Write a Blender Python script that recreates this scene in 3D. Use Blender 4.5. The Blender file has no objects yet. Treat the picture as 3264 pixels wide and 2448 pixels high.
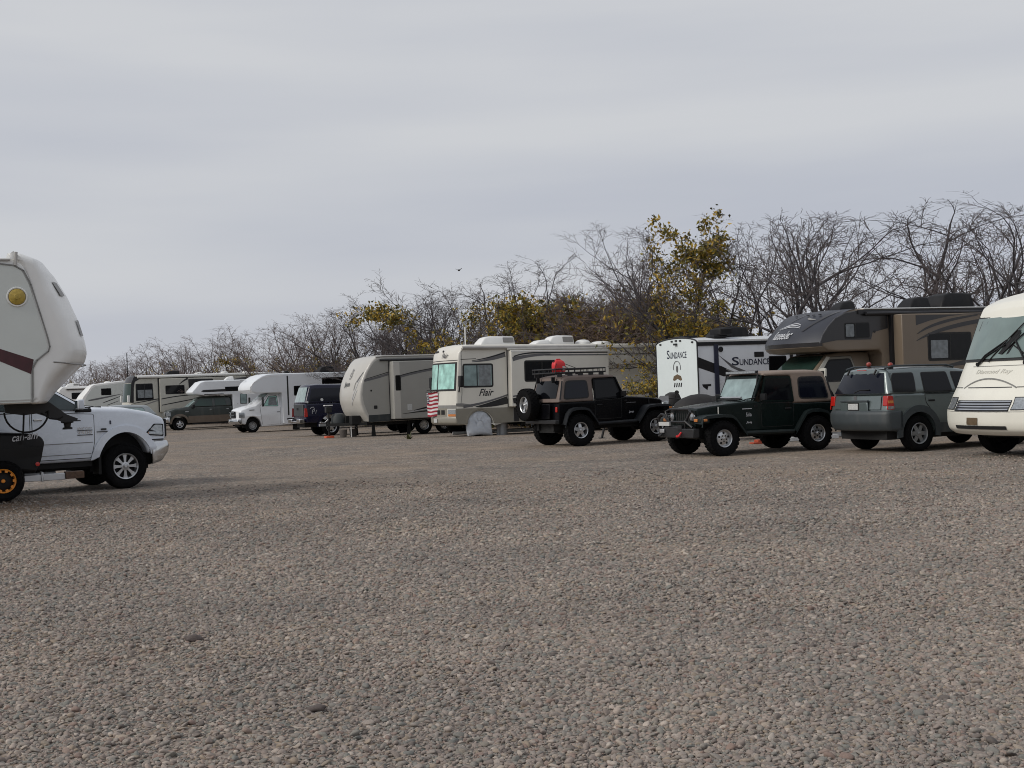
import bpy, bmesh, math, random
import numpy as np
from mathutils import Vector, Matrix, noise
from mathutils.geometry import tessellate_polygon
R = math.radians
sc = bpy.context.scene
col = sc.collection
pi = math.pi

# ------------------------------------------------------------- materials
def mat(name, c, rough=.5, metal=0., coat=0., var=.06, scale=6., bump=0., bscale=60., dirt=0., emit=None, spec=.5):
    m = bpy.data.materials.new(name); m.use_nodes = True
    nt = m.node_tree; b = nt.nodes['Principled BSDF']
    b.inputs['Roughness'].default_value = rough
    b.inputs['Metallic'].default_value = metal
    b.inputs['Coat Weight'].default_value = coat
    b.inputs['Coat Roughness'].default_value = .08
    b.inputs['Specular IOR Level'].default_value = spec
    c = tuple(c) + (1,)
    b.inputs['Base Color'].default_value = c
    if var:
        tc = nt.nodes.new('ShaderNodeTexCoord'); n = nt.nodes.new('ShaderNodeTexNoise')
        n.inputs['Scale'].default_value = scale; n.inputs['Detail'].default_value = 6
        nt.links.new(tc.outputs['Object'], n.inputs['Vector'])
        r = nt.nodes.new('ShaderNodeMapRange'); r.inputs['From Min'].default_value = .3; r.inputs['From Max'].default_value = .7
        r.inputs['To Min'].default_value = 1 - var; r.inputs['To Max'].default_value = 1 + var
        nt.links.new(n.outputs['Fac'], r.inputs['Value'])
        mx = nt.nodes.new('ShaderNodeMix'); mx.data_type = 'RGBA'; mx.blend_type = 'MULTIPLY'; mx.inputs['Factor'].default_value = 1
        mx.inputs['A'].default_value = c
        nt.links.new(r.outputs['Result'], mx.inputs['B'])
        out = mx.outputs['Result']
        if dirt:
            n2 = nt.nodes.new('ShaderNodeTexNoise'); n2.inputs['Scale'].default_value = 2.2; n2.inputs['Detail'].default_value = 8
            mp = nt.nodes.new('ShaderNodeMapping'); mp.inputs['Scale'].default_value = (1.6, 1.6, .5)
            nt.links.new(tc.outputs['Object'], mp.inputs['Vector']); nt.links.new(mp.outputs['Vector'], n2.inputs['Vector'])
            r2 = nt.nodes.new('ShaderNodeMapRange'); r2.inputs['From Min'].default_value = .52; r2.inputs['From Max'].default_value = .78
            r2.inputs['To Max'].default_value = dirt
            nt.links.new(n2.outputs['Fac'], r2.inputs['Value'])
            m2 = nt.nodes.new('ShaderNodeMix'); m2.data_type = 'RGBA'; m2.inputs['B'].default_value = (.26, .23, .195, 1)
            nt.links.new(r2.outputs['Result'], m2.inputs['Factor']); nt.links.new(out, m2.inputs['A']); out = m2.outputs['Result']
        nt.links.new(out, b.inputs['Base Color'])
        rr = nt.nodes.new('ShaderNodeMapRange'); rr.inputs['To Min'].default_value = max(.02, rough - .06); rr.inputs['To Max'].default_value = min(1, rough + .1)
        nt.links.new(n.outputs['Fac'], rr.inputs['Value']); nt.links.new(rr.outputs['Result'], b.inputs['Roughness'])
        if bump:
            n3 = nt.nodes.new('ShaderNodeTexNoise'); n3.inputs['Scale'].default_value = bscale; n3.inputs['Detail'].default_value = 4
            nt.links.new(tc.outputs['Object'], n3.inputs['Vector'])
            bp = nt.nodes.new('ShaderNodeBump'); bp.inputs['Strength'].default_value = bump; bp.inputs['Distance'].default_value = .02
            nt.links.new(n3.outputs['Fac'], bp.inputs['Height']); nt.links.new(bp.outputs['Normal'], b.inputs['Normal'])
    if emit:
        b.inputs['Emission Color'].default_value = c; b.inputs['Emission Strength'].default_value = emit
    return m
M = {}
def mk(k, *a, **kw): M[k] = mat(k, *a, **kw)
mk('tyre_rubber', (.0075, .0075, .008), .9, var=.3, scale=25, dirt=.03, spec=.08)
mk('black_plastic', (.007, .007, .008), .55, var=.2, scale=20, dirt=.05, spec=.3)
mk('black_metal', (.010, .010, .011), .45, var=.15)
mk('grey_plastic', (.03, .036, .038), .6, var=.15, dirt=.25)
mk('chassis_black', (.008, .008, .008), .8, var=.3)
mk('chrome', (.58, .59, .60), .10, 1., var=.05)
mk('alloy', (.55, .56, .57), .32, .85, var=.06)
mk('steel_wheel', (.33, .34, .35), .42, .7, var=.1)
mk('dark_glass', (.004, .0045, .006), .06, var=.05, spec=.22)
mk('blue_glass', (.006, .0075, .014), .08, var=.05, spec=.3)
mk('green_glass', (.018, .040, .032), .07, var=.1, scale=3)
mk('hardtop_brown', (.15, .115, .098), .62, var=.06, bump=.15, dirt=.06)
mk('cab_glass', (.030, .045, .050), .06, var=.3, scale=3)
mk('lamp_red_dark', (.30, .045, .03), .4, var=.1)
mk('block_orange', (.40, .07, .03), .6, var=.2)
mk('tinted_glass', (.17, .225, .215), .07, var=.12, scale=2)
mk('pale_glass', (.25, .33, .33), .10, var=.25, scale=4)
mk('teal_shade', (.36, .64, .57), .28, var=.38, scale=3, bump=.4, bscale=7)
mk('curtain', (.19, .21, .22), .5, var=.3, scale=9)
mk('white_paint', (.78, .80, .82), .28, coat=.6, var=.02, dirt=.06)
mk('ram_white', (.70, .75, .82), .25, coat=.8, var=.015, dirt=.03)
mk('white_fibreglass', (.78, .78, .755), .35, coat=.2, var=.04, scale=1.5, dirt=.10)
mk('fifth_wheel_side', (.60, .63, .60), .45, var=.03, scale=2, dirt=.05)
mk('cream', (.69, .67, .60), .38, coat=.2, var=.03, scale=2, dirt=.05)
mk('warm_cream', (.80, .785, .695), .33, coat=.3, var=.03, scale=2, dirt=.05)
mk('taupe', (.24, .225, .185), .4, coat=.2, var=.05, dirt=.1)
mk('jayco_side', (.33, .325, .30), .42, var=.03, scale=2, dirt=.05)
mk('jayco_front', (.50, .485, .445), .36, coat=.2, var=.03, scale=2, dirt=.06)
mk('trailer_white', (.75, .78, .81), .38, coat=.2, var=.02, scale=2, dirt=.04)
mk('rear_white', (.73, .80, .80), .38, coat=.2, var=.02, scale=2, dirt=.04)
mk('decal_black', (.013, .013, .015), .4, var=.1)
mk('decal_grey', (.12, .12, .125), .4, var=.1)
mk('decal_midgrey', (.22, .215, .205), .4, var=.1)
mk('decal_silver', (.52, .53, .55), .35, var=.05)
mk('decal_maroon', (.055, .012, .016), .4, var=.2, scale=9)
mk('decal_navy', (.022, .026, .05), .4, var=.1)
mk('decal_brown', (.13, .09, .05), .5, var=.2)
mk('faint_decal', (.60, .59, .53), .4, var=.1)
mk('seam_grey', (.20, .20, .19), .6, var=.1)
mk('rubber_seal', (.012, .012, .012), .6, var=.1)
mk('slate_cap', (.024, .027, .038), .46, coat=.08, var=.10, scale=2.5)
mk('motorhome_tan', (.185, .145, .105), .42, coat=.1, var=.04, scale=2, dirt=.05)
mk('motorhome_dark', (.018, .017, .019), .35, coat=.3, var=.1)
mk('motorhome_cream', (.50, .49, .43), .38, coat=.2, var=.03, scale=2)
mk('jeep_black', (.0035, .0036, .0048), .25, coat=.05, var=.1, spec=.1)
mk('jeep_green', (.0045, .0095, .0085), .25, coat=.08, var=.1, spec=.12)
mk('hardtop_tan', (.235, .18, .142), .62, var=.06, bump=.15, dirt=.12)
mk('flare_black', (.010, .012, .015), .6, var=.12, dirt=.03, spec=.3)
mk('flare_green', (.008, .014, .014), .5, var=.12, dirt=.03, spec=.3)
mk('suv_silver', (.135, .165, .165), .3, .4, coat=.7, var=.04, dirt=.08)
mk('cladding_grey', (.045, .055, .060), .55, var=.08, dirt=.15)
mk('pickup_green', (.022, .030, .026), .3, .2, coat=.6, var=.1, dirt=.10)
mk('pickup_tan', (.14, .11, .085), .35, .2, coat=.5, var=.08, dirt=.15)
mk('truck_blue', (.004, .005, .024), .25, coat=.35, var=.1, dirt=.015, spec=.3)
mk('car_silver', (.30, .33, .34), .3, .5, coat=.6, var=.04)
mk('lens_red', (.42, .015, .010), .2, coat=.4, var=.08, scale=30)
mk('lens_amber', (.55, .19, .04), .25, coat=.4, var=.08, scale=30)
mk('lens_clear', (.36, .385, .40), .14, .5, coat=.4, var=.25, scale=22)
mk('lens_yellow', (.42, .30, .055), .45, var=.25, scale=25)
mk('can_red', (.62, .022, .026), .45, var=.08)
mk('plastic_orange', (.62, .10, .035), .5, var=.1)
mk('beadlock_orange', (.72, .26, .03), .4, var=.08)
mk('fabric_white', (.56, .60, .65), .8, var=.06, bump=.5, bscale=12)
mk('flag_red', (.30, .014, .03), .8, var=.12)
mk('flag_white', (.64, .62, .62), .8, var=.06)
mk('flag_blue', (.016, .018, .05), .8, var=.15)
mk('cover_black', (.016, .015, .015), .7, var=.25, bump=.4, bscale=10)
mk('concrete', (.50, .50, .49), .85, var=.15, scale=10, bump=.3)
mk('wood', (.10, .06, .04), .8, var=.3, scale=20)
mk('bucket_grey', (.10, .085, .075), .6, var=.15)
mk('plate_white', (.50, .51, .50), .5, var=.2, scale=40)
mk('awning_grey', (.42, .41, .39), .5, var=.08)
mk('bark', (.060, .054, .058), .9, var=.35, scale=12, bump=.6, bscale=40)
mk('twig', (.098, .08, .078), .9, var=.3, scale=3)
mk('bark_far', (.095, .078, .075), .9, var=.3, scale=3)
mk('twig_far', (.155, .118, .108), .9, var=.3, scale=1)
mk('twig_brown', (.125, .088, .068), .9, var=.35, scale=2.)
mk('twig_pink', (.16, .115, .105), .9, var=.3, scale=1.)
mk('leaf_ochre', (.40, .26, .03), .6, var=.3, scale=2)
mk('leaf_olive', (.20, .165, .024), .6, var=.3, scale=2)
mk('leaf_dark', (.07, .07, .02), .6, var=.3, scale=2)
mk('weed', (.08, .10, .03), .7, var=.3)

# ------------------------------------------------------------- mesh builder
class MB:
    def __init__(s): s.v = []; s.f = []; s.m = []; s.k = 0
    def add(s, vs, fs):
        n = len(s.v); s.v += [tuple(v) for v in vs]
        s.f += [tuple(i + n for i in f) for f in fs]; s.m += [s.k] * len(fs); return s
    def box(s, x0, x1, y0, y1, z0, z1):
        return s.add([(x, y, z) for x in (x0, x1) for y in (y0, y1) for z in (z0, z1)],
                     [(0, 1, 3, 2), (4, 6, 7, 5), (0, 4, 5, 1), (2, 3, 7, 6), (0, 2, 6, 4), (1, 5, 7, 3)])
    def hull(s, bot, top):      # two rings with the same number of points
        n = len(bot); f = [tuple(range(n))[::-1], tuple(range(n, 2 * n))]
        f += [(i, (i + 1) % n, n + (i + 1) % n, n + i) for i in range(n)]
        return s.add(list(bot) + list(top), f)
    def prism(s, poly, a, b, ax='y'):
        g = (lambda p, t: (p[0], t, p[1])) if ax == 'y' else (lambda p, t: (t, p[0], p[1])) if ax == 'x' else (lambda p, t: (p[0], p[1], t))
        n = len(poly); tri = tessellate_polygon([[Vector((p[0], p[1], 0)) for p in poly]])
        f = [tuple(t) for t in tri] + [tuple(i + n for i in t)[::-1] for t in tri]
        f += [(i, (i + 1) % n, n + (i + 1) % n, n + i) for i in range(n)]
        return s.add([g(p, a) for p in poly] + [g(p, b) for p in poly], f)
    def tube(s, pts, r, n=8, cap=True):
        pts = [Vector(p) for p in pts]; k = len(pts); rs = r if isinstance(r, (list, tuple)) else [r] * k
        d0 = (pts[1] - pts[0]).normalized(); u = d0.orthogonal().normalized(); vs = []
        for i, p in enumerate(pts):
            d = (pts[min(i + 1, k - 1)] - pts[max(i - 1, 0)])
            if d.length < 1e-9: d = d0
            d.normalize(); u = (u - d * u.dot(d))
            if u.length < 1e-6: u = d.orthogonal()
            u.normalize(); w = d.cross(u)
            vs += [p + (u * math.cos(2 * pi * j / n) + w * math.sin(2 * pi * j / n)) * rs[i] for j in range(n)]
        fs = [(i * n + j, i * n + (j + 1) % n, (i + 1) * n + (j + 1) % n, (i + 1) * n + j) for i in range(k - 1) for j in range(n)]
        if cap: fs += [tuple(range(n))[::-1], tuple(range((k - 1) * n, k * n))]
        return s.add(vs, fs)
    def lathe(s, prof, n=24, c=(0, 0, 0), ax='y', cap=True):     # prof: (along axis, radius)
        vs = []
        for a, r in prof:
            for j in range(n):
                t = 2 * pi * j / n; p, q = r * math.cos(t), r * math.sin(t)
                vs.append((c[0] + p, c[1] + a, c[2] + q) if ax == 'y' else (c[0] + a, c[1] + p, c[2] + q) if ax == 'x' else (c[0] + p, c[1] + q, c[2] + a))
        k = len(prof)
        fs = [(i * n + j, i * n + (j + 1) % n, (i + 1) * n + (j + 1) % n, (i + 1) * n + j) for i in range(k - 1) for j in range(n)]
        if cap: fs += [tuple(range(n)), tuple(range((k - 1) * n, k * n))]
        return s.add(vs, fs)
    def quadstrip(s, A, B):
        n = len(A); return s.add(list(A) + list(B), [(i, i + 1, n + i + 1, n + i) for i in range(n - 1)])
    def obj(s, name, mats, parent=None, bevel=0., seg=2, sharp=35, weld=0., fix=True):
        me = bpy.data.meshes.new(name); me.from_pydata(s.v, [], s.f)
        if isinstance(mats, str): mats = [mats]
        for k in mats: me.materials.append(M[k])
        if len(mats) > 1: me.polygons.foreach_set('material_index', s.m)
        if fix or weld:
            bm = bmesh.new(); bm.from_mesh(me)
            if weld: bmesh.ops.remove_doubles(bm, verts=bm.verts, dist=weld)
            if fix: bmesh.ops.recalc_face_normals(bm, faces=bm.faces)
            bm.to_mesh(me); bm.free()
        me.polygons.foreach_set('use_smooth', [True] * len(me.polygons))
        try: me.set_sharp_from_angle(angle=R(sharp))
        except Exception: pass
        o = bpy.data.objects.new(name, me); col.objects.link(o)
        if parent: o.parent = parent
        if bevel:
            b = o.modifiers.new('bevel', 'BEVEL'); b.width = bevel; b.segments = seg; b.limit_method = 'ANGLE'; b.angle_limit = R(30)
        return o

def thing(name, label, cat, loc, head=0, group=None, pitch=0.):
    o = bpy.data.objects.new(name, None); col.objects.link(o); o.empty_display_size = .3
    o.location = loc; o.rotation_euler = (0, pitch, R(head)); o['label'] = label; o['category'] = cat
    if group: o['group'] = group
    return o
def tag(o, label, cat, group=None):
    o['label'] = label; o['category'] = cat
    if group: o['group'] = group
    return o

# ------------------------------------------------------------- 2-D helpers
def arc(cx, cz, r, a0, a1, n=12, rz=None):
    rz = rz or r
    return [(cx + r * math.cos(R(a0 + (a1 - a0) * i / n)), cz + rz * math.sin(R(a0 + (a1 - a0) * i / n))) for i in range(n + 1)]
def rpoly(pts, r, n=3):
    out = []; k = len(pts)
    for i in range(k):
        p = Vector(pts[i]); a = Vector(pts[i - 1]) - p; b = Vector(pts[(i + 1) % k]) - p
        rr = min(r, a.length * .45, b.length * .45); a.normalize(); b.normalize()
        p0 = p + a * rr; p1 = p + b * rr
        for j in range(n + 1):
            t = j / n; q = p0 * (1 - t) ** 2 + p * 2 * t * (1 - t) + p1 * t * t; out.append((q.x, q.y))
    return out
def rrect(x0, x1, z0, z1, r=.06, n=3): return rpoly([(x0, z0), (x1, z0), (x1, z1), (x0, z1)], r, n)
def area2(p): return sum(p[i - 1][0] * p[i][1] - p[i][0] * p[i - 1][1] for i in range(len(p)))
def offset(poly, d):            # d>0 shrinks
    s = 1 if area2(poly) > 0 else -1; n = len(poly); out = []
    for i in range(n):
        a = Vector(poly[i - 1]); p = Vector(poly[i]); b = Vector(poly[(i + 1) % n])
        e0 = p - a; e1 = b - p
        if e0.length < 1e-9: e0 = e1
        if e1.length < 1e-9: e1 = e0
        n0 = Vector((-e0.y, e0.x)).normalized() * s; n1 = Vector((-e1.y, e1.x)).normalized() * s
        m = n0 + n1
        if m.length < .2: m = n0
        m.normalize(); k = 1 / max(.5, m.dot(n0)); q = p + m * d * k; out.append((q.x, q.y))
    return out
def cutpoly(poly, xc=(), zc=()):
    out = []; n = len(poly)
    for i in range(n):
        a, b = poly[i], poly[(i + 1) % n]; ts = [0.]
        for x in xc:
            if (a[0] - x) * (b[0] - x) < -1e-9: ts.append((x - a[0]) / (b[0] - a[0]))
        for z in zc:
            if (a[1] - z) * (b[1] - z) < -1e-9: ts.append((z - a[1]) / (b[1] - a[1]))
        for t in sorted(ts): out.append((a[0] + (b[0] - a[0]) * t, a[1] + (b[1] - a[1]) * t))
    return out
def sheet(poly, xc=(), zc=()):
    bm = bmesh.new(); vs = [bm.verts.new((x, 0, z)) for x, z in poly]
    for t in tessellate_polygon([[Vector((x, z, 0)) for x, z in poly]]):
        try: bm.faces.new([vs[i] for i in t])
        except ValueError: pass
    for x in xc: bmesh.ops.bisect_plane(bm, geom=bm.verts[:] + bm.edges[:] + bm.faces[:], plane_co=(x, 0, 0), plane_no=(1, 0, 0), dist=1e-5)
    for z in zc: bmesh.ops.bisect_plane(bm, geom=bm.verts[:] + bm.edges[:] + bm.faces[:], plane_co=(0, 0, z), plane_no=(0, 0, 1), dist=1e-5)
    bm.verts.index_update(); v = [(q.co.x, q.co.z) for q in bm.verts]; f = [tuple(q.index for q in a.verts) for a in bm.faces]; bm.free()
    return v, f
def lerp(tab):
    def fn(t):
        if t <= tab[0][0]: return tab[0][1]
        for (a, u), (b, w) in zip(tab, tab[1:]):
            if t <= b: return u + (w - u) * (t - a) / (b - a)
        return tab[-1][1]
    return fn

class Form:
    """a body form: half width hw(x,z), bulge of nose/tail fb(x,z), roof crown cr(x,z)"""
    def __init__(s, hw, fb=None, cr=None, xc=(), zc=()):
        s.hw = hw if callable(hw) else (lambda x, z, h=hw: h); s.fb = fb; s.cr = cr; s.xc = list(xc); s.zc = list(zc)
    def P(s, x, f, z):
        y = f * s.hw(x, z); g = min(1, f * f)
        return (x + (s.fb(x, z) * g if s.fb else 0), y, z + (s.cr(x, z) * (1 - g) if s.cr else 0))
    def inv(s, x, z):          # centre-line x that ends up at side x
        if not s.fb: return x
        q = x
        for _ in range(40): q = .5 * q + .5 * (x - s.fb(q, z))
        return q
    def shell(s, mb, poly, r=.06, nr=4, mid=6):
        poly = cutpoly(poly, s.xc, s.zc); n = len(poly); rings = []
        def ring(off, dy, sg):
            q = offset(poly, off) if off > 1e-6 else poly
            return [s.P(x, sg * (1 - dy / s.hw(x, z)), z) for x, z in q]
        th = [pi / 2 * i / nr for i in range(nr + 1)]
        left = [(r * (1 - math.cos(t)), r * (1 - math.sin(t))) for t in th]
        for o_, d_ in reversed(left): rings.append(ring(o_, d_, -1))
        for k in range(1, mid):
            f = -1 + 2 * k / mid; rings.append([s.P(x, f * (1 - r / s.hw(x, z)), z) for x, z in poly])
        for o_, d_ in left: rings.append(ring(o_, d_, 1))
        mb.add([v for q in rings for v in q], [(k * n + i, k * n + (i + 1) % n, (k + 1) * n + (i + 1) % n, (k + 1) * n + i) for k in range(len(rings) - 1) for i in range(n)])
        q = offset(poly, r); v, f = sheet(q, s.xc, s.zc)
        for sg in (-1, 1): mb.add([s.P(x, sg, z) for x, z in v], f)
        return mb
    def panel(s, mb, poly, side, off=.004, th=.02):
        poly = cutpoly(poly, s.xc, s.zc); v, f = sheet(poly, s.xc, s.zc)
        def g(x, z, o_):
            q = s.inv(x, z); y = side * (s.hw(q, z) + o_); p = s.P(q, side, z); return (p[0], y, p[2])
        mb.add([g(x, z, off) for x, z in v], f)
        n = len(poly); mb.add([g(x, z, off) for x, z in poly] + [g(x, z, off - th) for x, z in poly], [(i, (i + 1) % n, n + (i + 1) % n, n + i) for i in range(n)])
        return mb
    def line(s, mb, pts, w, side, off=.004, th=.01):
        for a, b in zip(pts, pts[1:]):
            a = Vector(a); b = Vector(b); d = (b - a)
            if d.length < 1e-6: continue
            d.normalize(); q = Vector((-d.y, d.x)) * w / 2; e = d * w * .3
            s.panel(mb, [tuple(a - q - e), tuple(b - q + e), tuple(b + q + e), tuple(a + q - e)], side, off, th)
        return mb
    def span(s, mb, path, f0, f1, n=10, off=.006):
        k = len(path); g = []
        for i, (x, z) in enumerate(path):
            a = path[max(i - 1, 0)]; b = path[min(i + 1, k - 1)]; t = Vector((b[0] - a[0], b[1] - a[1])).normalized()
            for j in range(n + 1):
                p = s.P(x, f0 + (f1 - f0) * j / n, z); g.append((p[0] + t.y * off, p[1], p[2] - t.x * off))
        mb.add(g, [(i * (n + 1) + j, i * (n + 1) + j + 1, (i + 1) * (n + 1) + j + 1, (i + 1) * (n + 1) + j) for i in range(k - 1) for j in range(n)])
        return mb
def swoosh(c0, c1, w0, w1, w2, n=14):
    """tapered band along a quadratic curve c0=(p0,ctrl,p1)"""
    top = []; bot = []
    for i in range(n + 1):
        t = i / n; p = [(1 - t) ** 2 * c0[k] + 2 * t * (1 - t) * c1[0][k] + t * t * c1[1][k] for k in (0, 1)]
        d = Vector([2 * (1 - t) * (c1[0][k] - c0[k]) + 2 * t * (c1[1][k] - c1[0][k]) for k in (0, 1)]).normalized()
        w = (1 - t) ** 2 * w0 + 2 * t * (1 - t) * w1 + t * t * w2
        top.append((p[0] - d.y * w / 2, p[1] + d.x * w / 2)); bot.append((p[0] + d.y * w / 2, p[1] - d.x * w / 2))
    return top + bot[::-1]
def text_mesh(body, width, height, shear=0., bold=0.):
    cu = bpy.data.curves.new('t', 'FONT'); cu.body = body; cu.shear = shear; cu.offset = bold; cu.resolution_u = 3
    o = bpy.data.objects.new('t', cu); col.objects.link(o); dg = bpy.context.evaluated_depsgraph_get()
    me = bpy.data.meshes.new_from_object(o.evaluated_get(dg)); bpy.data.objects.remove(o); bpy.data.curves.remove(cu)
    v = np.array([q.co[:2] for q in me.vertices]); f = [tuple(p.vertices) for p in me.polygons]; bpy.data.meshes.remove(me)
    v -= v.min(0); v *= np.array([width, height]) / v.max(0)
    return v.tolist(), f
def text(name, body, width, height, at, facing, parent, m, shear=0., bold=0., rise=0., fn=None):
    """facing: left, right, front, rear side of the vehicle; at = local 3-D point of the lower left corner as read"""
    v, f = text_mesh(body, width, height, shear, bold); mb = MB()
    D = {'left': (-1, 0), 'right': (1, 0), 'front': (0, 1), 'rear': (0, -1)}[facing]
    vs = [(at[0] + u * D[0], at[1] + u * D[1], at[2] + w + u * rise) for u, w in v] if fn is None else [fn(u, w) for u, w in v]
    return mb.add(vs, f).obj(name, m, parent, fix=False)

# ------------------------------------------------------------- wheels
def wheel(parent, x, y, r, w=.25, style='steel', side=1, rr=.55, lugs=False, rim='alloy', spare=False):
    """tyre with rim; the outer face points to side*y"""
    mb = MB(); c = (x, y, r) if not spare else (x, y, spare); ri = r * rr
    h = w / 2; s = side
    prof = [(-h * .75, ri * .96), (-h, ri * 1.15), (-h, r * .86), (-h * .86, r * .965), (-h * .6, r * .995), (0, r), (h * .6, r * .995), (h * .86, r * .965), (h, r * .86), (h * .98, ri * 1.25), (h * .8, ri * 1.02), (h * .72, ri * .96)]
    mb.lathe([(a * s, q) for a, q in prof], 40, c, cap=False)
    nl = 26 if lugs else 44; lh = .022 if lugs else .006
    for k in range(nl):
        t = 2 * pi * k / nl
        for a0, a1, dt in ((-1.02, -.52, 0), (-.45, .05, .5), (.0, .47, 0), (.52, 1.02, .5)):
            tt = t + dt * 2 * pi / nl; dw = pi / nl * .62; vs = []
            for q in (r * .93, r * 1.0 + lh * .35):
                for aa, da in ((a0, -dw), (a1, -dw), (a1, dw), (a0, dw)):
                    edge = abs(aa) > .9; rad = q - (.03 if edge and q > r * .95 else 0) * (1 if not lugs else .5)
                    vs.append((c[0] + rad * math.cos(tt + da), c[1] + aa * h, c[2] + rad * math.sin(tt + da)))
            mb.add(vs, [(0, 1, 2, 3), (4, 5, 6, 7), (0, 1, 5, 4), (1, 2, 6, 5), (2, 3, 7, 6), (3, 0, 4, 7)])
    if spare: o = mb.obj('spare_wheel', 'tyre_rubber', parent, sharp=30)
    else: o = mb.obj('wheel', 'tyre_rubber', parent, sharp=30)
    # rim
    m = MB(); R0 = ri * 1.02
    m.k = 1; m.lathe([(s * h * .05, R0 * .97), (s * h * .12, R0 * .5), (s * h * .12, .01)], 28, c)       # dark back
    m.k = 0
    m.lathe([(s * h * .1, R0 * .99), (s * h * .86, R0), (s * h * .92, R0 * .97), (s * h * .84, R0 * .90), (s * h * .45, R0 * .87), (s * h * .12, R0 * .86)], 36, c, cap=False)
    def spoke(t, r0, r1, w0, w1, d0, d1, th=.02):
        vs = []
        for dd in (0, -th):
            for rr_, ww in ((r0, -w0), (r1, -w1), (r1, w1), (r0, w0)):
                dep = d0 if rr_ == r0 else d1
                px, pz = rr_ * math.cos(t) - ww * math.sin(t), rr_ * math.sin(t) + ww * math.cos(t)
                vs.append((c[0] + px, c[1] + s * (h * dep + dd), c[2] + pz))
        m.add(vs, [(0, 1, 2, 3), (4, 5, 6, 7), (0, 1, 5, 4), (1, 2, 6, 5), (2, 3, 7, 6), (3, 0, 4, 7)])
    if style == 'holes':        # dished alloy face with five large and five small round holes
        m.lathe([(s * h * .40, R0 * .9), (s * h * .62, R0 * .62), (s * h * .66, R0 * .3), (s * h * .66, .01)], 36, c)
        m.k = 1
        for k in range(5):
            for rad, q, dt in ((.60, .135, 0), (.33, .085, pi / 5)):
                t = 2 * pi * k / 5 + pi / 2 + dt; cx, cz = c[0] + R0 * rad * math.cos(t), c[2] + R0 * rad * math.sin(t)
                m.lathe([(s * h * .5, R0 * q), (s * h * (.68 if rad < .5 else .655), R0 * q), (s * h * (.68 if rad < .5 else .655), .002)], 12, (cx, c[1], cz))
        m.k = 0
    elif style == 'five':
        for k in range(5): spoke(2 * pi * k / 5 + pi / 2, R0 * .15, R0 * .92, R0 * .24, R0 * .17, .55, .35)
        m.lathe([(s * h * .3, R0 * .38), (s * h * .62, R0 * .34), (s * h * .62, R0 * .2), (s * h * .8, R0 * .15), (s * h * .8, .01)], 20, c)
    elif style == 'eight':
        for k in range(8):
            t = 2 * pi * k / 8
            for q in (-.085, .085): spoke(t + q, R0 * .25, R0 * .93, R0 * .05, R0 * .055, .62, .6)
            spoke(t, R0 * .74, R0 * .93, R0 * .14, R0 * .17, .58, .6)
        m.lathe([(s * h * .3, R0 * .34), (s * h * .68, R0 * .32), (s * h * .72, R0 * .2), (s * h * .8, R0 * .16), (s * h * .8, .01)], 20, c)
    elif style == 'six':
        for k in range(6): spoke(2 * pi * k / 6, R0 * .2, R0 * .92, R0 * .2, R0 * .17, .6, .5)
        m.lathe([(s * h * .3, R0 * .36), (s * h * .66, R0 * .33), (s * h * .7, .01)], 20, c)
    elif style == 'beadlock':
        for k in range(10): spoke(2 * pi * k / 10, R0 * .72, R0 * .9, R0 * .10, R0 * .14, .86, .86)
        m.k = 1; m.lathe([(s * h * .3, R0 * .72), (s * h * .5, R0 * .5), (s * h * .6, .01)], 24, c); m.k = 0
    else:                       # pressed steel with slots
        m.lathe([(s * h * .2, R0 * .88), (s * h * .52, R0 * .72), (s * h * .58, R0 * .45), (s * h * .5, R0 * .34), (s * h * .5, .01)], 28, c)
        m.k = 1
        for k in range(8):
            t = 2 * pi * k / 8; m.lathe([(s * h * .4, R0 * .075), (s * h * .60, R0 * .075), (s * h * .60, .002)], 8, (c[0] + R0 * .58 * math.cos(t), c[1], c[2] + R0 * .58 * math.sin(t)))
        m.k = 0
    q = m.obj('rim', [rim, 'chassis_black'], o, sharp=30)
    hc = MB(); hc.lathe([(s * h * .5, R0 * .17), (s * h * .84, R0 * .15), (s * h * .9, R0 * .1), (s * h * .9, .003)], 16, c).obj('hub_cap', rim, o)
    return o
def arch_gap(mb, x, z, r, y0, y1):      # dark liner behind a wheel opening
    mb.prism(arc(x, z, r, -12, 192, 16) , y0, y1)
def door(F, parent, poly, side, m, handle=None, seal=.012, hm='black_plastic', r=.03, label=None):
    p = rpoly(poly, r); mb = MB(); F.panel(mb, offset(p, -seal * .6), side, .002, .01); mb.k = 1
    F.panel(mb, offset(p, seal * .4), side, .006, .008)
    o = mb.obj('door', ['rubber_seal', m], parent)
    if handle:
        h = MB(); x, z = handle; yy = side * (F.hw(x, z) + .03)
        h.box(x - .08, x + .08, min(yy, yy - side * .04), max(yy, yy - side * .04), z - .018, z + .018).obj('handle', hm, o, bevel=.01)
    return o
def window(F, parent, poly, side, glass='dark_glass', frame=.03, off=.006, fm='rubber_seal', r=.06, mull=None, curtain=None):
    p = rpoly(poly, r); mb = MB(); F.panel(mb, p, side, off, .02)
    o = mb.obj('window', fm, parent)
    q = MB(); F.panel(q, offset(p, frame), side, off + .004, .008).obj('pane', glass, o)
    if mull:
        b = MB()
        for x in mull:
            z0 = min(t[1] for t in p) + frame * .8; z1 = max(t[1] for t in p) - frame * .8
            F.panel(b, [(x - .018, z0), (x + .018, z0), (x + .018, z1), (x - .018, z1)], side, off + .009, .012)
        b.obj('frame_bar', fm, o)
    if curtain: q = MB(); F.panel(q, rpoly(curtain, .03), side, off + .007, .008).obj('curtain', 'curtain', o)
    return o
def part(name, m, parent, fn, **kw):
    mb = MB(); fn(mb); return mb.obj(name, m, parent, **kw)
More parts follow.
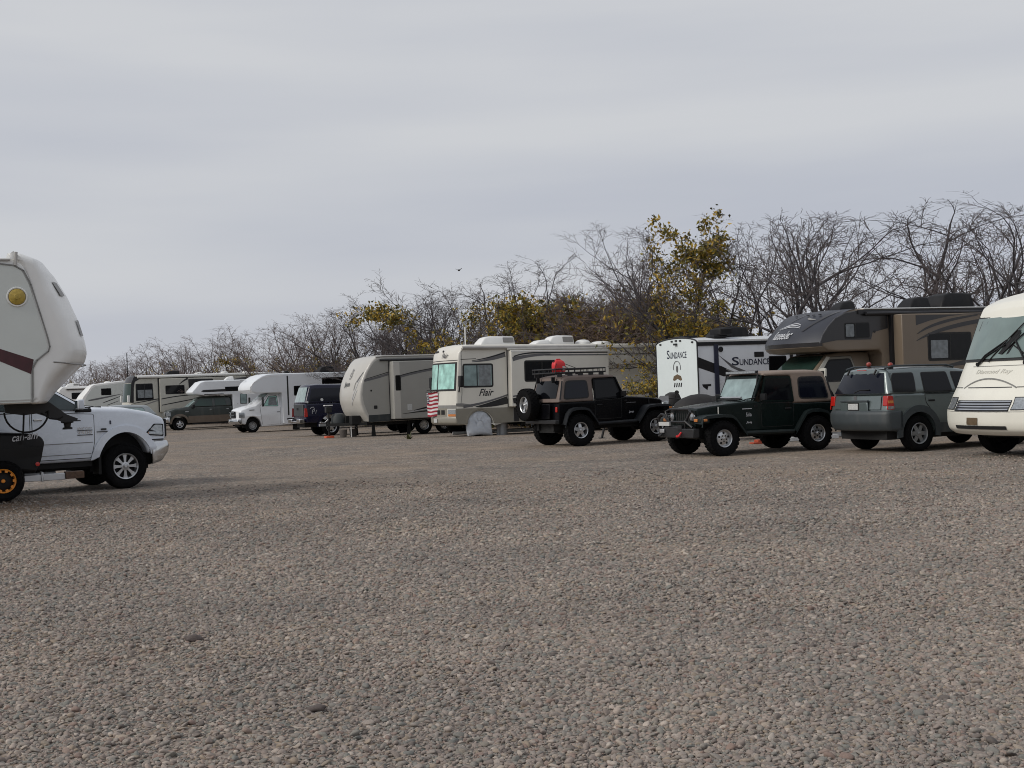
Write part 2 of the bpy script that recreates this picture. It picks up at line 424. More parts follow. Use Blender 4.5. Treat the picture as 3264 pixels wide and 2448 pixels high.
# ------------------------------------------------------------- camera, sky, sun
H = 1.64
cd = bpy.data.cameras.new('camera'); cam = bpy.data.objects.new('camera', cd); col.objects.link(cam)
cd.sensor_width = 36; cd.lens = 36 * 4172 / 3264; cd.clip_end = 9000; cd.clip_start = .05
cam.matrix_world = Matrix.Translation((0, 0, H)) @ Matrix.Rotation(pi / 2 + 6 / 4172, 4, 'X') @ Matrix.Rotation(R(-2.24), 4, 'Z')
sc.camera = cam
sc.cycles.pixel_filter_type = 'BLACKMAN_HARRIS'; sc.cycles.filter_width = 1.0
SUN = Vector((-.78, -.30, .60)).normalized()
w = bpy.data.worlds.new('World'); sc.world = w; w.use_nodes = True
nt = w.node_tree; nt.nodes.clear(); L = nt.links.new
def N(t, **kw):
    n = nt.nodes.new(t)
    for k, v in kw.items(): setattr(n, k, v)
    return n
out = N('ShaderNodeOutputWorld'); sky = N('ShaderNodeTexSky', sky_type='NISHITA', sun_disc=False)
sky.sun_elevation = math.asin(SUN.z); sky.sun_rotation = math.atan2(SUN.x, SUN.y); sky.dust_density = 3
b1 = N('ShaderNodeBackground'); b1.inputs['Strength'].default_value = .07; L(sky.outputs[0], b1.inputs['Color'])
tc = N('ShaderNodeTexCoord'); mp = N('ShaderNodeMapping'); mp.inputs['Scale'].default_value = (1.0, 1.0, 7.5); mp.inputs['Rotation'].default_value = (0, R(2.0), 0)
mp.inputs['Location'].default_value = (.3, .1, 1.15)
n1 = N('ShaderNodeTexNoise'); n1.inputs['Scale'].default_value = 1.5; n1.inputs['Detail'].default_value = 5; n1.inputs['Roughness'].default_value = .42
L(tc.outputs['Generated'], mp.inputs['Vector']); L(mp.outputs['Vector'], n1.inputs['Vector'])
rp = N('ShaderNodeValToRGB'); e = rp.color_ramp.elements
e[0].position = .36; e[0].color = (.505, .53, .597, 1); e[1].position = .66; e[1].color = (.635, .648, .675, 1)
L(n1.outputs['Fac'], rp.inputs['Fac'])
b2 = N('ShaderNodeBackground'); b2.inputs['Strength'].default_value = 1.; L(rp.outputs['Color'], b2.inputs['Color'])
mx = N('ShaderNodeMixShader'); mx.inputs['Fac'].default_value = .93
L(b1.outputs[0], mx.inputs[1]); L(b2.outputs[0], mx.inputs[2]); L(mx.outputs[0], out.inputs['Surface'])
sd = bpy.data.lights.new('sun', 'SUN'); sd.energy = 1.75; sd.angle = R(22); sd.color = (1., .95, .88)
so = bpy.data.objects.new('sun', sd); col.objects.link(so); so.rotation_euler = (-SUN).to_track_quat('-Z', 'Y').to_euler(); so.location = (-20, 0, 30)
vs_ = sc.view_settings; vs_.view_transform = 'Standard'; vs_.look = 'None'; vs_.exposure = 0; vs_.gamma = 1; vs_.use_curve_mapping = False

# ------------------------------------------------------------- ground
def terr(x, y):
    z = -.45 * (1 - math.exp(-(y - 42) / 22)) if y > 42 else 0.
    return z + .10 * math.exp(-((x + 9.0) ** 2 + (y - 21.6) ** 2) / 1.6)
def axis(lo, hi, step, far):
    a = list(np.arange(lo, hi + .01, step)); b = []; s = step
    while (a[-1] + s) < far: s *= 1.35; a.append(a[-1] + s)
    s = step; b = [a[0]]
    while b[-1] - s > -far: s *= 1.35; b.append(b[-1] - s)
    return sorted(set(a + b))
xs = axis(-45, 30, 1.0, 4000); ys = axis(-4, 130, 1.0, 4000)
gv = []; random.seed(3)
for y in ys:
    for x in xs:
        dz = 0
        if 4 < y < 30 and abs(x) < 30: dz = .018 * noise.noise((x * .35, y * .5, 0)) * min(1, (y - 4) / 4)
        gv.append((x, y, terr(x, y) + dz * (1 if abs(x) < 4 else .3)))
nx = len(xs)
g = MB(); g.add(gv, [(j * nx + i, j * nx + i + 1, (j + 1) * nx + i + 1, (j + 1) * nx + i) for j in range(len(ys) - 1) for i in range(nx - 1)])
mg = bpy.data.materials.new('gravel_ground'); mg.use_nodes = True; nt = mg.node_tree; L = nt.links.new; bs = nt.nodes['Principled BSDF']
bs.inputs['Roughness'].default_value = .92; bs.inputs['Specular IOR Level'].default_value = .25
tc = N('ShaderNodeTexCoord')
def ramp(stops, interp='LINEAR'):
    r = N('ShaderNodeValToRGB'); r.color_ramp.interpolation = interp; el = r.color_ramp.elements
    while len(el) < len(stops): el.new(.5)
    for q, (p, c) in zip(el, stops): q.position = p; q.color = tuple(c) + (1,)
    return r
STONES = [(0, (.12, .107, .10)), (.12, (.25, .213, .19)), (.3, (.285, .245, .22)), (.45, (.205, .208, .19)), (.56, (.32, .278, .248)), (.68, (.175, .182, .172)), (.78, (.285, .235, .185)), (.88, (.41, .37, .33)), (.97, (.24, .18, .155))]
def vor(scale, feat='F1'):
    v = N('ShaderNodeTexVoronoi', feature=feat); v.inputs['Scale'].default_value = scale; L(tc.outputs['Object'], v.inputs['Vector']); return v
v1 = vor(30.); v2 = vor(13.)
def sep(v):
    s = N('ShaderNodeSeparateColor'); L(v.outputs['Color'], s.inputs[0]); return s
s1 = sep(v1); r1 = ramp(STONES, 'CONSTANT'); L(s1.outputs[0], r1.inputs['Fac'])
s2 = sep(v2); r2 = ramp(STONES, 'CONSTANT'); L(s2.outputs[0], r2.inputs['Fac'])
big = N('ShaderNodeMath', operation='GREATER_THAN'); big.inputs[1].default_value = .72; L(s2.outputs[1], big.inputs[0])
m1 = N('ShaderNodeMix', data_type='RGBA'); L(big.outputs[0], m1.inputs['Factor']); L(r1.outputs[0], m1.inputs['A']); L(r2.outputs[0], m1.inputs['B'])
# dusty tan tracks and darker gravel patches
np1 = N('ShaderNodeTexNoise'); np1.inputs['Scale'].default_value = .22; np1.inputs['Detail'].default_value = 7
mpp = N('ShaderNodeMapping'); mpp.inputs['Scale'].default_value = (.75, 1.0, 1.); mpp.inputs['Location'].default_value = (4.3, 1.2, 0); mpp.inputs['Rotation'].default_value = (0, 0, R(-20))
L(tc.outputs['Object'], mpp.inputs['Vector']); L(mpp.outputs['Vector'], np1.inputs['Vector'])
rd = ramp([(.47, (0, 0, 0)), (.68, (.75, .75, .75))]); L(np1.outputs['Fac'], rd.inputs['Fac'])
m2 = N('ShaderNodeMix', data_type='RGBA'); m2.inputs['B'].default_value = (.33, .268, .21, 1); L(rd.outputs[0], m2.inputs['Factor']); L(m1.outputs['Result'], m2.inputs['A'])
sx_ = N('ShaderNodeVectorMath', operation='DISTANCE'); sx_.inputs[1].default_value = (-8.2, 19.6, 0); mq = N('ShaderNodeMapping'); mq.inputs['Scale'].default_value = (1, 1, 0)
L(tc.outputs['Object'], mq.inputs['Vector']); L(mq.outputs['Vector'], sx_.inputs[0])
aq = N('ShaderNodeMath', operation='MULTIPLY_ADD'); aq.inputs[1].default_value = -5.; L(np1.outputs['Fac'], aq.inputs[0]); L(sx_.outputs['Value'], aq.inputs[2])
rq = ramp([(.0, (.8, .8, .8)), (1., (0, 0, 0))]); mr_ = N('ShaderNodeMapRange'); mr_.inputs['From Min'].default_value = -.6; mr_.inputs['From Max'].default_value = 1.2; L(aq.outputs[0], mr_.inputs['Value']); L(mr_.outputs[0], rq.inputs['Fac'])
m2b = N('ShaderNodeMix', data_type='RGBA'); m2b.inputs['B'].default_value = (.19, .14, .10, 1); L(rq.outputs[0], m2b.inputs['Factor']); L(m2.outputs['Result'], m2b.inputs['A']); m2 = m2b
# shade in the gaps between the stones, darkened into the ground colour
rg = ramp([(.0, (1, 1, 1)), (.62, (.94, .94, .94)), (.95, (.30, .29, .28))]); L(v1.outputs['Distance'], rg.inputs['Fac'])
m3 = N('ShaderNodeMix', data_type='RGBA', blend_type='MULTIPLY'); m3.inputs['Factor'].default_value = .6; L(m2.outputs['Result'], m3.inputs['A']); L(rg.outputs[0], m3.inputs['B'])
nb = N('ShaderNodeTexNoise'); nb.inputs['Scale'].default_value = .9; nb.inputs['Detail'].default_value = 9; nb.inputs['Roughness'].default_value = .65; L(tc.outputs['Object'], nb.inputs['Vector'])
rb = ramp([(.3, (.72, .70, .68)), (.7, (1.16, 1.10, 1.02))]); L(nb.outputs['Fac'], rb.inputs['Fac'])
m4 = N('ShaderNodeMix', data_type='RGBA', blend_type='MULTIPLY'); m4.inputs['Factor'].default_value = 1; L(m3.outputs['Result'], m4.inputs['A']); L(rb.outputs[0], m4.inputs['B'])
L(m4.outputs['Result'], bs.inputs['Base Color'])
ad = N('ShaderNodeMath', operation='MULTIPLY_ADD'); ad.inputs[1].default_value = 1.6; L(v2.outputs['Distance'], ad.inputs[0]); L(v1.outputs['Distance'], ad.inputs[2])
bp = N('ShaderNodeBump'); bp.invert = True; bp.inputs['Strength'].default_value = .75; bp.inputs['Distance'].default_value = .025; L(ad.outputs[0], bp.inputs['Height']); L(bp.outputs[0], bs.inputs['Normal'])
M['gravel_ground'] = mg
go = g.obj('ground', 'gravel_ground', None, fix=False, sharp=60); go['kind'] = 'structure'

# loose gravel stones lying on the near ground: one object, stones instanced inside its own modifier
rng = np.random.default_rng(7); pts = []
d = 4.7
while d < 30:
    step = .5; wd = .42 * d + .5; dens = 6000 * min(1., (7.5 / d) ** 1.7) * min(1, max(0, 25 - d) / 13)
    k = int(2 * wd * step * dens)
    pts.append(np.column_stack([rng.uniform(-wd, wd, k), d + rng.uniform(0, step, k)])); d += step
pts = np.concatenate(pts)
# bare dusty patches keep fewer stones
keep = np.array([noise.noise((p[0] * .28 + 9, p[1] * .4, 2)) + rng.uniform(-.4, .75) > -.28 for p in pts]); pts = pts[keep]
nz = np.array([terr(p[0], p[1]) + .018 * noise.noise((p[0] * .35, p[1] * .5, 0)) * (1 if abs(p[0]) < 4 else .3) * min(1, max(0, (p[1] - 4) / 4)) for p in pts])
nP = len(pts); base = np.exp(rng.normal(math.log(.0078), .45, nP)) * np.clip(pts[:, 1] / 9.5, 1, 1.35); base = np.clip(base, .0055, .021)
scl = np.column_stack([base * rng.uniform(.9, 1.5, nP), base * rng.uniform(.8, 1.1, nP), base * rng.uniform(.42, .8, nP)]); nz = nz + scl[:, 2] * rng.uniform(-.35, .8, nP)
me = bpy.data.meshes.new('gravel'); me.vertices.add(len(pts)); me.vertices.foreach_set('co', np.column_stack([pts, nz]).astype('f').ravel())
rot = np.column_stack([rng.uniform(-.5, .5, nP), rng.uniform(-.5, .5, nP), rng.uniform(0, 6.28, nP)])
for nm, ar in (('sc', scl), ('ro', rot)):
    a = me.attributes.new(nm, 'FLOAT_VECTOR', 'POINT'); a.data.foreach_set('vector', ar.astype('f').ravel())
a = me.attributes.new('ix', 'INT', 'POINT'); a.data.foreach_set('value', rng.integers(0, 4, nP).astype('i'))
ms = bpy.data.materials.new('gravel_stone'); ms.use_nodes = True; nt = ms.node_tree; L = nt.links.new; bs = nt.nodes['Principled BSDF']
bs.inputs['Roughness'].default_value = .88; bs.inputs['Specular IOR Level'].default_value = .3
oi = N('ShaderNodeObjectInfo'); rs = ramp(STONES, 'LINEAR'); L(oi.outputs['Random'], rs.inputs['Fac'])
tc = N('ShaderNodeTexCoord'); nn = N('ShaderNodeTexNoise'); nn.inputs['Scale'].default_value = 2.5; nn.inputs['Detail'].default_value = 5; L(tc.outputs['Object'], nn.inputs['Vector'])
rr = ramp([(.3, (.82, .82, .83)), (.7, (1.16, 1.15, 1.13))]); L(nn.outputs['Fac'], rr.inputs['Fac'])
mm = N('ShaderNodeMix', data_type='RGBA', blend_type='MULTIPLY'); mm.inputs['Factor'].default_value = 1; L(rs.outputs[0], mm.inputs['A']); L(rr.outputs[0], mm.inputs['B']); nl = N('ShaderNodeTexNoise'); nl.inputs['Scale'].default_value = .45; nl.inputs['Detail'].default_value = 6; L(oi.outputs['Location'], nl.inputs['Vector'])
rl = ramp([(.34, (.88, .87, .86)), (.5, (1.0, .975, .95)), (.66, (1.13, 1.085, 1.03))]); L(nl.outputs['Fac'], rl.inputs['Fac'])
mn = N('ShaderNodeMix', data_type='RGBA', blend_type='MULTIPLY'); mn.inputs['Factor'].default_value = 1; L(mm.outputs['Result'], mn.inputs['A']); L(rl.outputs[0], mn.inputs['B']); L(mn.outputs['Result'], bs.inputs['Base Color'])
me.materials.append(ms)
gr = bpy.data.objects.new('gravel', me); col.objects.link(gr); gr['kind'] = 'stuff'
ng = bpy.data.node_groups.new('gravel', 'GeometryNodeTree'); ng.interface.new_socket('Geometry', in_out='INPUT', socket_type='NodeSocketGeometry'); ng.interface.new_socket('Geometry', in_out='OUTPUT', socket_type='NodeSocketGeometry')
nt = ng; L = nt.links.new
gi = N('NodeGroupInput'); gout = N('NodeGroupOutput'); g2i = N('GeometryNodeGeometryToInstance')
for k in range(4):
    ic = N('GeometryNodeMeshIcoSphere'); ic.inputs['Subdivisions'].default_value = 2; ic.inputs['Radius'].default_value = 1.
    sp = N('GeometryNodeSetPosition'); nz_ = N('ShaderNodeTexNoise'); nz_.noise_dimensions = '4D'; nz_.inputs['W'].default_value = k * 7.7; nz_.inputs['Scale'].default_value = .75; nz_.inputs['Detail'].default_value = 1.5
    vm = N('ShaderNodeVectorMath', operation='SUBTRACT'); vm.inputs[1].default_value = (.5, .5, .5); L(nz_.outputs['Color'], vm.inputs[0])
    vk = N('ShaderNodeVectorMath', operation='SCALE'); vk.inputs['Scale'].default_value = 1.9; L(vm.outputs[0], vk.inputs[0])
    L(ic.outputs['Mesh'], sp.inputs['Geometry']); L(vk.outputs[0], sp.inputs['Offset'])
    ss_ = N('GeometryNodeSetShadeSmooth'); L(sp.outputs[0], ss_.inputs['Geometry'])
    sm = N('GeometryNodeSetMaterial'); sm.inputs['Material'].default_value = ms; L(ss_.outputs[0], sm.inputs['Geometry'])
    L(sm.outputs[0], g2i.inputs[0])
def attr(nm, dt):
    q = N('GeometryNodeInputNamedAttribute', data_type=dt); q.inputs['Name'].default_value = nm; return q.outputs[0]
ip = N('GeometryNodeInstanceOnPoints'); L(gi.outputs[0], ip.inputs['Points']); L(g2i.outputs[0], ip.inputs['Instance']); ip.inputs['Pick Instance'].default_value = True
L(attr('ix', 'INT'), ip.inputs['Instance Index']); L(attr('sc', 'FLOAT_VECTOR'), ip.inputs['Scale'])
e2r = N('FunctionNodeEulerToRotation'); L(attr('ro', 'FLOAT_VECTOR'), e2r.inputs[0]); L(e2r.outputs[0], ip.inputs['Rotation'])
L(ip.outputs[0], gout.inputs[0])
md = gr.modifiers.new('stones', 'NODES'); md.node_group = ng

# ------------------------------------------------------------- trees
def grow(seed, Ht, leaders, tilt, nb, leaf=None, dens=1., arch=.0, rad=.08):
    """leader stems, curved limbs and fine twigs; leaf(p)->probability of leaves at a point"""
    rd = random.Random(seed); T = MB(); C = MB(); F = MB(); tips = []
    def rv(s): return Vector((rd.gauss(0, s), rd.gauss(0, s), rd.gauss(0, s)))
    def br(p, d, ln, r, lev, mb):
        n = {0: 7, 1: 6, 2: 4, 3: 3}[lev]; pts = [p.copy()]; dirs = []; q = p.copy(); d = d.normalized()
        bend = rv(.10)
        for i in range(n):
            d = (d + bend * .6 + rv({0: .09, 1: .14, 2: .2, 3: .26}[lev]) + Vector((0, 0, {0: .03, 1: .06, 2: .03, 3: .0}[lev] - arch * i / n * .25))).normalized()
            q = q + d * ln / n; pts.append(q.copy()); dirs.append(d.copy())
        e = {0: .32, 1: .3, 2: .4, 3: .6}[lev]
        mb.tube(pts, [r * (1 - (1 - e) * i / n) for i in range(n + 1)], {0: 7, 1: 5, 2: 3, 3: 3}[lev], cap=lev < 2)
        if lev == 3: tips.append((pts[-1], dirs[-1])); tips.append((pts[1], dirs[0])); return
        k = {0: nb[0], 1: nb[1], 2: nb[2]}[lev]
        for j in range(k):
            t = rd.uniform({0: .32, 1: .25, 2: .15}[lev], 1.0) if j else 1.0
            i = min(n - 1, int(t * n)); a = pts[i].lerp(pts[i + 1], t * n - i if t < 1 else 1.)
            ax = dirs[i].cross(rv(1)).normalized(); ang = R(rd.uniform(22, 62)) if j else R(rd.uniform(5, 25))
            nd = dirs[i].copy(); nd.rotate(Matrix.Rotation(ang, 3, ax))
            if lev < 2 and nd.z < -.15: nd.z *= -.4
            l2 = ln * {0: rd.uniform(.45, .72), 1: rd.uniform(.34, .6), 2: rd.uniform(.28, .5)}[lev] * (1 - .3 * t)
            br(a, nd, l2, max(r * (1 - .6 * t) * {0: .55, 1: .55, 2: .6}[lev], .0068), lev + 1, C if lev >= 1 else T)
    for i in range(leaders):
        az = 2 * pi * (i + rd.uniform(-.3, .3)) / leaders; tl = R(rd.uniform(*tilt))
        d = Vector((math.sin(tl) * math.cos(az), math.sin(tl) * math.sin(az), math.cos(tl)))
        br(Vector((rd.gauss(0, .06), rd.gauss(0, .06), -.1)), d, Ht * rd.uniform(.62, .8) * (1.1 if tl < .4 else 1.), rad * rd.uniform(.8, 1.1), 0, T)
    zmax = sorted(p.z for p, _ in tips)[int(len(tips) * .93)]; sca = Ht / zmax
    for mb in (T, C): mb.v = [(x * sca, y * sca, z * sca) for x, y, z in mb.v]
    zq = Ht * .80
    def cz(z): return z if z < zq else zq + (Ht * .24) * math.tanh((z - zq) / (Ht * .30))
    for mb in (T, C): mb.v = [(x, y, cz(z)) for x, y, z in mb.v]
    if leaf:
        for p, d in tips:
            p = p * sca; p.z = cz(p.z); pr = leaf(p)
            for _ in range(6):
                if rd.random() < pr:
                    c = p + rv(.11); s = rd.uniform(.045, .10); u = rv(1).normalized(); v = u.cross(rv(1)).normalized(); nn_ = u.cross(v) * s * .35
                    F.k = 0 if rd.random() < .40 else 1 if rd.random() < .68 else 2
                    F.add([c - u * s, c + v * s * .55 + nn_, c + u * s * 1.2, c - v * s * .55 + nn_], [(0, 1, 2), (0, 2, 3)])
    return T, C, F
TM = {}
def tree_kind(k, bark, tw, *a, **kw):
    T, C, F = grow(*a, **kw)
    for nm, mb, ms_ in (('trunk', T, [bark]), ('crown', C, [tw]), ('foliage', F, ['leaf_ochre', 'leaf_olive', 'leaf_dark'])):
        if not mb.f: continue
        me = bpy.data.meshes.new(nm); me.from_pydata(mb.v, [], mb.f)
        for q in ms_: me.materials.append(M[q])
        if len(ms_) > 1: me.polygons.foreach_set('material_index', mb.m)
        me.polygons.foreach_set('use_smooth', [nm != 'foliage'] * len(me.polygons)); TM.setdefault(k, {})[nm] = me
def lo(p): return max(0, min(.75, (3.9 - p.z) * .5)) * (.35 + .65 * (noise.noise(p * .8) > -.15))
def colm(p): return .68 if (p.x ** 2 + p.y ** 2 < 1.9 and noise.noise(p * .8) > -.2) else .07 * (p.z < 4)
def mid(p): return .6 if noise.noise(p * .55 + Vector((3, 0, 0))) > -.08 and p.z < 5.1 else .04 * (p.z < 4.4)
def few(p): return .5 if noise.noise(p * .5 + Vector((7, 2, 0))) > .34 and p.z < 4.5 else 0
tree_kind('bare1', 'bark', 'twig', 11, 7.0, 6, (18, 64), (8, 8, 8), arch=.15, rad=.092)
tree_kind('bare2', 'bark', 'twig', 23, 7.0, 7, (22, 68), (7, 8, 8), arch=.2, rad=.092)
tree_kind('bare3', 'bark', 'twig', 37, 6.8, 6, (18, 66), (8, 8, 8), arch=.3, rad=.092)
tree_kind('leafy1', 'bark', 'twig', 51, 6.9, 5, (15, 55), (8, 8, 9), leaf=mid)
tree_kind('leafy2', 'bark', 'twig', 64, 6.2, 6, (20, 62), (6, 7, 8), leaf=lo, arch=.15)
tree_kind('column', 'bark', 'twig', 77, 7.2, 5, (4, 40), (8, 8, 8), leaf=colm)
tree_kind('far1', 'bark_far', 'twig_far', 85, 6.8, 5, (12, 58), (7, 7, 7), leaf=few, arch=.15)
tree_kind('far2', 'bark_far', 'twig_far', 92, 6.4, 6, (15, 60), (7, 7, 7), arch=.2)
def row(t): return (7.5 - .485 * t, 49.5 + .875 * t)
def add_tree(kind, t, off, hs, rz, label, group=None, ws=1.):
    x, y = row(t); x += off * .875; y += off * .485
    o = thing('tree', label, 'tree', (x, y, terr(x, y) - .02), rz, group); hs *= 1.06; ws = 1.08 if t < -2 else .97; o.scale = (hs * ws, hs * ws, hs)
    for nm, me in TM[kind].items():
        c = bpy.data.objects.new(nm, me); col.objects.link(c); c.parent = o
FAR = 'bare trees of the far treeline'
RT = 'trees behind the row of motorhomes'
T_ = [
 ('bare2', -15.5, 3.4, .66, 150, 'bare dark-limbed tree at the far right, above the cream motorhome front'),
 ('bare1', -11.5, 2.2, .84, 130, 'tall bare tree rising behind the right rear roof of the tan and black motorhome'),
 ('bare3', -7.6, 2.4, 1.0, 10, 'bare tree with wide spreading limbs behind the roof vents of the tan motorhome'),
 ('bare1', -2.4, 1.9, 1.08, 290, 'bare tall tree with a leaning trunk just right of the yellow leaved column tree'),
 ('column', -.9, -1.4, 1.03, 20, 'tall tree with a dense column of yellow green leaves above the white trailer'),
 ('leafy2', -2.57, -1.77, .66, 75, 'low arching tree of ochre leaves hanging over the rear of the cream motorhome'),
 ('bare3', 6.2, 1.2, .93, 260, 'bare twiggy tree rising behind the red fuel can and roof rack'),
 ('leafy2', 9.0, 0, .88, 160, 'broad rust and olive leaved tree behind the rear air conditioner of the cream motorhome'),
 ('leafy1', 13.0, .3, 1.08, 120, 'large half bare tree with olive leaves behind the front air conditioner of the cream motorhome'),
 ('bare3', 16.5, .6, 1.0, 150, 'bare tree with a leaning crown above the cream motorhome windscreen'),
 ('leafy2', 18.6, -1.0, .72, 60, 'short ochre leaved tree beside the front roof corner of the cream motorhome'),
 ('bare1', 22.5, .3, 1.0, 340, 'bare tall tree behind the right roof end of the grey travel trailer'),
 ('bare3', 25.6, .8, .93, 100, 'bare brownish tree with crossing limbs behind the grey travel trailer roof'),
 ('bare2', 29.5, .2, .96, 30, 'bare tree rising between the grey travel trailer nose and the white cab-over motorhome'),
 ('bare1', 34.0, .5, .93, 210, 'bare forked tree behind the black roof unit of the white cab-over motorhome'),
 ('far1', 38.5, .3, .98, 60, 'bare tree behind the rounded nose of the white cab-over motorhome'),
 ('far2', 43.0, .4, 1.0, 160, 'bare brown tree above the white truck camper'),
 ('far1', 47.5, .2, .98, 250, 'bare brown tree above the middle of the long cream and black motorhome'),
 ('far2', 52.5, .6, 1.0, 20, 'bare brown tree just right of the black roof unit of the long cream motorhome'),
 ('far1', 57.5, .0, 1.0, 320, 'bare tree just left of the black roof unit of the long cream motorhome'),
]
for a in T_: add_tree(*a[:5], a[5], FAR if a[0].startswith('far') else RT)
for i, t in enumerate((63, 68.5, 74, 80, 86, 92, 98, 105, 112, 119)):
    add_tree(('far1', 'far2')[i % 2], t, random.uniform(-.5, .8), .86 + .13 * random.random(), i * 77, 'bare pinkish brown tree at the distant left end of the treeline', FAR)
# brown thickets of dead twigs between the trees
def thicket(seed, n, tw, leaves):
    rd = random.Random(seed); C = MB(); F = MB()
    for i in range(n):
        az = rd.uniform(0, 2 * pi); rr_ = rd.uniform(0, 1.0) ** .6; p = Vector((1.9 * rr_ * math.cos(az), 1.5 * rr_ * math.sin(az), rd.uniform(.1, 2.9) * (1.05 - .35 * rr_ * rr_)))
        d = Vector((rd.gauss(0, .6), rd.gauss(0, .6), rd.gauss(.5, .5))).normalized(); pts = [p]
        for k in range(4):
            d = (d + Vector((rd.gauss(0, .28), rd.gauss(0, .28), rd.gauss(-.08, .2)))).normalized(); pts.append(pts[-1] + d * rd.uniform(.14, .26))
        C.tube(pts, [.011, .009, .008, .007, .005], 3, cap=False)
        if rd.random() < leaves:
            for _ in range(5):
                c = pts[2] + Vector((rd.gauss(0, .12), rd.gauss(0, .12), rd.gauss(0, .12))); s = rd.uniform(.045, .095); u = Vector((rd.gauss(0, 1), rd.gauss(0, 1), rd.gauss(0, 1))).normalized(); v = u.orthogonal()
                F.k = 0 if rd.random() < .4 else 1 if rd.random() < .6 else 2
                F.add([c - u * s, c + v * s * .5, c + u * s, c - v * s * .5], [(0, 1, 2, 3)])
    r = {}
    for nm, mb, ms_ in (('stems', C, [tw]), ('foliage', F, ['leaf_ochre', 'leaf_olive', 'leaf_dark'])):
        if not mb.f: continue
        me = bpy.data.meshes.new(nm); me.from_pydata(mb.v, [], mb.f)
        for q in ms_: me.materials.append(M[q])
        if len(ms_) > 1: me.polygons.foreach_set('material_index', mb.m)
        r[nm] = me
    return r
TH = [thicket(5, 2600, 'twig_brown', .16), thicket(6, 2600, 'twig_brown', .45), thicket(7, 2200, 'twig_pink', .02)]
S_ = [(-6.5, 1.5, 0, .8, 'low brown thicket behind the tan motorhome roof'), (1.8, .9, 1, 1.35, 'leafy thicket behind the white trailer roof'), (4.6, .4, 0, 1.65, 'dense brown twig thicket behind the rear end of the cream motorhome'),
 (7.3, .8, 0, 1.45, 'brown thicket behind the pale roof domes of the cream motorhome'), (10.8, .6, 1, 1.7, 'ochre leaved thicket between the two air conditioners of the cream motorhome'), (14.6, .8, 0, 1.55, 'brown thicket behind the roof antenna of the cream motorhome'),
 (18.2, .3, 1, 1.15, 'yellow leaved thicket left of the cream motorhome front'), (24, .4, 0, 1.35, 'brown thicket above the grey travel trailer'), (31.5, .5, 0, 1.1, 'low brown thicket beside the grey travel trailer nose'),
 (41, .4, 0, 1.3, 'reddish brown thicket above the white truck camper'), (45, .6, 2, 1.2, 'pinkish brown thicket over the rear roof of the long cream motorhome')]
for t, off, k, s, lb in S_ + [(t, .3, 2, 1.25, 'pinkish brown thicket along the distant left treeline') for t in (50, 55, 60, 65, 70, 76, 82, 88, 95, 102, 110, 118)]:
    x, y = row(t); x += off * .875; y += off * .485
    o = thing('thicket', lb, 'shrub', (x, y, terr(x, y)), (t * 47) % 360, 'thickets under the treeline'); o.scale = (s * 1.15, s * 1.15, s)
    for nm, me in TH[k].items():
        c = bpy.data.objects.new(nm, me); col.objects.link(c); c.parent = o
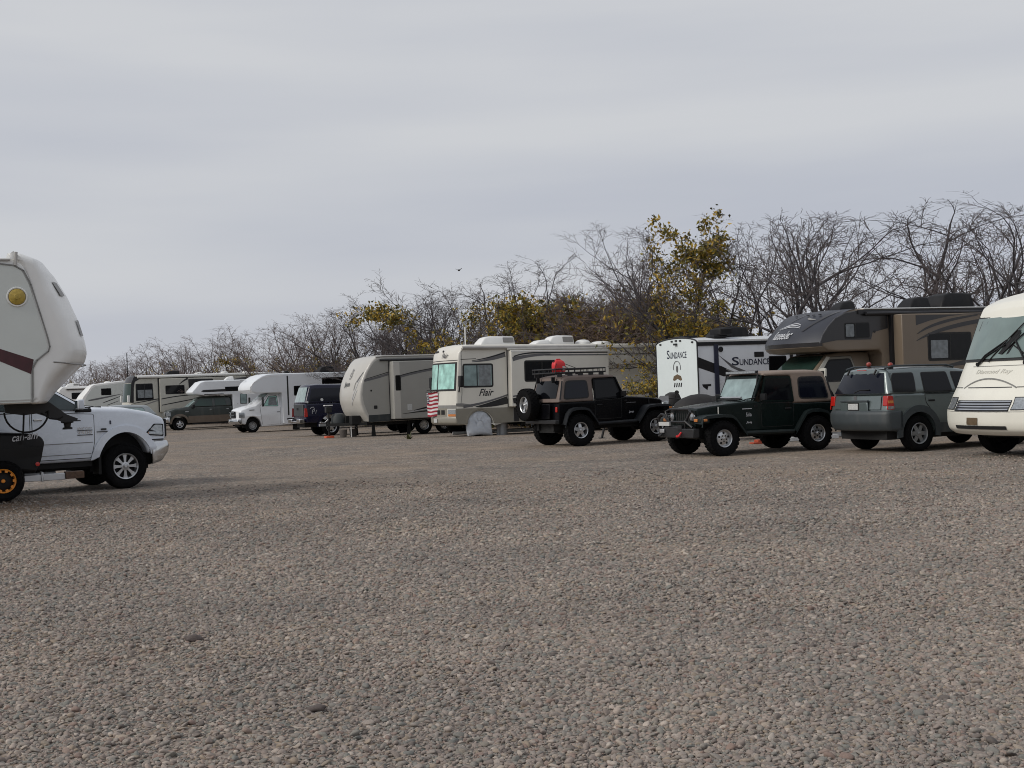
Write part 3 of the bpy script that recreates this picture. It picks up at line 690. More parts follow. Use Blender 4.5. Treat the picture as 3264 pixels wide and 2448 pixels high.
# ------------------------------------------------------------- two short off-road jeeps
def jeep(name, label, loc, head, z_, paint, flare, r, wy, style, near, lugs, rimm, bull=False, rack=False, spare=False, dz=0.):
    """near = +1 left side shown, -1 right side shown; all heights in metres above the ground"""
    t = thing(name, label, 'off-road car', (loc[0], loc[1], z_), head)
    U = dz
    hwT = lerp([(-2, .745), (.2, .755), (.34, .74), (.5, .66), (1.6, .53), (2, .52)])     # tub is wide, bonnet tapers forward
    F = Form(lambda x, z: hwT(x), xc=[.2, .35, .5, .9, 1.3], zc=[.8 + U])
    body = [(-1.75, .47 + U), (-1.68, .47 + U)] + arc(-1.187, .43 + U, .44, 172, 8, 10) + [(-.70, .47 + U), (.66, .49 + U), (.78, .62 + U), (.95, .76 + U), (1.42, .76 + U), (1.52, .62 + U), (1.60, .60 + U), (1.63, .64 + U), (1.64, .96 + U), (1.60, 1.00 + U),
            (1.3, 1.045 + U), (.9, 1.08 + U), (.36, 1.12 + U), (.22, 1.10 + U), (-.66, 1.04 + U), (-1.70, 1.03 + U), (-1.75, 1.0 + U)]
    F.cr = lambda x, z: .03 if (z > .95 + U and x > .3) else 0
    mb = MB(); F.shell(mb, body, r=.035); mb.obj('body', paint, t, weld=.0008)
    # doors and upper half door with window
    G = Form(lambda x, z: .755 - max(0, z - 1.08 - U) * .14, zc=[1.3 + U])
    for s in (1, -1):
        d = door(F, t, [(-.64, .56 + U), (.18, .56 + U), (.19, 1.07 + U), (-.64, 1.045 + U)], s, paint, (-.5, .93 + U), r=.05)
        window(G, t, [(-.66, 1.06 + U), (.22, 1.10 + U), (.10, 1.40 + U), (.02, 1.635 + U), (-.64, 1.62 + U)], s, 'dark_glass', frame=.045, fm=paint, r=.05)
    # hard top
    Hf = Form(lambda x, z: .748 - max(0, z - 1.05 - U) * .13, fb=lambda x, z: .05 if x < -1 else 0, cr=lambda x, z: .035 if z > 1.6 + U else 0, zc=[1.3 + U, 1.55 + U], xc=[-1.2, -.6])
    top = rpoly([(-1.80, 1.03 + U), (-.66, 1.03 + U), (-.655, 1.62 + U), (.02, 1.635 + U), (.06, 1.66 + U), (.02, 1.70 + U), (-.5, 1.725 + U), (-1.4, 1.715 + U), (-1.58, 1.68 + U)], .045, 3)
    mb = MB(); Hf.shell(mb, top, r=.05); ht = mb.obj('hard_top', 'hardtop_brown' if dz else 'hardtop_tan', t, weld=.0008)
    for s in (1, -1):
        window(Hf, t, [(-1.60, 1.10 + U), (-.80, 1.12 + U), (-.82, 1.60 + U), (-1.48, 1.60 + U)], s, 'blue_glass', frame=.03, r=.10)
        q = MB(); Hf.line(q, [(-1.69, 1.12 + U), (-1.58, 1.58 + U)], .035, s, .004); q.obj('vent_slot', 'decal_black', ht)
    # windscreen frame + glass
    wf = Form(lambda x, z: .70 - max(0, z - 1.1 - U) * .08)
    mb = MB(); wf.shell(mb, [(.30, 1.09 + U), (.36, 1.09 + U), (.10, 1.66 + U), (.04, 1.66 + U)], r=.02); fr = mb.obj('windscreen_frame', paint, t, weld=.0008)
    mb = MB(); wf.span(mb, [(.345, 1.135 + U), (.135, 1.59 + U)], -.9, .9, 6, .006); mb.obj('windscreen', 'pale_glass', t, fix=False)
    for y in (-.25, .35):
        part('wiper', 'black_plastic', fr, lambda m: m.tube([(.42, y, 1.115 + U), (.37, y + .12, 1.16 + U), (.33, y + .42, 1.19 + U)], .011, 6))
    # rear glass
    mb = MB(); Hf.span(mb, [(-1.62, 1.60 + U), (-1.765, 1.14 + U)], -.82, .82, 6, .012); mb.obj('rear_window', 'dark_glass', t, fix=False)
    for y in (.4, -.4): part('hinge', 'black_plastic', t, lambda m: m.box(-1.73, -1.64, y - .025, y + .025, 1.55 + U, 1.70 + U))
    # flares
    for s in (1, -1):
        for xc, rear in ((1.187, 0), (-1.187, 1)):
            if rear: pth = [(-1.66, .46 + U), (-1.56, .74 + U), (-1.45, .86 + U), (-1.30, .90 + U), (-1.05, .90 + U), (-.92, .86 + U), (-.80, .72 + U), (-.62, .46 + U)]
            else: pth = [(1.72, .70 + U), (1.70, .83 + U), (1.60, .875 + U), (1.2, .89 + U), (.98, .87 + U), (.88, .80 + U), (.76, .64 + U), (.62, .47 + U)]
            low = offset(pth + [(pth[-1][0] + .001, pth[-1][1] - .001)], 0)
            a = [(x, s * (.56 if not rear else .70), z) for x, z in pth]; yo = wy + .135
            b = [(x, s * yo, z - .015) for x, z in pth]; c = [(x, s * (yo + .005), z - .075) for x, z in pth]
            m = MB(); m.quadstrip(a, b); m.quadstrip(b, c); m.quadstrip(c, [(x, s * (yo - .04), z - .08) for x, z in pth]); m.obj('fender_flare', flare, t, sharp=60)
            m = MB(); m.prism([(xc - .5, .5 + U), (xc + .5, .5 + U), (xc + .42, .84 + U), (xc - .36, .86 + U)], s * .40, s * .44); m.obj('wheel_liner', 'chassis_black', t)
        if True:
            part('side_step', flare, t, lambda m: m.tube([(-.6, s * .80, .44 + U), (.62, s * .80, .46 + U)], .045, 8))
        m = MB(); m.box(1.5, 1.72, s * .50, s * .82, .70 + U, .83 + U); m.obj('fender_nose', flare, t, bevel=.03)
        m = MB(); m.box(1.715, 1.74, s * .56, s * .69, .735 + U, .80 + U); m.obj('indicator', 'lens_amber', t, bevel=.01)
        m = MB(); m.box(1.60, 1.69, s * (wy + .12), s * (wy + .145), .745 + U, .80 + U); m.obj('side_marker', 'lens_amber', t, bevel=.01)
        m = MB(); m.box(-1.785, -1.755, s * .62, s * .71, .78 + U, .92 + U); m.obj('tail_light', 'lens_red', t, bevel=.012)
        mi = MB(); mi.tube([(.22, s * .76, 1.10 + U), (.20, s * .88, 1.14 + U)], .015, 6); mi.box(.16, .22, s * .86 - .09, s * .86 + .09, 1.13 + U, 1.27 + U); mi.obj('mirror', 'black_plastic', t, bevel=.02)
        m = MB(); m.box(1.15, 1.18, s * .605 - .01, s * .605 + .01, .86 + U, 1.03 + U); m.obj('bonnet_latch', 'chrome' if bull else 'black_plastic', t)
        m = MB(); m.box(.28, .36, s * .755 - .012, s * .755 + .012, 1.0 + U, 1.03 + U); m.obj('bonnet_hinge', 'black_plastic', t)
    # grille: seven slots between round lamps
    gm = MB(); gm.box(1.635, 1.66, -.50, .50, .63 + U, .965 + U); gm.k = 1
    for i in range(7):
        y = (i - 3) * .083; gm.prism(rrect(y - .024, y + .024, .675 + U, .93 + U, .02), 1.655, 1.664, 'x')
    gm.obj('grille', [paint, 'chassis_black'], t)
    for s in (1, -1):
        h = MB(); h.lathe([(0, .095), (.035, .095), (.035, .082)], 20, (1.65, s * .405, .835 + U), 'x'); ho = h.obj('headlight', 'chrome', t)
        part('lens', 'lens_clear', ho, lambda m: m.lathe([(.028, .082), (.045, .05), (.05, .004)], 20, (1.65, s * .405, .835 + U), 'x'))
    # chassis, axles, bumpers
    part('chassis', 'chassis_black', t, lambda m: (m.box(-1.75, 1.6, -.45, -.33, .36 + U * .5, .50 + U), m.box(-1.75, 1.6, .33, .45, .36 + U * .5, .50 + U), m.box(-1.5, 1.3, -.33, .33, .40 + U, .52 + U), m.box(-1.7, -1.35, -.4, .4, .30 + U * .5, .5 + U)))
    for x in (1.187, -1.187):
        part('axle', 'chassis_black', t, lambda m: (m.tube([(x, -wy, r), (x, wy, r)], .045, 8), m.lathe([(-.13, .03), (-.08, .12), (.08, .12), (.13, .03)], 12, (x, .12, r))))
    m = MB(); m.box(-1.90, -1.77, -.80, .80, .48 + U, .58 + U); m.obj('rear_bumper', 'black_metal', t, bevel=.015)
    m = MB(); m.box(1.70, 1.86, -.72, .72, .40 + U, .60 + U); fb_ = m.obj('front_bumper', 'black_metal', t, bevel=.02)
    for x in (1.187, -1.187):
        for s in (1, -1): wheel(t, x, s * wy, r, .27, style, s, .50, lugs, rimm)
    return t
tj = jeep('green_jeep', 'dark green two-door off-roader with tan hard top, bull bar and light bar', (5.13, 28.55), 203.7, 0, 'jeep_green', 'flare_green', .372, .735, 'holes', 1, True, 'alloy', bull=True)
Vg = tj
part('bull_bar', 'black_metal', tj, lambda m: (m.tube([(1.80, -.66, .52), (1.86, -.66, .66), (1.88, -.64, .84), (1.86, -.56, .90), (1.84, -.46, .88), (1.82, -.36, .76), (1.80, -.30, .56)], .030, 8),
     m.tube([(1.80, .30, .56), (1.82, .36, .74), (1.78, .50, .94), (1.74, .40, 1.0), (1.73, -.40, 1.0), (1.78, -.50, .95), (1.82, -.36, .76)], .028, 8), m.tube([(1.84, -.36, .74), (1.84, .36, .74)], .022, 8), m.tube([(1.84, .36, .76), (1.80, .60, .62)], .026, 8)))
m = MB(); m.box(1.865, 1.90, -.62, -.18, .655, .735); m.obj('licence_plate', 'plate_white', tj)
m = MB(); m.tube([(1.80, -.45, .60), (1.80, .1, .60)], .06, 12); m.box(1.74, 1.86, .1, .26, .54, .67); m.obj('winch', 'black_metal', tj)
m = MB(); m.box(1.86, 1.90, -.60, -.42, .50, .58); m.obj('fairlead', 'alloy', tj, bevel=.01)
for y in (.20, -.55): part('tow_hook', 'can_red' if y > 0 else 'black_metal', tj, lambda m: m.tube([(1.86, y - .04, .46), (1.93, y - .04, .44), (1.95, y, .43), (1.93, y + .04, .44), (1.86, y + .04, .52)], .020, 6))
m = MB(); m.box(.10, .17, -.58, .58, 1.70, 1.765); lb = m.obj('light_bar', 'black_metal', tj, bevel=.01)
m = MB(); m.box(.165, .18, -.56, .56, 1.71, 1.758); m.obj('lens', 'lens_clear', lb)
for s in (1, -1): part('light_bar_bracket', 'black_metal', tj, lambda m: m.tube([(.22, s * .62, 1.3), (.13, s * .60, 1.72)], .014, 6))
part('jack', 'black_metal', tj, lambda m: (m.box(.42, .52, -.5, .42, 1.145, 1.175), m.box(.40, .54, -.60, -.42, 1.14, 1.24)))
part('jack_handle', 'alloy', tj, lambda m: m.tube([(.47, -.34, 1.20), (.47, .45, 1.20)], .022, 8))
part('rear_view_spare', 'tyre_rubber', tj, lambda m: m.lathe([(-.12, .2), (-.12, .34), (.12, .34), (.12, .2)], 28, (-1.95, 0, 1.0), 'x'))
for y in (.74,):
    text('lettering', 'Sahara', .17, .085, (.52, y * .92, .83), 'left', tj, 'decal_silver', .3, fn=lambda u, v: (.53 - u, .688 + .05 * min(1, u / .3), .80 + v))
    text('lettering', 'Jeep', .15, .06, (.52, y, .66), 'left', tj, 'decal_silver', .2, .01, fn=lambda u, v: (.53 - u, .688 + .05 * min(1, u / .3), .64 + v))
    part('emblem', 'decal_silver', tj, lambda m: m.box(.36, .62, .70, .715, .955, .97))

bj = jeep('black_jeep', 'black two-door off-roader with roof rack and rear spare wheel', (2.37, 35.42), 28.3, 0, 'jeep_black', 'flare_black', .418, .79, 'five', -1, True, 'alloy', dz=.125)
sp = wheel(bj, 0, 0, .43, .27, 'five', 1, .50, True, 'alloy', spare=1e-6)
sp.rotation_euler = (0, 0, pi / 2); sp.location = (-2.02, .42, 1.12)
part('spare_carrier', 'black_metal', bj, lambda m: (m.box(-1.92, -1.78, .10, .74, 1.05, 1.2), m.tube([(-1.84, .75, .66), (-1.86, .4, 1.1)], .04, 8)))
m = MB(); m.box(-1.84, -1.80, -.42, .62, .72, 1.12); m.obj('tailgate', 'jeep_black', bj, bevel=.02)
def rack(m):
    z0, z1 = 1.93, 2.03; x0, x1, yh = -1.72, -.20, .62
    for z in (z0, z1):
        m.tube([(x0, -yh, z), (x1, -yh, z), (x1, yh, z), (x0, yh, z), (x0, -yh, z)], .020, 6)
    for i in range(9):
        x = x0 + (x1 - x0) * i / 8; m.tube([(x, -yh, z0), (x, -yh, z1)], .012, 6); m.tube([(x, yh, z0), (x, yh, z1)], .012, 6); m.tube([(x, -yh, z0), (x, yh, z0)], .010, 6)
    for y in (-.5, -.25, 0, .25, .5): m.tube([(x0, y, z0), (x1, y, z0)], .008, 5); m.tube([(x1, y, z0), (x1, y, z1)], .01, 5); m.tube([(x0, y, z0), (x0, y, z1)], .01, 5)
    for i in range(5):
        x = x0 + .12 + (x1 - x0 - .24) * i / 4
        for s in (-1, 1): m.box(x - .07, x + .07, s * .60 - .015, s * .60 + .015, 1.82, z0)
part('roof_rack', 'black_metal', bj, rack)
text('lettering', 'Jeep', .16, .07, (0, 0, 0), 'right', bj, 'decal_silver', .2, .01, fn=lambda u, v: (.45 + u, -.700 + .02 * u, .79 + v))
part('emblem', 'decal_grey', bj, lambda m: m.box(.36, .66, -.735, -.715, 1.07, 1.085))
part('bump_stop', 'black_plastic', bj, lambda m: (m.box(-1.88, -1.80, .50, .62, 1.25, 1.45)))
# fuel can strapped to the rack
fc = MB(); x, y, z = -1.50, -.40, 1.955
base = rrect(x - .17, x + .17, y - .10, y + .10, .05); 
def ring(k, z_, sx=1., sy=1., dx=0.): return [(x + dx + (a - x) * sx, y + (b - y) * sy, z_) for a, b in base]
rr_ = [ring(0, z, .94, .94), ring(0, z + .03), ring(0, z + .17), ring(0, z + .22, .97, .97), ring(0, z + .27, .80, .86), ring(0, z + .305, .5, .6), ring(0, z + .32, .2, .3), ring(0, z + .322, .05, .1)]
n_ = len(base); fc.add([p for q in rr_ for p in q], [(k * n_ + i, k * n_ + (i + 1) % n_, (k + 1) * n_ + (i + 1) % n_, (k + 1) * n_ + i) for k in range(len(rr_) - 1) for i in range(n_)] + [tuple(range(n_))])
c_, s_ = math.cos(R(28.3)), math.sin(R(28.3))
can = thing('fuel_can', 'red plastic fuel can strapped on the black off-roader roof rack', 'fuel can', (2.37 + x * c_ - y * s_, 35.42 + x * s_ + y * c_, z), 28.3)
def sub(o, dx, dy, dz): o.location = (-dx, -dy, -dz); return o
sub(fc.obj('body', 'can_red', can), x, y, z)
sub(part('label_patch', 'plate_white', can, lambda m: m.box(x + .06, x + .13, y - .106, y - .101, z + .04, z + .15)), x, y, z)
sub(part('handle', 'can_red', can, lambda m: m.tube([(x - .09, y, z + .27), (x - .06, y, z + .335), (x + .05, y, z + .335), (x + .08, y, z + .27)], .016, 8)), x, y, z)
sub(part('cap', 'black_plastic', can, lambda m: m.lathe([(0, .03), (.05, .03), (.05, .004)], 12, (x - .12, y, z + .24), 'z')), x, y, z)
sub(part('strap', 'black_plastic', can, lambda m: (m.tube([(x - .02, y - .02, z + .31), (x - .24, y - .2, z + .08)], .008, 5), m.tube([(x + .1, y - .02, z + .24), (x + .52, y - .2, z + .05)], .008, 5), m.tube([(x + .14, y + .02, z + .2), (x + .5, y + .25, z + .05)], .008, 5))), x, y, z)

# ------------------------------------------------------------- grey green SUV (rear and right side shown)
es = thing('grey_suv', 'silver grey sport utility car seen from its rear right corner', 'SUV', (8.99, 27.72, 0), 24.9)
hb = lerp([(.3, .86), (.6, .885), (.9, .89), (1.15, .875), (1.2, .865), (1.66, .665), (1.8, .62)])
F = Form(lambda x, z: hb(z) - (.04 if x > 1.9 else 0), fb=lambda x, z: -.22 * (x > 1.6) * min(1, (x - 1.6) * 2) + (.10 if x < -1.9 else 0), zc=[.6, .9, 1.15], xc=[-1.9, -1.6, 1.6, 1.9])
body = [(-2.14, .45), (-1.78, .42)] + arc(-1.31, .37, .43, 175, 5, 12) + [(-.8, .36), (.8, .36)] + arc(1.31, .37, .43, 175, 5, 12) + [(1.85, .38), (2.10, .45), (2.16, .70), (2.12, .92), (2.0, 1.02), (1.3, 1.12), (1.02, 1.16), (-2.05, 1.20), (-2.15, 1.12), (-2.20, .86), (-2.22, .55)]
mb = MB(); F.shell(mb, body, r=.07); mb.obj('body', 'suv_silver', es, weld=.0008)
G = Form(lambda x, z: hb(z), fb=lambda x, z: -.12 if x > .3 else (.10 if x < -1.9 else 0), cr=lambda x, z: .04 if z > 1.6 else 0, zc=[1.3, 1.5, 1.62], xc=[-1.9, .3])
top = rpoly([(-2.15, 1.17), (1.05, 1.14), (.55, 1.42), (.18, 1.61), (-.2, 1.67), (-1.2, 1.70), (-1.90, 1.68), (-2.0, 1.64)], .05)
mb = MB(); G.shell(mb, top, r=.07); mb.obj('cabin', 'suv_silver', es, weld=.0008)
for s in (1, -1):
    window(G, es, [(-1.95, 1.21), (-1.36, 1.19), (-1.30, 1.40), (-1.27, 1.60), (-1.80, 1.605), (-1.88, 1.5)], s, frame=.02, r=.05)
    window(G, es, [(-1.15, 1.185), (-.40, 1.175), (-.40, 1.595), (-1.08, 1.60)], s, frame=.02, r=.05)
    window(G, es, [(-.30, 1.175), (.66, 1.165), (.50, 1.36), (.16, 1.575), (-.30, 1.595)], s, frame=.02, r=.05)
    door(F, es, [(-.74, .52), (-.36, .50), (-.36, 1.14), (-1.14, 1.15), (-1.12, .98)], s, 'suv_silver', (-.98, 1.02))
    door(F, es, [(-.33, .50), (.78, .50), (.90, .9), (.86, 1.12), (-.33, 1.14)], s, 'suv_silver', (-.16, 1.02))
    for xc in (-1.31, 1.31):
        q = MB(); F.panel(q, arc(xc, .37, .56, -8, 188, 16, .57) + arc(xc, .37, .43, 188, -8, 16), s, .018, .04); q.obj('wheel_arch_trim', 'cladding_grey', es)
        q = MB(); arch_gap(q, xc, .37, .45, s * .55, s * .58); q.obj('wheel_liner', 'chassis_black', es)
    q = MB(); F.panel(q, [(-.8, .36), (.8, .36), (.8, .56), (-.8, .56)], s, .012, .03); q.obj('side_cladding', 'cladding_grey', es)
    q = MB(); Fl = Form(lambda x, z: hb(z), fb=F.fb); Fl.panel(q, rpoly([(-2.12, .87), (-1.95, .87), (-1.97, 1.15), (-2.08, 1.15)], .03), s, .008, .03); tl = q.obj('tail_light', 'lens_red', es)
    q = MB(); Fl.panel(q, [(-2.11, .88), (-1.96, .88), (-1.965, .94), (-2.11, .94)], s, .011, .01); q.obj('reversing_lens', 'lens_clear', tl)
    q = MB(); Fl.panel(q, [(-2.10, 1.0), (-1.965, 1.0), (-1.97, 1.055), (-2.095, 1.055)], s, .011, .01); q.obj('indicator_lens', 'lens_amber', tl)
    part('rear_lens', 'lens_red', tl, lambda m: m.hull([(-2.12, s * .74, .95), (-2.06, s * .74, .95), (-2.06, s * .886, .95), (-2.12, s * .886, .95)], [(-2.10, s * .74, 1.15), (-2.04, s * .74, 1.15), (-2.04, s * .875, 1.15), (-2.10, s * .875, 1.15)]), bevel=.01)
    part('roof_rail', 'cladding_grey', es, lambda m: m.tube([(-1.9, s * .59, 1.70), (-1.7, s * .60, 1.745), (-.3, s * .60, 1.73), (-.1, s * .60, 1.68)], .02, 8))
    mi = MB(); mi.box(.62, .72, s * .98 - .10, s * .98 + .10, 1.14, 1.28); mi.obj('mirror', 'black_plastic', es, bevel=.03)
Rr = Form(lambda x, z: hb(z), fb=lambda x, z: .10)
q = MB(); Rr.span(q, [(-1.965, 1.64), (-2.0, 1.60), (-2.15, 1.20)], -.88, .88, 8, .012); q.obj('rear_window', 'blue_glass', es, fix=False)
q = MB(); Rr.span(q, [(-2.16, 1.145), (-2.205, .88)], -.80, .80, 8, .010); tg = q.obj('tailgate', 'suv_silver', es, fix=False)
part('plate_recess', 'suv_silver', tg, lambda m: m.box(-2.235, -2.20, -.42, .42, .84, 1.03), bevel=.02)
part('tailgate_trim', 'cladding_grey', tg, lambda m: m.box(-2.24, -2.18, -.42, .42, 1.03, 1.07), bevel=.012)
pl = part('licence_plate', 'rubber_seal', tg, lambda m: m.box(-2.245, -2.232, -.17, .17, .86, 1.02))
part('plate_face', 'plate_white', pl, lambda m: m.box(-2.25, -2.246, -.15, .15, .88, 1.0))
part('wiper', 'black_plastic', es, lambda m: (m.tube([(-2.155, .05, 1.22), (-2.13, -.1, 1.27), (-2.13, -.38, 1.275)], .012, 6)))
for y in (.36, -.46): part('hinge', 'black_plastic', es, lambda m: m.tube([(-2.0, y, 1.68), (-2.04, y + .03, 1.58)], .022, 6))
part('brake_light', 'lens_red', es, lambda m: m.box(-1.99, -1.94, -.14, .14, 1.655, 1.68))
part('emblem', 'decal_grey', tg, lambda m: m.lathe([(0, .05), (-.012, .05), (-.012, .003)], 16, (-2.17, 0, 1.11), 'x'))
Bm = Form(lambda x, z: .905, fb=lambda x, z: .20 if x < -1.9 else 0, zc=[.6], xc=[-1.95])
mb = MB(); Bm.shell(mb, rpoly([(-1.74, .43), (-1.74, .86), (-2.28, .86), (-2.33, .80), (-2.33, .60), (-2.24, .44)], .05), r=.06); mb.obj('rear_bumper', 'cladding_grey', es, weld=.0008)
Bf = Form(lambda x, z: .895, fb=lambda x, z: -.25 if x > 1.9 else 0)
mb = MB(); Bf.shell(mb, rpoly([(1.76, .36), (2.18, .38), (2.26, .55), (2.24, .72), (1.76, .72)], .05), r=.06); mb.obj('front_bumper', 'cladding_grey', es, weld=.0008)
q = MB(); wsF = Form(lambda x, z: hb(z), fb=lambda x, z: -.12); wsF.span(q, [(.98, 1.19), (.22, 1.60)], -.9, .9, 8, .01); q.obj('windscreen', 'dark_glass', es, fix=False)
part('chassis', 'chassis_black', es, lambda m: m.box(-2.0, 2.0, -.7, .7, .26, .46))
for x in (-1.31, 1.31):
    for s in (1, -1): wheel(es, x, s * .775, .365, .23, 'six', s, .58, False, 'steel_wheel')
c_, s_ = math.cos(R(24.9)), math.sin(R(24.9))
for lx, ly, lb in ((-1.78, .02, 'red orange magnetic towing lamp, the left one on the grey SUV roof'), (-1.72, -.56, 'red orange magnetic towing lamp above the right rear corner of the grey SUV')):
    o = thing('towing_lamp', lb, 'lamp', (8.99 + lx * c_ - ly * s_, 27.72 + lx * s_ + ly * c_, 1.715 if ly > -.3 else 1.69), 24.9, 'magnetic towing lamps on the SUV roof')
    part('globe', 'lens_red', o, lambda m: m.lathe([(.03, .025), (.05, .045), (.08, .055), (.11, .042), (.122, .018), (.124, .002)], 16, (0, 0, 0), 'z')).data.materials[0] = M['lamp_red_dark']
    part('base', 'black_plastic', o, lambda m: m.lathe([(-.01, .06), (.03, .055), (.035, .03)], 16, (0, 0, 0), 'z'))

# ------------------------------------------------------------- heavy white pickup (right side shown)
def pickup_cab(t, F, G, paint, wins, doors, s, glass='dark_glass', hm='chrome'):
    for w_ in wins: window(G, t, w_, s, glass, frame=.018, r=.04)
    for d, h in doors: door(F, t, d, s, paint, h, hm=hm)
rm = thing('white_pickup', 'white heavy-duty pickup truck with chrome bumper under the trailer nose', 'pickup truck', (-9.28, 24.27, 0), 36.8)
hr = lerp([(.5, .97), (.75, 1.0), (1.2, .985), (1.5, .955), (1.54, .94), (1.93, .74), (2.0, .70)])
F = Form(lambda x, z: hr(z) - (.03 if x > 2.3 else 0), fb=lambda x, z: -.11 * min(1, max(0, (x - 1.9) * 1.8)), cr=lambda x, z: .05 if (z > 1.2 and x > 1.2) else 0, zc=[.75, 1.0, 1.2, 1.35], xc=[1.2, 1.9, 2.2, 2.45])
body = [(-3.0, .62), (-2.3, .60)] + arc(-1.75, .42, .56, 165, 15, 12) + [(-1.17, .56), (1.17, .56), (1.24, .60)] + arc(1.75, .43, .53, 160, 20, 16, .63) + [(2.34, .64), (2.60, .70), (2.66, .95), (2.66, 1.20), (2.62, 1.29), (2.4, 1.385), (1.85, 1.49), (1.24, 1.53), (-1.1, 1.50), (-1.15, 1.44), (-3.0, 1.44)]
mb = MB(); F.shell(mb, rpoly(body, .02, 1), r=.07); mb.obj('body', 'ram_white', rm, weld=.0008)
G = Form(lambda x, z: hr(z), fb=lambda x, z: -.16 if x > .4 else 0, cr=lambda x, z: .04 if z > 1.85 else 0, zc=[1.6, 1.75, 1.88], xc=[.4])
mb = MB(); G.shell(mb, rpoly([(-1.15, 1.46), (1.30, 1.48), (.62, 1.92), (.34, 1.975), (-.2, 1.99), (-.95, 1.97), (-1.08, 1.90)], .05), r=.06); mb.obj('cab', 'ram_white', rm, weld=.0008)
for s in (1, -1):
    pickup_cab(rm, F, G, 'ram_white', [[(.26, 1.53), (1.04, 1.49), (.46, 1.885), (.26, 1.90)], [(-.88, 1.53), (.16, 1.53), (.16, 1.90), (-.80, 1.885)]],
       [([(.04, .62), (1.10, .62), (1.17, .9), (1.18, 1.42), (.06, 1.49)], (.16, 1.36)), ([(-1.02, .62), (.0, .62), (.02, 1.49), (-1.0, 1.48)], (-.86, 1.36))], s, 'cab_glass')
    q = MB(); F.line(q, [(-1.0, .905), (1.14, .905)], .012, s, .012); F.line(q, [(-1.0, .70), (1.10, .70)], .01, s, .012); q.obj('body_crease', 'seam_grey', rm)
    for xc in (1.75, -1.75):
        q = MB(); F.panel(q, arc(xc, .44, .67, 10, 170, 18, .745) + arc(xc, .43, .53, 162, 18, 18, .63), s, .03, .05); q.obj('fender_flare', 'ram_white', rm, sharp=50)
        q = MB(); q.prism(arc(xc, .43, .56, -8, 188, 16, .65), s * .62, s * .66); q.obj('wheel_liner', 'chassis_black', rm)
    q = MB(); F.panel(q, rpoly([(2.12, .99), (2.51, .945), (2.51, 1.18), (2.33, 1.19), (2.27, 1.13)], .02), s, .012, .05); hl = q.obj('headlight', 'black_plastic', rm)
    q = MB(); F.panel(q, rpoly([(2.17, 1.005), (2.49, .97), (2.49, 1.16), (2.35, 1.17), (2.29, 1.12)], .02), s, .016, .02); q.obj('lens', 'lens_clear', hl)
    q = MB(); F.panel(q, rpoly([(2.18, 1.012), (2.25, 1.005), (2.30, 1.10), (2.265, 1.08)], .01), s, .02, .01); q.obj('indicator_lens', 'lens_amber', hl)
    part('mirror', 'ram_white', rm, lambda m: (m.box(.80, .92, s * 1.18 - .10, s * 1.18 + .10, 1.52, 1.70),), bevel=.025)
    part('mirror_arm', 'black_plastic', rm, lambda m: (m.box(.86, .94, s * .98 - .1, s * .98 + .14, 1.50, 1.60), m.box(.84, 1.15, s * .955 - .02, s * .955 + .02, 1.46, 1.53)), bevel=.02)
    part('mirror_glass', 'chrome', rm, lambda m: m.box(.795, .80, s * 1.18 - .075, s * 1.18 + .075, 1.54, 1.68))
    q = MB(); F.line(q, [(2.22, .888), (2.50, .888)], .024, s, .014); q.obj('bumper_gap', 'rubber_seal', rm)
    q = MB(); F.panel(q, rrect(1.47, 1.50, 1.22, 1.29, .01), s, .012); q.obj('side_badge', 'decal_navy', rm)
text('lettering', 'HEAVY DUTY', .27, .05, (.87, -1.0, 1.10), 'right', rm, 'chrome', 0, .01, fn=lambda u, v: (.86 + u, -hr(1.15) - .016, 1.14 + v))
text('lettering', '2500', .27, .05, (0, 0, 0), 'right', rm, 'chrome', 0, .012, fn=lambda u, v: (.86 + u, -hr(1.1) - .016, 1.065 + v))
part('emblem', 'decal_black', rm, lambda m: (m.box(.86, 1.14, -1.008, -.99, 1.125, 1.137), m.box(.86, 1.14, -1.008, -.99, 1.04, 1.053), m.box(1.22, 1.42, -1.008, -.98, 1.085, 1.098), m.box(1.30, 1.40, -1.006, -.98, 1.12, 1.15)))
Bf = Form(lambda x, z: 1.0, fb=lambda x, z: -.16 * min(1, max(0, (x - 2.2) * 2)), zc=[.6], xc=[2.4])
mb = MB(); Bf.shell(mb, rpoly([(2.28, .42), (2.58, .48), (2.74, .64), (2.77, .76), (2.72, .87), (2.28, .87)], .04), r=.05); bpr = mb.obj('front_bumper', 'chrome', rm, weld=.0008)
part('fog_light', 'lens_clear', bpr, lambda m: [m.lathe([(0, .06), (.05, .06), (.05, .003)], 12, (2.48, s * .80, .70), 'x') for s in (1, -1)])
gl = part('grille', 'black_plastic', rm, lambda m: m.prism([(2.40, -.87), (2.615, -.87), (2.69, -.5), (2.71, 0), (2.69, .5), (2.615, .87), (2.40, .87)], .93, 1.275, 'z'), bevel=.02)
part('grille_frame', 'chrome', gl, lambda m: m.prism([(2.40, -.86), (2.61, -.86), (2.685, -.5), (2.705, 0), (2.685, .5), (2.61, .86), (2.40, .86)], .90, .93, 'z'))
part('grille_bar', 'chrome', gl, lambda m: (m.box(2.66, 2.72, -.5, .5, 1.07, 1.11), m.box(2.66, 2.725, -.03, .03, .95, 1.25)))
q = MB(); wsF = Form(lambda x, z: hr(z), fb=lambda x, z: -.16); wsF.span(q, [(1.24, 1.53), (.66, 1.905)], -.87, .87, 8, .008); q.obj('windscreen', 'green_glass', rm, fix=False)
part('cowl', 'black_plastic', rm, lambda m: m.box(1.18, 1.42, -.72, .72, 1.52, 1.56), bevel=.015)
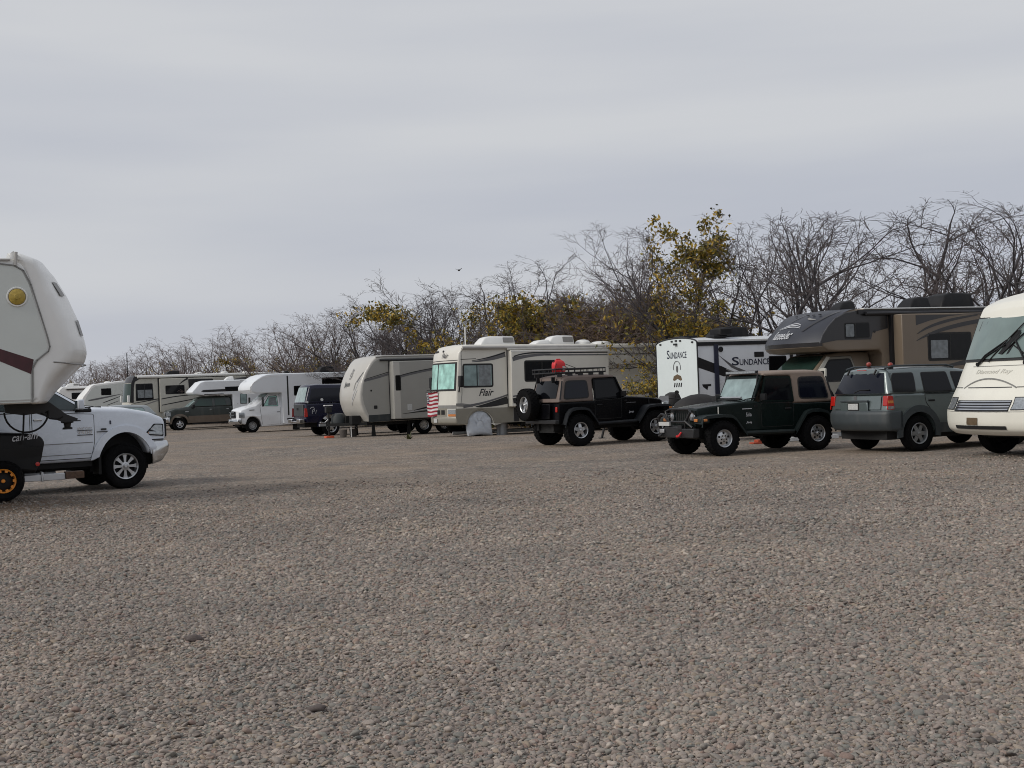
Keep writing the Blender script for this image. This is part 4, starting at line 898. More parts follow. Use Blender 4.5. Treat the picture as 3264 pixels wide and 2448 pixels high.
part('wiper', 'black_plastic', rm, lambda m: (m.tube([(1.34, -.5, 1.56), (1.24, -.05, 1.585)], .013, 6), m.tube([(1.34, .1, 1.56), (1.24, .55, 1.585)], .013, 6)))
part('chassis', 'chassis_black', rm, lambda m: (m.box(-2.9, 2.4, -.55, .55, .40, .62), m.box(-1.2, 1.15, -.88, .88, .46, .57), m.box(1.25, 1.30, -.95, -.62, .30, .72), m.box(1.25, 1.30, .62, .95, .30, .72)))
part('exhaust', 'steel_wheel', rm, lambda m: m.tube([(-2.3, -.45, .36), (.6, -.45, .36)], .05, 10))
part('tailgate', 'ram_white', rm, lambda m: m.box(-3.06, -3.0, -.88, .88, .68, 1.42), bevel=.02)
for x in (-1.75, 1.75):
    for s in (1, -1): wheel(rm, x, s * .86, .42, .285, 'eight', s, .575, False, 'alloy')

# ------------------------------------------------------------- buggy with orange ringed wheels (rear end)
cm = thing('utility_buggy', 'black utility buggy rear end with orange ringed wheel in front of white pickup', 'buggy', (-8.60, 21.95, .09), 207)
F = Form(lambda x, z: .66 + .04 * (z > .8), zc=[.8], fb=lambda x, z: .06 if x < -.3 else 0)
box = rpoly([(.55, .56), (-.50, .42), (-.60, .62), (-.66, .92), (-.60, 1.02), (-.42, 1.07), (.3, 1.12), (1.1, 1.10), (1.2, .62)], .05)
mb = MB(); F.shell(mb, box, r=.06); cb = mb.obj('cargo_box', 'black_plastic', cm, weld=.0008)
q = MB(); F.panel(q, rpoly([(.2, .58), (-.46, .47), (-.54, .68), (-.58, .86), (.2, .84)], .03), 1, .02, .03); q.obj('side_panel', 'chassis_black', cm)
def canlet(u, v): 
    return (-.10 - u, .716, .955 + v + u * .09)
text('lettering', 'can-am', .40, .085, (0, 0, 0), 'left', cm, 'decal_silver', .25, .012, fn=canlet)
part('front_body', 'black_plastic', cm, lambda m: (m.box(1.2, 2.6, -.62, .62, .45, .85),), bevel=.08)
part('seat', 'chassis_black', cm, lambda m: (m.box(1.15, 1.5, -.6, .6, .85, 1.25),), bevel=.05)
part('tail_light', 'lens_red', cm, lambda m: m.lathe([(.0, .035), (.02, .035), (.022, .003)], 14, (-.48, .70, .57)))
part('hitch_bar', 'alloy', cm, lambda m: (m.box(-.95, -.2, .30, .42, .27, .38), m.box(-.60, -.56, .28, .44, .26, .42)), bevel=.008)
part('hitch_step', 'wood', cm, lambda m: m.box(-1.25, -.95, .25, .47, .28, .40), bevel=.01)
part('suspension', 'chassis_black', cm, lambda m: (m.tube([(0, .6, .32), (.1, .1, .45)], .04, 8), m.tube([(0, -.6, .32), (.1, -.1, .45)], .04, 8), m.box(-.3, 2.4, -.3, .3, .34, .5), m.box(-.3, -.1, .35, .45, .30, .6)))
for x in (0.06, 2.15):
    for s in (1, -1): wheel(cm, x, s * .64, .325, .27, 'beadlock', s, .60, True, 'beadlock_orange')

# ------------------------------------------------------------- dark green pickup with tan lower half (left side shown)
fp = thing('green_pickup', 'dark green pickup truck with tan lower panels carrying the white truck camper', 'pickup truck', (-21.78, 84.91, terr(-21, 85)), 203)
hf = lerp([(.4, .96), (.8, 1.0), (1.3, .98), (1.5, .96), (2.1, .76)])
F = Form(lambda x, z: hf(z), fb=lambda x, z: -.12 * max(0, min(1, (x - .3) * 2)), cr=lambda x, z: .05 if z > 1.2 and x > -.4 else 0, zc=[.93, 1.3], xc=[.3, .7])
low = [(-5.3, .55), (-4.6, .55)] + arc(-4.05, .44, .5, 165, 15, 10) + [(-3.4, .45), (-.62, .45)] + arc(0, .44, .5, 168, 12, 12) + [(.6, .5), (.80, .55), (.84, .90), (.82, 1.15), (.74, 1.26), (.3, 1.38), (-.45, 1.47), (-3.3, 1.46), (-3.36, 1.42), (-5.3, 1.42)]
mb = MB(); F.shell(mb, low, r=.05); mb.obj('body', 'pickup_green', fp, weld=.0008)
G = Form(lambda x, z: hf(z), fb=lambda x, z: -.1 if x > -1 else 0, cr=lambda x, z: .04 if z > 2 else 0, zc=[1.8, 2.0], xc=[-1.2])
mb = MB(); G.shell(mb, rpoly([(-3.34, 1.44), (-.5, 1.46), (-1.2, 2.02), (-1.5, 2.10), (-3.2, 2.08), (-3.34, 1.98)], .05), r=.06); mb.obj('cab', 'pickup_green', fp, weld=.0008)
for s in (1, -1):
    pickup_cab(fp, F, G, 'pickup_green', [[(-2.12, 1.49), (-.84, 1.49), (-1.3, 1.98), (-2.12, 1.99)], [(-3.02, 1.49), (-2.28, 1.49), (-2.28, 1.99), (-2.95, 1.98)]],
      [([(-2.16, .56), (-.72, .56), (-.66, .9), (-.66, 1.44), (-2.16, 1.45)], (-2.0, 1.28)), ([(-3.2, .56), (-2.2, .56), (-2.2, 1.45), (-3.2, 1.45)], (-3.08, 1.28))], s, 'green_glass')
    q = MB(); F.panel(q, [(-3.34, .46), (-.62, .46), (-.55, .72), (-.56, .90), (-3.34, .90)], s, .014, .03); q.obj('lower_panel', 'pickup_tan', fp)
    q = MB(); F.panel(q, arc(0, .44, .62, 0, 180, 16) + arc(0, .44, .5, 180, 0, 16), s, .03, .05); q.obj('wheel_arch_trim', 'pickup_tan', fp)
    q = MB(); F.panel(q, rrect(.56, .84, .94, 1.18, .03), s, .012, .03); q.obj('headlight', 'lens_clear', fp)
    part('mirror', 'black_plastic', fp, lambda m: m.box(-.95, -.80, s * 1.12 - .12, s * 1.12 + .12, 1.40, 1.62), bevel=.03)
Bf = Form(lambda x, z: 1.0, fb=lambda x, z: -.15 if x > .8 else 0)
mb = MB(); Bf.shell(mb, rpoly([(.60, .50), (.92, .54), (.95, .70), (.93, .86), (.60, .88)], .03), r=.04); mb.obj('front_bumper', 'chrome', fp, weld=.0008)
part('grille', 'chrome', fp, lambda m: m.box(.80, .86, -.55, .55, .92, 1.2), bevel=.02)
q = MB(); wsF = Form(lambda x, z: hf(z), fb=lambda x, z: -.1); wsF.span(q, [(-.52, 1.49), (-1.18, 2.0)], -.92, .92, 6, .01); q.obj('windscreen', 'pale_glass', fp, fix=False)
part('badge', 'decal_silver', fp, lambda m: m.box(-.58, -.36, .985, 1.01, 1.16, 1.20))
part('chassis', 'chassis_black', fp, lambda m: (m.box(-5.2, .5, -.6, .6, .36, .55), m.tube([(-3.2, .92, .40), (-.8, .92, .40)], .05, 8)))
for x in (0, -4.05):
    for s in (1, -1): wheel(fp, x, s * .87, .405, .28, 'five', s, .55, True, 'alloy')
o = fp
# ------------------------------------------------------------- blue pickup with shell (rear and right side shown)
bp_ = thing('blue_pickup', 'dark blue pickup truck with camper shell and stickers beside the grey trailer', 'pickup truck', (-8.4, 58.34, terr(0, 58.3)), 25)
hb2 = lerp([(.5, .96), (.9, 1.0), (1.3, .98), (1.45, .96), (2.3, .76)])
F = Form(lambda x, z: hb2(z), fb=lambda x, z: .06 if x < -.9 else 0, zc=[.9, 1.3], xc=[-.9])
mb = MB(); F.shell(mb, [(-1.16, .62), (-.58, .58)] + arc(0, .42, .52, 165, 15, 12) + [(.6, .52), (4.4, .52), (4.5, 1.2), (3.0, 1.38), (2.6, 1.44), (-1.18, 1.44), (-1.2, .9)], r=.05); mb.obj('body', 'truck_blue', bp_, weld=.0008)
G = Form(lambda x, z: hb2(z), fb=lambda x, z: .06 if x < -.7 else 0, cr=lambda x, z: .05 if z > 2.1 else 0, zc=[1.7, 2.0, 2.15], xc=[-.8])
mb = MB(); G.shell(mb, rpoly([(-1.20, 1.45), (.80, 1.45), (.80, 2.22), (-.5, 2.26), (-.92, 2.23)], .06), r=.06); sh = mb.obj('camper_shell', 'truck_blue', bp_, weld=.0008)
mb = MB(); G.shell(mb, rpoly([(.84, 1.44), (3.0, 1.44), (2.3, 1.96), (2.0, 2.0), (.84, 2.0)], .05), r=.05); mb.obj('cab', 'truck_blue', bp_, weld=.0008)
for s in (1, -1):
    window(G, bp_, [(-1.0, 1.52), (.72, 1.52), (.72, 2.12), (-.80, 2.12)], s, 'blue_glass', frame=.02, fm='truck_blue')
    window(G, bp_, [(.95, 1.5), (2.6, 1.5), (2.2, 1.9), (.95, 1.92)], s, 'blue_glass', frame=.02, fm='truck_blue')
    q = MB(); F.panel(q, rpoly([(-1.21, .86), (-1.06, .88), (-1.08, 1.24), (-1.20, 1.26)], .03), s, .01, .03); q.obj('tail_light', 'lens_red', bp_)
    q = MB(); F.panel(q, arc(0, .42, .64, 0, 180, 16) + arc(0, .42, .53, 180, 0, 16), s, .03, .05); q.obj('wheel_arch_trim', 'truck_blue', bp_)
G2 = Form(lambda x, z: hb2(z), fb=lambda x, z: .06)
q = MB(); G2.span(q, [(-.97, 2.16), (-1.17, 1.50)], -.84, .84, 6, .01); q.obj('rear_window', 'pale_glass', bp_, fix=False)
q = MB(); G2.span(q, [(-1.205, 1.40), (-1.215, .92)], -.80, .80, 6, .01); tg = q.obj('tailgate', 'grey_plastic', bp_, fix=False)
part('handle', 'black_plastic', tg, lambda m: m.box(-1.25, -1.20, -.09, .09, 1.18, 1.27))
m = MB(); m.box(-1.42, -1.20, -.95, -.42, .60, .78); m.box(-1.42, -1.20, .42, .95, .60, .78); m.box(-1.40, -1.20, -.42, .42, .62, .70); m.obj('rear_bumper', 'chrome', bp_, bevel=.02)
def disc_side(m, x, z, r): F.panel(m, arc(x, z, r, 0, 345, 14), -1, .012, .01)
q = MB(); G.panel(q, arc(-.38, 1.60, .065, 0, 345, 14), -1, .02, .01); G.panel(q, arc(-1.05, 1.52, .05, 0, 345, 12), -1, .02, .01); q.obj('sticker', 'plate_white', sh)
q = MB(); F.line(q, [(-.95, 1.22), (-.88, 1.28), (-.78, 1.29), (-.74, 1.18), (-.78, 1.08)], .02, -1, .012); F.line(q, [(-.86, 1.0), (-.84, 1.16), (-.76, 1.2)], .018, -1, .012); F.line(q, [(-.70, 1.0), (-.66, 1.16)], .014, -1, .012); q.obj('sticker', 'decal_silver', bp_)
part('chassis', 'chassis_black', bp_, lambda m: m.box(-1.1, 4.2, -.6, .6, .40, .62))
for x in (0, 3.6):
    for s in (1, -1): wheel(bp_, x, s * .85, .385, .26, 'five', s, .6, False, 'alloy')
# ------------------------------------------------------------- far silver estate car
cs = thing('silver_car', 'small silver car half hidden behind the bonnet of the white pickup', 'car', (-23.5, 76.6, terr(0, 77)), 205)
hs = lerp([(.3, .82), (.8, .87), (1.2, .85), (1.75, .64)])
F = Form(lambda x, z: hs(z), fb=lambda x, z: -.15 if x > .8 else (.12 if x < -2.2 else 0), zc=[.8], xc=[.8, -2.2])
mb = MB(); F.shell(mb, rpoly([(-2.6, .4), (1.5, .35), (1.6, .7), (1.45, .98), (.6, 1.12), (-2.55, 1.16), (-2.65, .8)], .08), r=.08); mb.obj('body', 'car_silver', cs, weld=.0008)
G = Form(lambda x, z: hs(z), cr=lambda x, z: .04 if z > 1.6 else 0, zc=[1.4, 1.6])
mb = MB(); G.shell(mb, rpoly([(-2.5, 1.12), (1.0, 1.10), (.35, 1.62), (.0, 1.72), (-1.0, 1.74), (-2.0, 1.66)], .08), r=.08); mb.obj('cabin', 'car_silver', cs, weld=.0008)
for s in (1, -1):
    window(G, cs, [(-.55, 1.20), (.72, 1.18), (.28, 1.58), (-.5, 1.62)], s, 'pale_glass', frame=.02); window(G, cs, [(-1.9, 1.22), (-.65, 1.20), (-.62, 1.62), (-1.7, 1.58)], s, 'pale_glass', frame=.02)
    q = MB(); F.panel(q, rrect(1.1, 1.45, .78, .96, .03), s, .01); q.obj('headlight', 'lens_clear', cs)
q = MB(); G.span(q, [(.96, 1.16), (.38, 1.60)], -.9, .9, 6, .012); q.obj('windscreen', 'pale_glass', cs, fix=False)
for x in (.9, -1.8):
    for s in (1, -1): wheel(cs, x, s * .76, .33, .2, 'five', s, .6)
# ------------------------------------------------------------- motorhomes and trailers
def ac_unit(t, x0, x1, y, z, h, m, grille=None, w=.34):
    F = Form(lambda x, zz: w - .10 * max(0, (zz - z) / h) ** 2)
    mb = MB()
    p = rpoly([(x1, z), (x0, z), (x0 - .06, z + h * .35), (x0 - .22, z + h * .85), (x0 - .42, z + h), (x1 + .03, z + h * .96)], .05)
    p = [(x, y_) for x, y_ in p]
    F2 = Form(F.hw); mb2 = MB(); F2.shell(mb2, p, r=.05); mb2.v = [(a, b + y, c) for a, b, c in mb2.v]; o = mb2.obj('air_conditioner', m, t, weld=.0008)
    if grille:
        q = MB(); F2.panel(q, rrect(x1 + .06, x1 + .48, z + h * .3, z + h * .86, .03), 1, .006); q.v = [(a, b + y, c) for a, b, c in q.v]; q.obj('grille', grille, o)
    return o
def dome(t, x, y, z, r, h, m='white_fibreglass', name='roof_vent'):
    return part(name, m, t, lambda mb: mb.lathe([(-.02, r), (h * .5, r * .95), (h * .85, r * .7), (h, r * .3), (h * 1.01, .01)], 16, (x, y, z), 'z'))
def legs(t, pts, z0, m='chassis_black'):
    for x, y in pts: part('stabiliser_leg', m, t, lambda mb: (mb.hull([(x - .09, y - .03, 0), (x + .09, y - .03, 0), (x + .09, y + .03, 0), (x - .09, y + .03, 0)], [(x - .04, y - .03, z0), (x + .04, y - .03, z0), (x + .04, y + .03, z0), (x - .04, y + .03, z0)]),))

# --- cream class A motorhome with slide out (left side shown)
fl = thing('cream_motorhome', 'cream and taupe class A motorhome with flag below windscreen and teal sunshade', 'motorhome', (-1.64, 46.98, -.07), 204, pitch=-.016)
def ffb(x, z): return -.24 * min(1, max(0, (x - .6) * 3.5))
F = Form(1.24, fb=ffb, cr=lambda x, z: .05 if z > 3.1 else 0, xc=[.6, .75, .9], zc=[1.06])
prof = [(-8.9, .50), (-1.0, .44), (-.46, .42)] + arc(.02, .40, .49, 178, 2, 14) + [(.54, .40), (.80, .42), (1.16, .66), (1.16, 1.06), (1.13, 1.62), (1.06, 2.62), (1.02, 2.92), (.90, 3.06), (.70, 3.15), (.45, 3.19), (-8.7, 3.19), (-8.85, 3.12), (-8.9, 3.0)]
mb = MB(); F.shell(mb, prof, r=.05, mid=10); mb.obj('body', 'cream', fl, weld=.0008)
for s in (1, -1):
    q = MB(); F.panel(q, [(-8.88, .52), (-.47, .44)] + arc(.02, .40, .50, 176, 4, 14) + [(.56, .42), (.78, .44), (.95, .66), (.95, .98), (-8.88, .98)], s, .006, .01); q.obj('lower_skirt', 'taupe', fl)
    q = MB(); F.panel(q, arc(.02, .44, .56, 2, 178, 16) + arc(.02, .44, .50, 178, 2, 16), s, .02, .03); q.obj('wheel_arch_trim', 'taupe', fl)
    window(F, fl, [(-.50, 1.70), (.68, 1.70), (.66, 2.54), (-.50, 2.54)], s, 'pale_glass', frame=.065, r=.09, mull=[.12], curtain=[(-.40, 1.76), (.06, 1.76), (.06, 2.48), (-.40, 2.48)])
    q = MB(); F.line(q, [(.76, 1.06), (.70, 1.5), (.70, 3.0)], .02, s, .008); q.obj('seam', 'seam_grey', fl)
# front: windscreen, cap lettering, grille, bumper
q = MB(); F.span(q, [(1.135, 1.60), (1.06, 2.60)], -.97, .97, 12, .006); wsn = q.obj('windscreen', 'rubber_seal', fl, fix=False)
q = MB(); F.span(q, [(1.13, 1.665), (1.065, 2.545)], -.93, -.035, 8, .012); q.obj('sunshade', 'teal_shade', wsn, fix=False)
q = MB(); F.span(q, [(1.13, 1.665), (1.065, 2.545)], .035, .90, 8, .012); q.obj('sunshade', 'teal_shade', wsn, fix=False)
text('lettering', 'Flair', .42, .17, (0, 0, 0), 'front', fl, 'decal_black', .35, .012, fn=lambda u, v: (1.06 - .24 * ((.28 + u) / 1.24) ** 2 - (v / .17) * .03 + .012, .28 + u, 2.76 + v))
for y in (-.68, -.50, -.32, .22): part('marker_lamp', 'decal_black', fl, lambda m: m.lathe([(0, .05), (.03, .04), (.035, .004)], 10, (.96 - .24 * (y / 1.24) ** 2, y, 3.0), 'x'))
q = MB(); F.span(q, [(1.06, 2.655), (1.058, 2.675)], -.98, .98, 10, .006); q.obj('front_seam', 'decal_black', fl, fix=False)
q = MB(); F.span(q, [(1.16, .70), (1.16, 1.00)], -.60, .60, 8, .008); gr_ = q.obj('grille', 'taupe', fl, fix=False)
q = MB(); F.span(q, [(1.16, .98), (1.155, 1.10)], -.99, .99, 10, .007); q.obj('front_band', 'decal_midgrey', fl, fix=False)
for i in range(4):
    q = MB(); F.span(q, [(1.16, .77), (1.16, .93)], -.52 + .27 * i, -.52 + .27 * i + .2, 2, .014); q.obj('grille_opening', 'chassis_black', gr_, fix=False)
for s in (1, -1):
    q = MB(); F.span(q, [(1.16, .79), (1.16, .95)], s * .66 if s > 0 else -.98, .98 if s > 0 else -.66, 4, .02); hl = q.obj('headlight', 'lens_clear', fl, fix=False)
    q = MB(); F.span(q, [(1.16, .71), (1.16, .785)], s * .66 if s > 0 else -.98, .98 if s > 0 else -.66, 4, .02); q.obj('indicator_lens', 'lens_amber', hl, fix=False)
    part('mirror_arm', 'black_plastic', fl, lambda m: m.tube([(.80, s * 1.2, 1.55), (.86, s * 1.42, 1.66), (.84, s * 1.44, 1.9)], .025, 6))
    part('mirror', 'black_plastic', fl, lambda m: m.box(.76, .88, s * 1.45 - .11, s * 1.45 + .11, 1.72, 2.12), bevel=.03)
Bf = Form(1.235, fb=lambda x, z: -.28 if x > .7 else 0, xc=[.7])
mb = MB(); Bf.shell(mb, rpoly([(.60, .40), (1.12, .40), (1.22, .48), (1.22, .66), (1.14, .70), (.60, .70)], .04), r=.05, mid=10); mb.obj('front_bumper', 'taupe', fl, weld=.0008)
part('licence_plate', 'plate_white', fl, lambda m: m.box(1.225, 1.24, -.16, .14, .49, .63))
for y in (-.5, .1): part('wiper', 'black_plastic', fl, lambda m: (m.tube([(1.19, y, 1.58), (1.17, y - .25, 1.66), (1.16, y - .55, 1.63)], .014, 6)))
text('lettering', 'Flair', .56, .25, (.06, 1.247, 1.40), 'left', fl, 'decal_black', .4, .015)
# stripes on the flat side in front of the slide out
def stripe(nm, m, pts, s=1, o=.006, par=None, FF=None):
    q = MB(); (FF or F).panel(q, pts, s, o, .008); return q.obj(nm, m, par or fl)
stripe('stripe', 'decal_grey', swoosh((.30, 2.60), ((-.35, 2.64), (-.97, 2.84)), .02, .10, .15), o=.009)
stripe('stripe', 'decal_black', swoosh((.30, 2.64), ((-.35, 2.72), (-.97, 2.92)), .015, .05, .05), o=.011)
stripe('stripe', 'decal_black', [(.72, 2.68), (.15, 2.70), (.15, 2.72), (.72, 2.70)], o=.009)
stripe('stripe', 'decal_grey', swoosh((.66, 1.04), ((-.1, 1.12), (-1.03, 1.42)), .10, .06, .05), o=.009)
stripe('stripe', 'decal_black', swoosh((.20, 1.03), ((-.4, 1.07), (-1.03, 1.24)), .02, .2, .26), o=.012)
stripe('stripe', 'decal_midgrey', [(.93, 1.06), (.30, 1.02), (.30, 1.10), (.70, 1.16), (.93, 1.16)], o=.008)
# slide out room
S_ = Form(1.24 + .32)
def slide(t, x0, x1, z0, z1, y0, y1, m):
    mb = MB(); mb.box(x1, x0, y0, y1, z0, z1); return mb.obj('slide_out', m, t, bevel=.02)
sl = slide(fl, -1.06, -4.95, 1.0, 2.98, 1.20, 1.56, 'cream')
SF = Form(1.56)
window(SF, sl, [(-2.96, 1.86), (-1.56, 1.86), (-1.56, 2.62), (-2.96, 2.62)], 1, 'dark_glass', frame=.05, r=.08, mull=[-2.25])
stripe('stripe', 'decal_grey', swoosh((-1.12, 2.66), ((-1.7, 2.82), (-2.6, 2.82)), .14, .10, .06) , o=.006, par=sl, FF=SF)
stripe('stripe', 'decal_black', [(-1.9, 2.86), (-4.9, 2.86), (-4.9, 2.90), (-1.9, 2.91)], o=.007, par=sl, FF=SF)
stripe('stripe', 'decal_black', swoosh((-1.16, 2.76), ((-1.5, 2.88), (-2.0, 2.885)), .04, .05, .05), o=.009, par=sl, FF=SF)
stripe('stripe', 'decal_grey', [(-2.4, 2.78), (-4.9, 2.77), (-4.9, 2.81), (-2.4, 2.83)], o=.006, par=sl, FF=SF)
stripe('stripe', 'decal_grey', swoosh((-1.10, 1.36), ((-1.6, 1.42), (-2.4, 1.58)), .05, .06, .07), o=.006, par=sl, FF=SF)
stripe('stripe', 'decal_black', swoosh((-1.10, 1.20), ((-1.7, 1.30), (-2.6, 1.40)), .18, .2, .16), o=.008, par=sl, FF=SF)
stripe('stripe', 'decal_black', swoosh((-1.25, 1.06), ((-1.8, 1.14), (-2.6, 1.20)), .02, .1, .1), o=.010, par=sl, FF=SF)
q = MB(); SF.panel(q, [(-1.06, 2.93), (-4.95, 2.93), (-4.95, 2.97), (-1.06, 2.97)], 1, .012, .02); q.obj('slide_trim', 'white_fibreglass', sl)
part('slide_gap', 'chassis_black', fl, lambda m: (m.box(-1.055, -1.03, 1.238, 1.26, .98, 3.0)))
part('awning', 'awning_grey', fl, lambda m: (m.tube([(.68, 1.33, 3.10), (-4.9, 1.33, 3.10)], .055, 10), m.box(-8.6, .70, 1.24, 1.30, 3.03, 3.08)))
part('slide_awning', 'awning_grey', fl, lambda m: m.tube([(-1.0, 1.42, 3.03), (-5.0, 1.42, 3.03)], .04, 8))
# rear flank beyond the slide out
stripe('stripe', 'decal_brown', swoosh((-5.0, 1.28), ((-6, 1.36), (-8.6, 1.56)), .02, .16, .12), o=.006)
stripe('stripe', 'decal_black', swoosh((-5.4, 1.06), ((-6.4, 1.18), (-8.6, 1.36)), .02, .10, .06), o=.006)
stripe('stripe', 'decal_black', swoosh((-6.0, 1.0), ((-7.0, 1.10), (-8.6, 1.24)), .02, .20, .10), o=.006)
stripe('stripe', 'decal_black', [(-5.0, 2.80), (-8.8, 2.80), (-8.8, 2.83), (-5.0, 2.83)], o=.006)
stripe('compartment_door', 'decal_black', rrect(-1.46, -1.26, .47, .96, .01), o=.012)
q = MB(); 
for x in (-1.24, -2.6, -4.0): F.line(q, [(x, .5), (x, .97)], .012, 1, .010)
q.obj('seam', 'seam_grey', fl)
ac_unit(fl, -.36, -1.75, .1, 3.20, .34, 'white_fibreglass', 'decal_midgrey'); ac_unit(fl, -3.05, -4.15, .1, 3.20, .36, 'white_fibreglass', 'decal_midgrey')
ac_unit(fl, -2.45, -3.1, .25, 3.20, .2, 'white_fibreglass')
dome(fl, -4.6, .2, 3.2, .30, .20); dome(fl, -5.35, .2, 3.2, .40, .14)
part('antenna', 'white_fibreglass', fl, lambda m: m.tube([(.27, .6, 3.18), (.27, .6, 3.86)], .022, 6))
part('chassis', 'chassis_black', fl, lambda m: (m.box(-8.6, .9, -.5, .5, .36, .6), m.box(-7.5, -1.6, -1.1, 1.1, .34, .52)))
part('tank', 'steel_wheel', fl, lambda m: m.tube([(-1.0, .75, .0), (-1.0, .75, .42)], .20, 14))
for s in (1, -1): wheel(fl, .02, s * 1.0, .43, .26, 'steel', s, .55)
for s in (1, -1):
    wheel(fl, -5.7, s * 1.02, .43, .26, 'steel', s, .55)
    q = MB(); arch_gap(q, .02, .40, .5, s * .7, s * .74); q.obj('wheel_liner', 'chassis_black', fl)
# cover over the front tyre
def place(veh, lx, ly, lz=0):
    h = veh.rotation_euler[2]; c, s = math.cos(h), math.sin(h); l = veh.location
    return (l[0] + lx * c - ly * s, l[1] + lx * s + ly * c, l[2] + lz)
tcv = MB(); rn = random.Random(4)
pts = [(-.47, .02), (-.44, .2)] + arc(0, .42, .45, 180, 0, 14) + [(.47, .2), (.40, .0), (0, .06)]
n = len(pts); vs = []
for yo, sc_ in ((-.16, .98), (.0, 1.03), (.05, 1.0), (.07, .7), (.075, .3)):
    for i, (x, z) in enumerate(pts):
        wv = .03 * math.sin(i * 1.9 + sc_ * 7) + rn.uniform(-.022, .022)
        vs.append((x * sc_, yo + wv, .40 + (z - .40) * sc_ if z > .01 else .015 if sc_ > .9 else .40 - .385 * sc_))
tcv.add(vs, [(k * n + i, k * n + (i + 1) % n, (k + 1) * n + (i + 1) % n, (k + 1) * n + i) for k in range(4) for i in range(n)] + [tuple(range(4 * n, 5 * n))])
o = tcv.obj('tyre_cover', 'fabric_white', None, sharp=70); o.location = place(fl, .03, 1.14, -.0); o.rotation_euler = (0, 0, R(204)); tag(o, 'wrinkled white fabric cover over the front tyre of the cream motorhome', 'tyre cover')
# flag hanging below the windscreen
fg = thing('flag', 'striped flag with starred dark canton hanging on the cream motorhome front', 'flag', place(fl, 1.02, -.34, 1.05), 204)
def fcl(u, v):   # u across 0..1, v down 0..1
    y = -.28 + .72 * u
    return (.255 + .02 * math.sin(u * 9 + v * 3) + .012 * math.sin(v * 14 + u * 4) - .12 * u * u, y + .02 * math.sin(v * 6), 0.54 - .86 * v - .02 * math.sin(u * 5))
q = MB(); NU, NV = 14, 26
for j in range(NV):
    for i in range(NU):
        u0, u1, v0, v1 = i / NU, (i + 1) / NU, j / NV, (j + 1) / NV
        st = int(v0 * 13 + .001); q.k = 0 if st % 2 == 0 else 1
        if u0 < .21 and v0 < .46: q.k = 2
        q.add([fcl(u0, v0), fcl(u1, v0), fcl(u1, v1), fcl(u0, v1)], [(0, 1, 2, 3)])
q.obj('cloth', ['flag_red', 'flag_white', 'flag_blue'], fg, weld=.0005, fix=False)
q = MB()
for a in range(3):
    for b in range(6):
        c0 = Vector(fcl(.035 + .07 * a, .035 + .072 * b)) + Vector((.008, 0, 0)); q.add([c0 + Vector((0, .022 * math.cos(t), .022 * math.sin(t))) for t in [2 * pi * k / 5 for k in range(5)]], [(0, 1, 2, 3, 4)])
q.obj('stars', 'flag_white', fg, fix=False)
part('cord', 'black_plastic', fg, lambda m: m.tube([(.26, -.50, .56), (.27, 0, .52), (.14, .56, .56)], .008, 5))

# --- grey travel trailer with rounded nose (left side shown)
jy = thing('grey_travel_trailer', 'grey travel trailer with rounded pale nose, tongue jack and slide out', 'travel trailer', (-6.08, 53.59, -.17), 207)
def jfb(x, z): return -.16 * min(1, max(0, (x + .2) * 1.6))
F = Form(1.22, fb=jfb, cr=lambda x, z: .03 if z > 3.1 else 0, xc=[-.1, .2, .4], zc=[1.0, 2.0])
prof = rpoly([(-8.5, .62), (.30, .57), (.40, .60), (.66, 1.02), (.78, 1.42), (.78, 1.75), (.70, 2.15), (.50, 2.62), (.22, 2.98), (-.06, 3.17), (-.40, 3.24), (-8.4, 3.20), (-8.5, 3.1)], .10)
mb = MB(); F.shell(mb, prof, r=.07, mid=10); mb.obj('body', 'jayco_front', jy, weld=.0008)
q = MB(); F.panel(q, [(-8.45, .66), (.18, .62), (.28, .86), (.46, 1.32), (.52, 1.70), (.46, 2.12), (.24, 2.62), (-.02, 2.98), (-.24, 3.10), (-.5, 3.13), (-8.45, 3.10)], 1, .006, .008); q.obj('side_skin', 'jayco_side', jy)
for n_, x0 in (('lower_skirt', .26),):
    q = MB(); F.panel(q, [(-8.45, .60), (-2.9, .60), (-2.85, .84), (-1.0, .86), (-.95, .60), (.30, .58), (.28, .86), (-.98, .88), (-8.45, .88)], 1, .012, .01); q.obj(n_, 'grey_plastic', jy)
sl = slide(jy, -.66, -4.3, .66, 2.98, 1.2, 1.66, 'jayco_side'); SF = Form(1.66)
stripe('slide_edge', 'jayco_front', [(-.67, .70), (-.94, .70), (-.94, 2.94), (-.67, 2.94)], o=.004, par=sl, FF=SF)
window(SF, sl, [(-.98, 1.80), (-.74, 1.80), (-.74, 2.42), (-.98, 2.42)], 1, 'dark_glass', frame=.03, r=.05)
q = MB(); q.box(-4.35, -.63, 1.16, 1.24, .60, 3.0); q.obj('slide_flange', 'decal_black', jy)
stripe('stripe', 'decal_grey', swoosh((-.96, 2.36), ((-1.8, 2.56), (-3.4, 2.72)), .10, .09, .02), o=.006, par=sl, FF=SF)
stripe('stripe', 'decal_black', swoosh((-.96, 2.40), ((-1.8, 2.62), (-3.4, 2.76)), .03, .04, .02), o=.008, par=sl, FF=SF)
stripe('stripe', 'decal_grey', swoosh((.42, 2.24), ((-.1, 2.34), (-.62, 2.48)), .08, .09, .09), o=.010, par=jy, FF=F)
stripe('stripe', 'decal_black', swoosh((.40, 2.30), ((-.1, 2.42), (-.62, 2.56)), .02, .03, .03), o=.012, par=jy, FF=F)
stripe('stripe', 'decal_black', swoosh((-1.5, .98), ((-2.4, 1.12), (-3.4, 1.32)), .02, .14, .10), o=.006, par=sl, FF=SF)
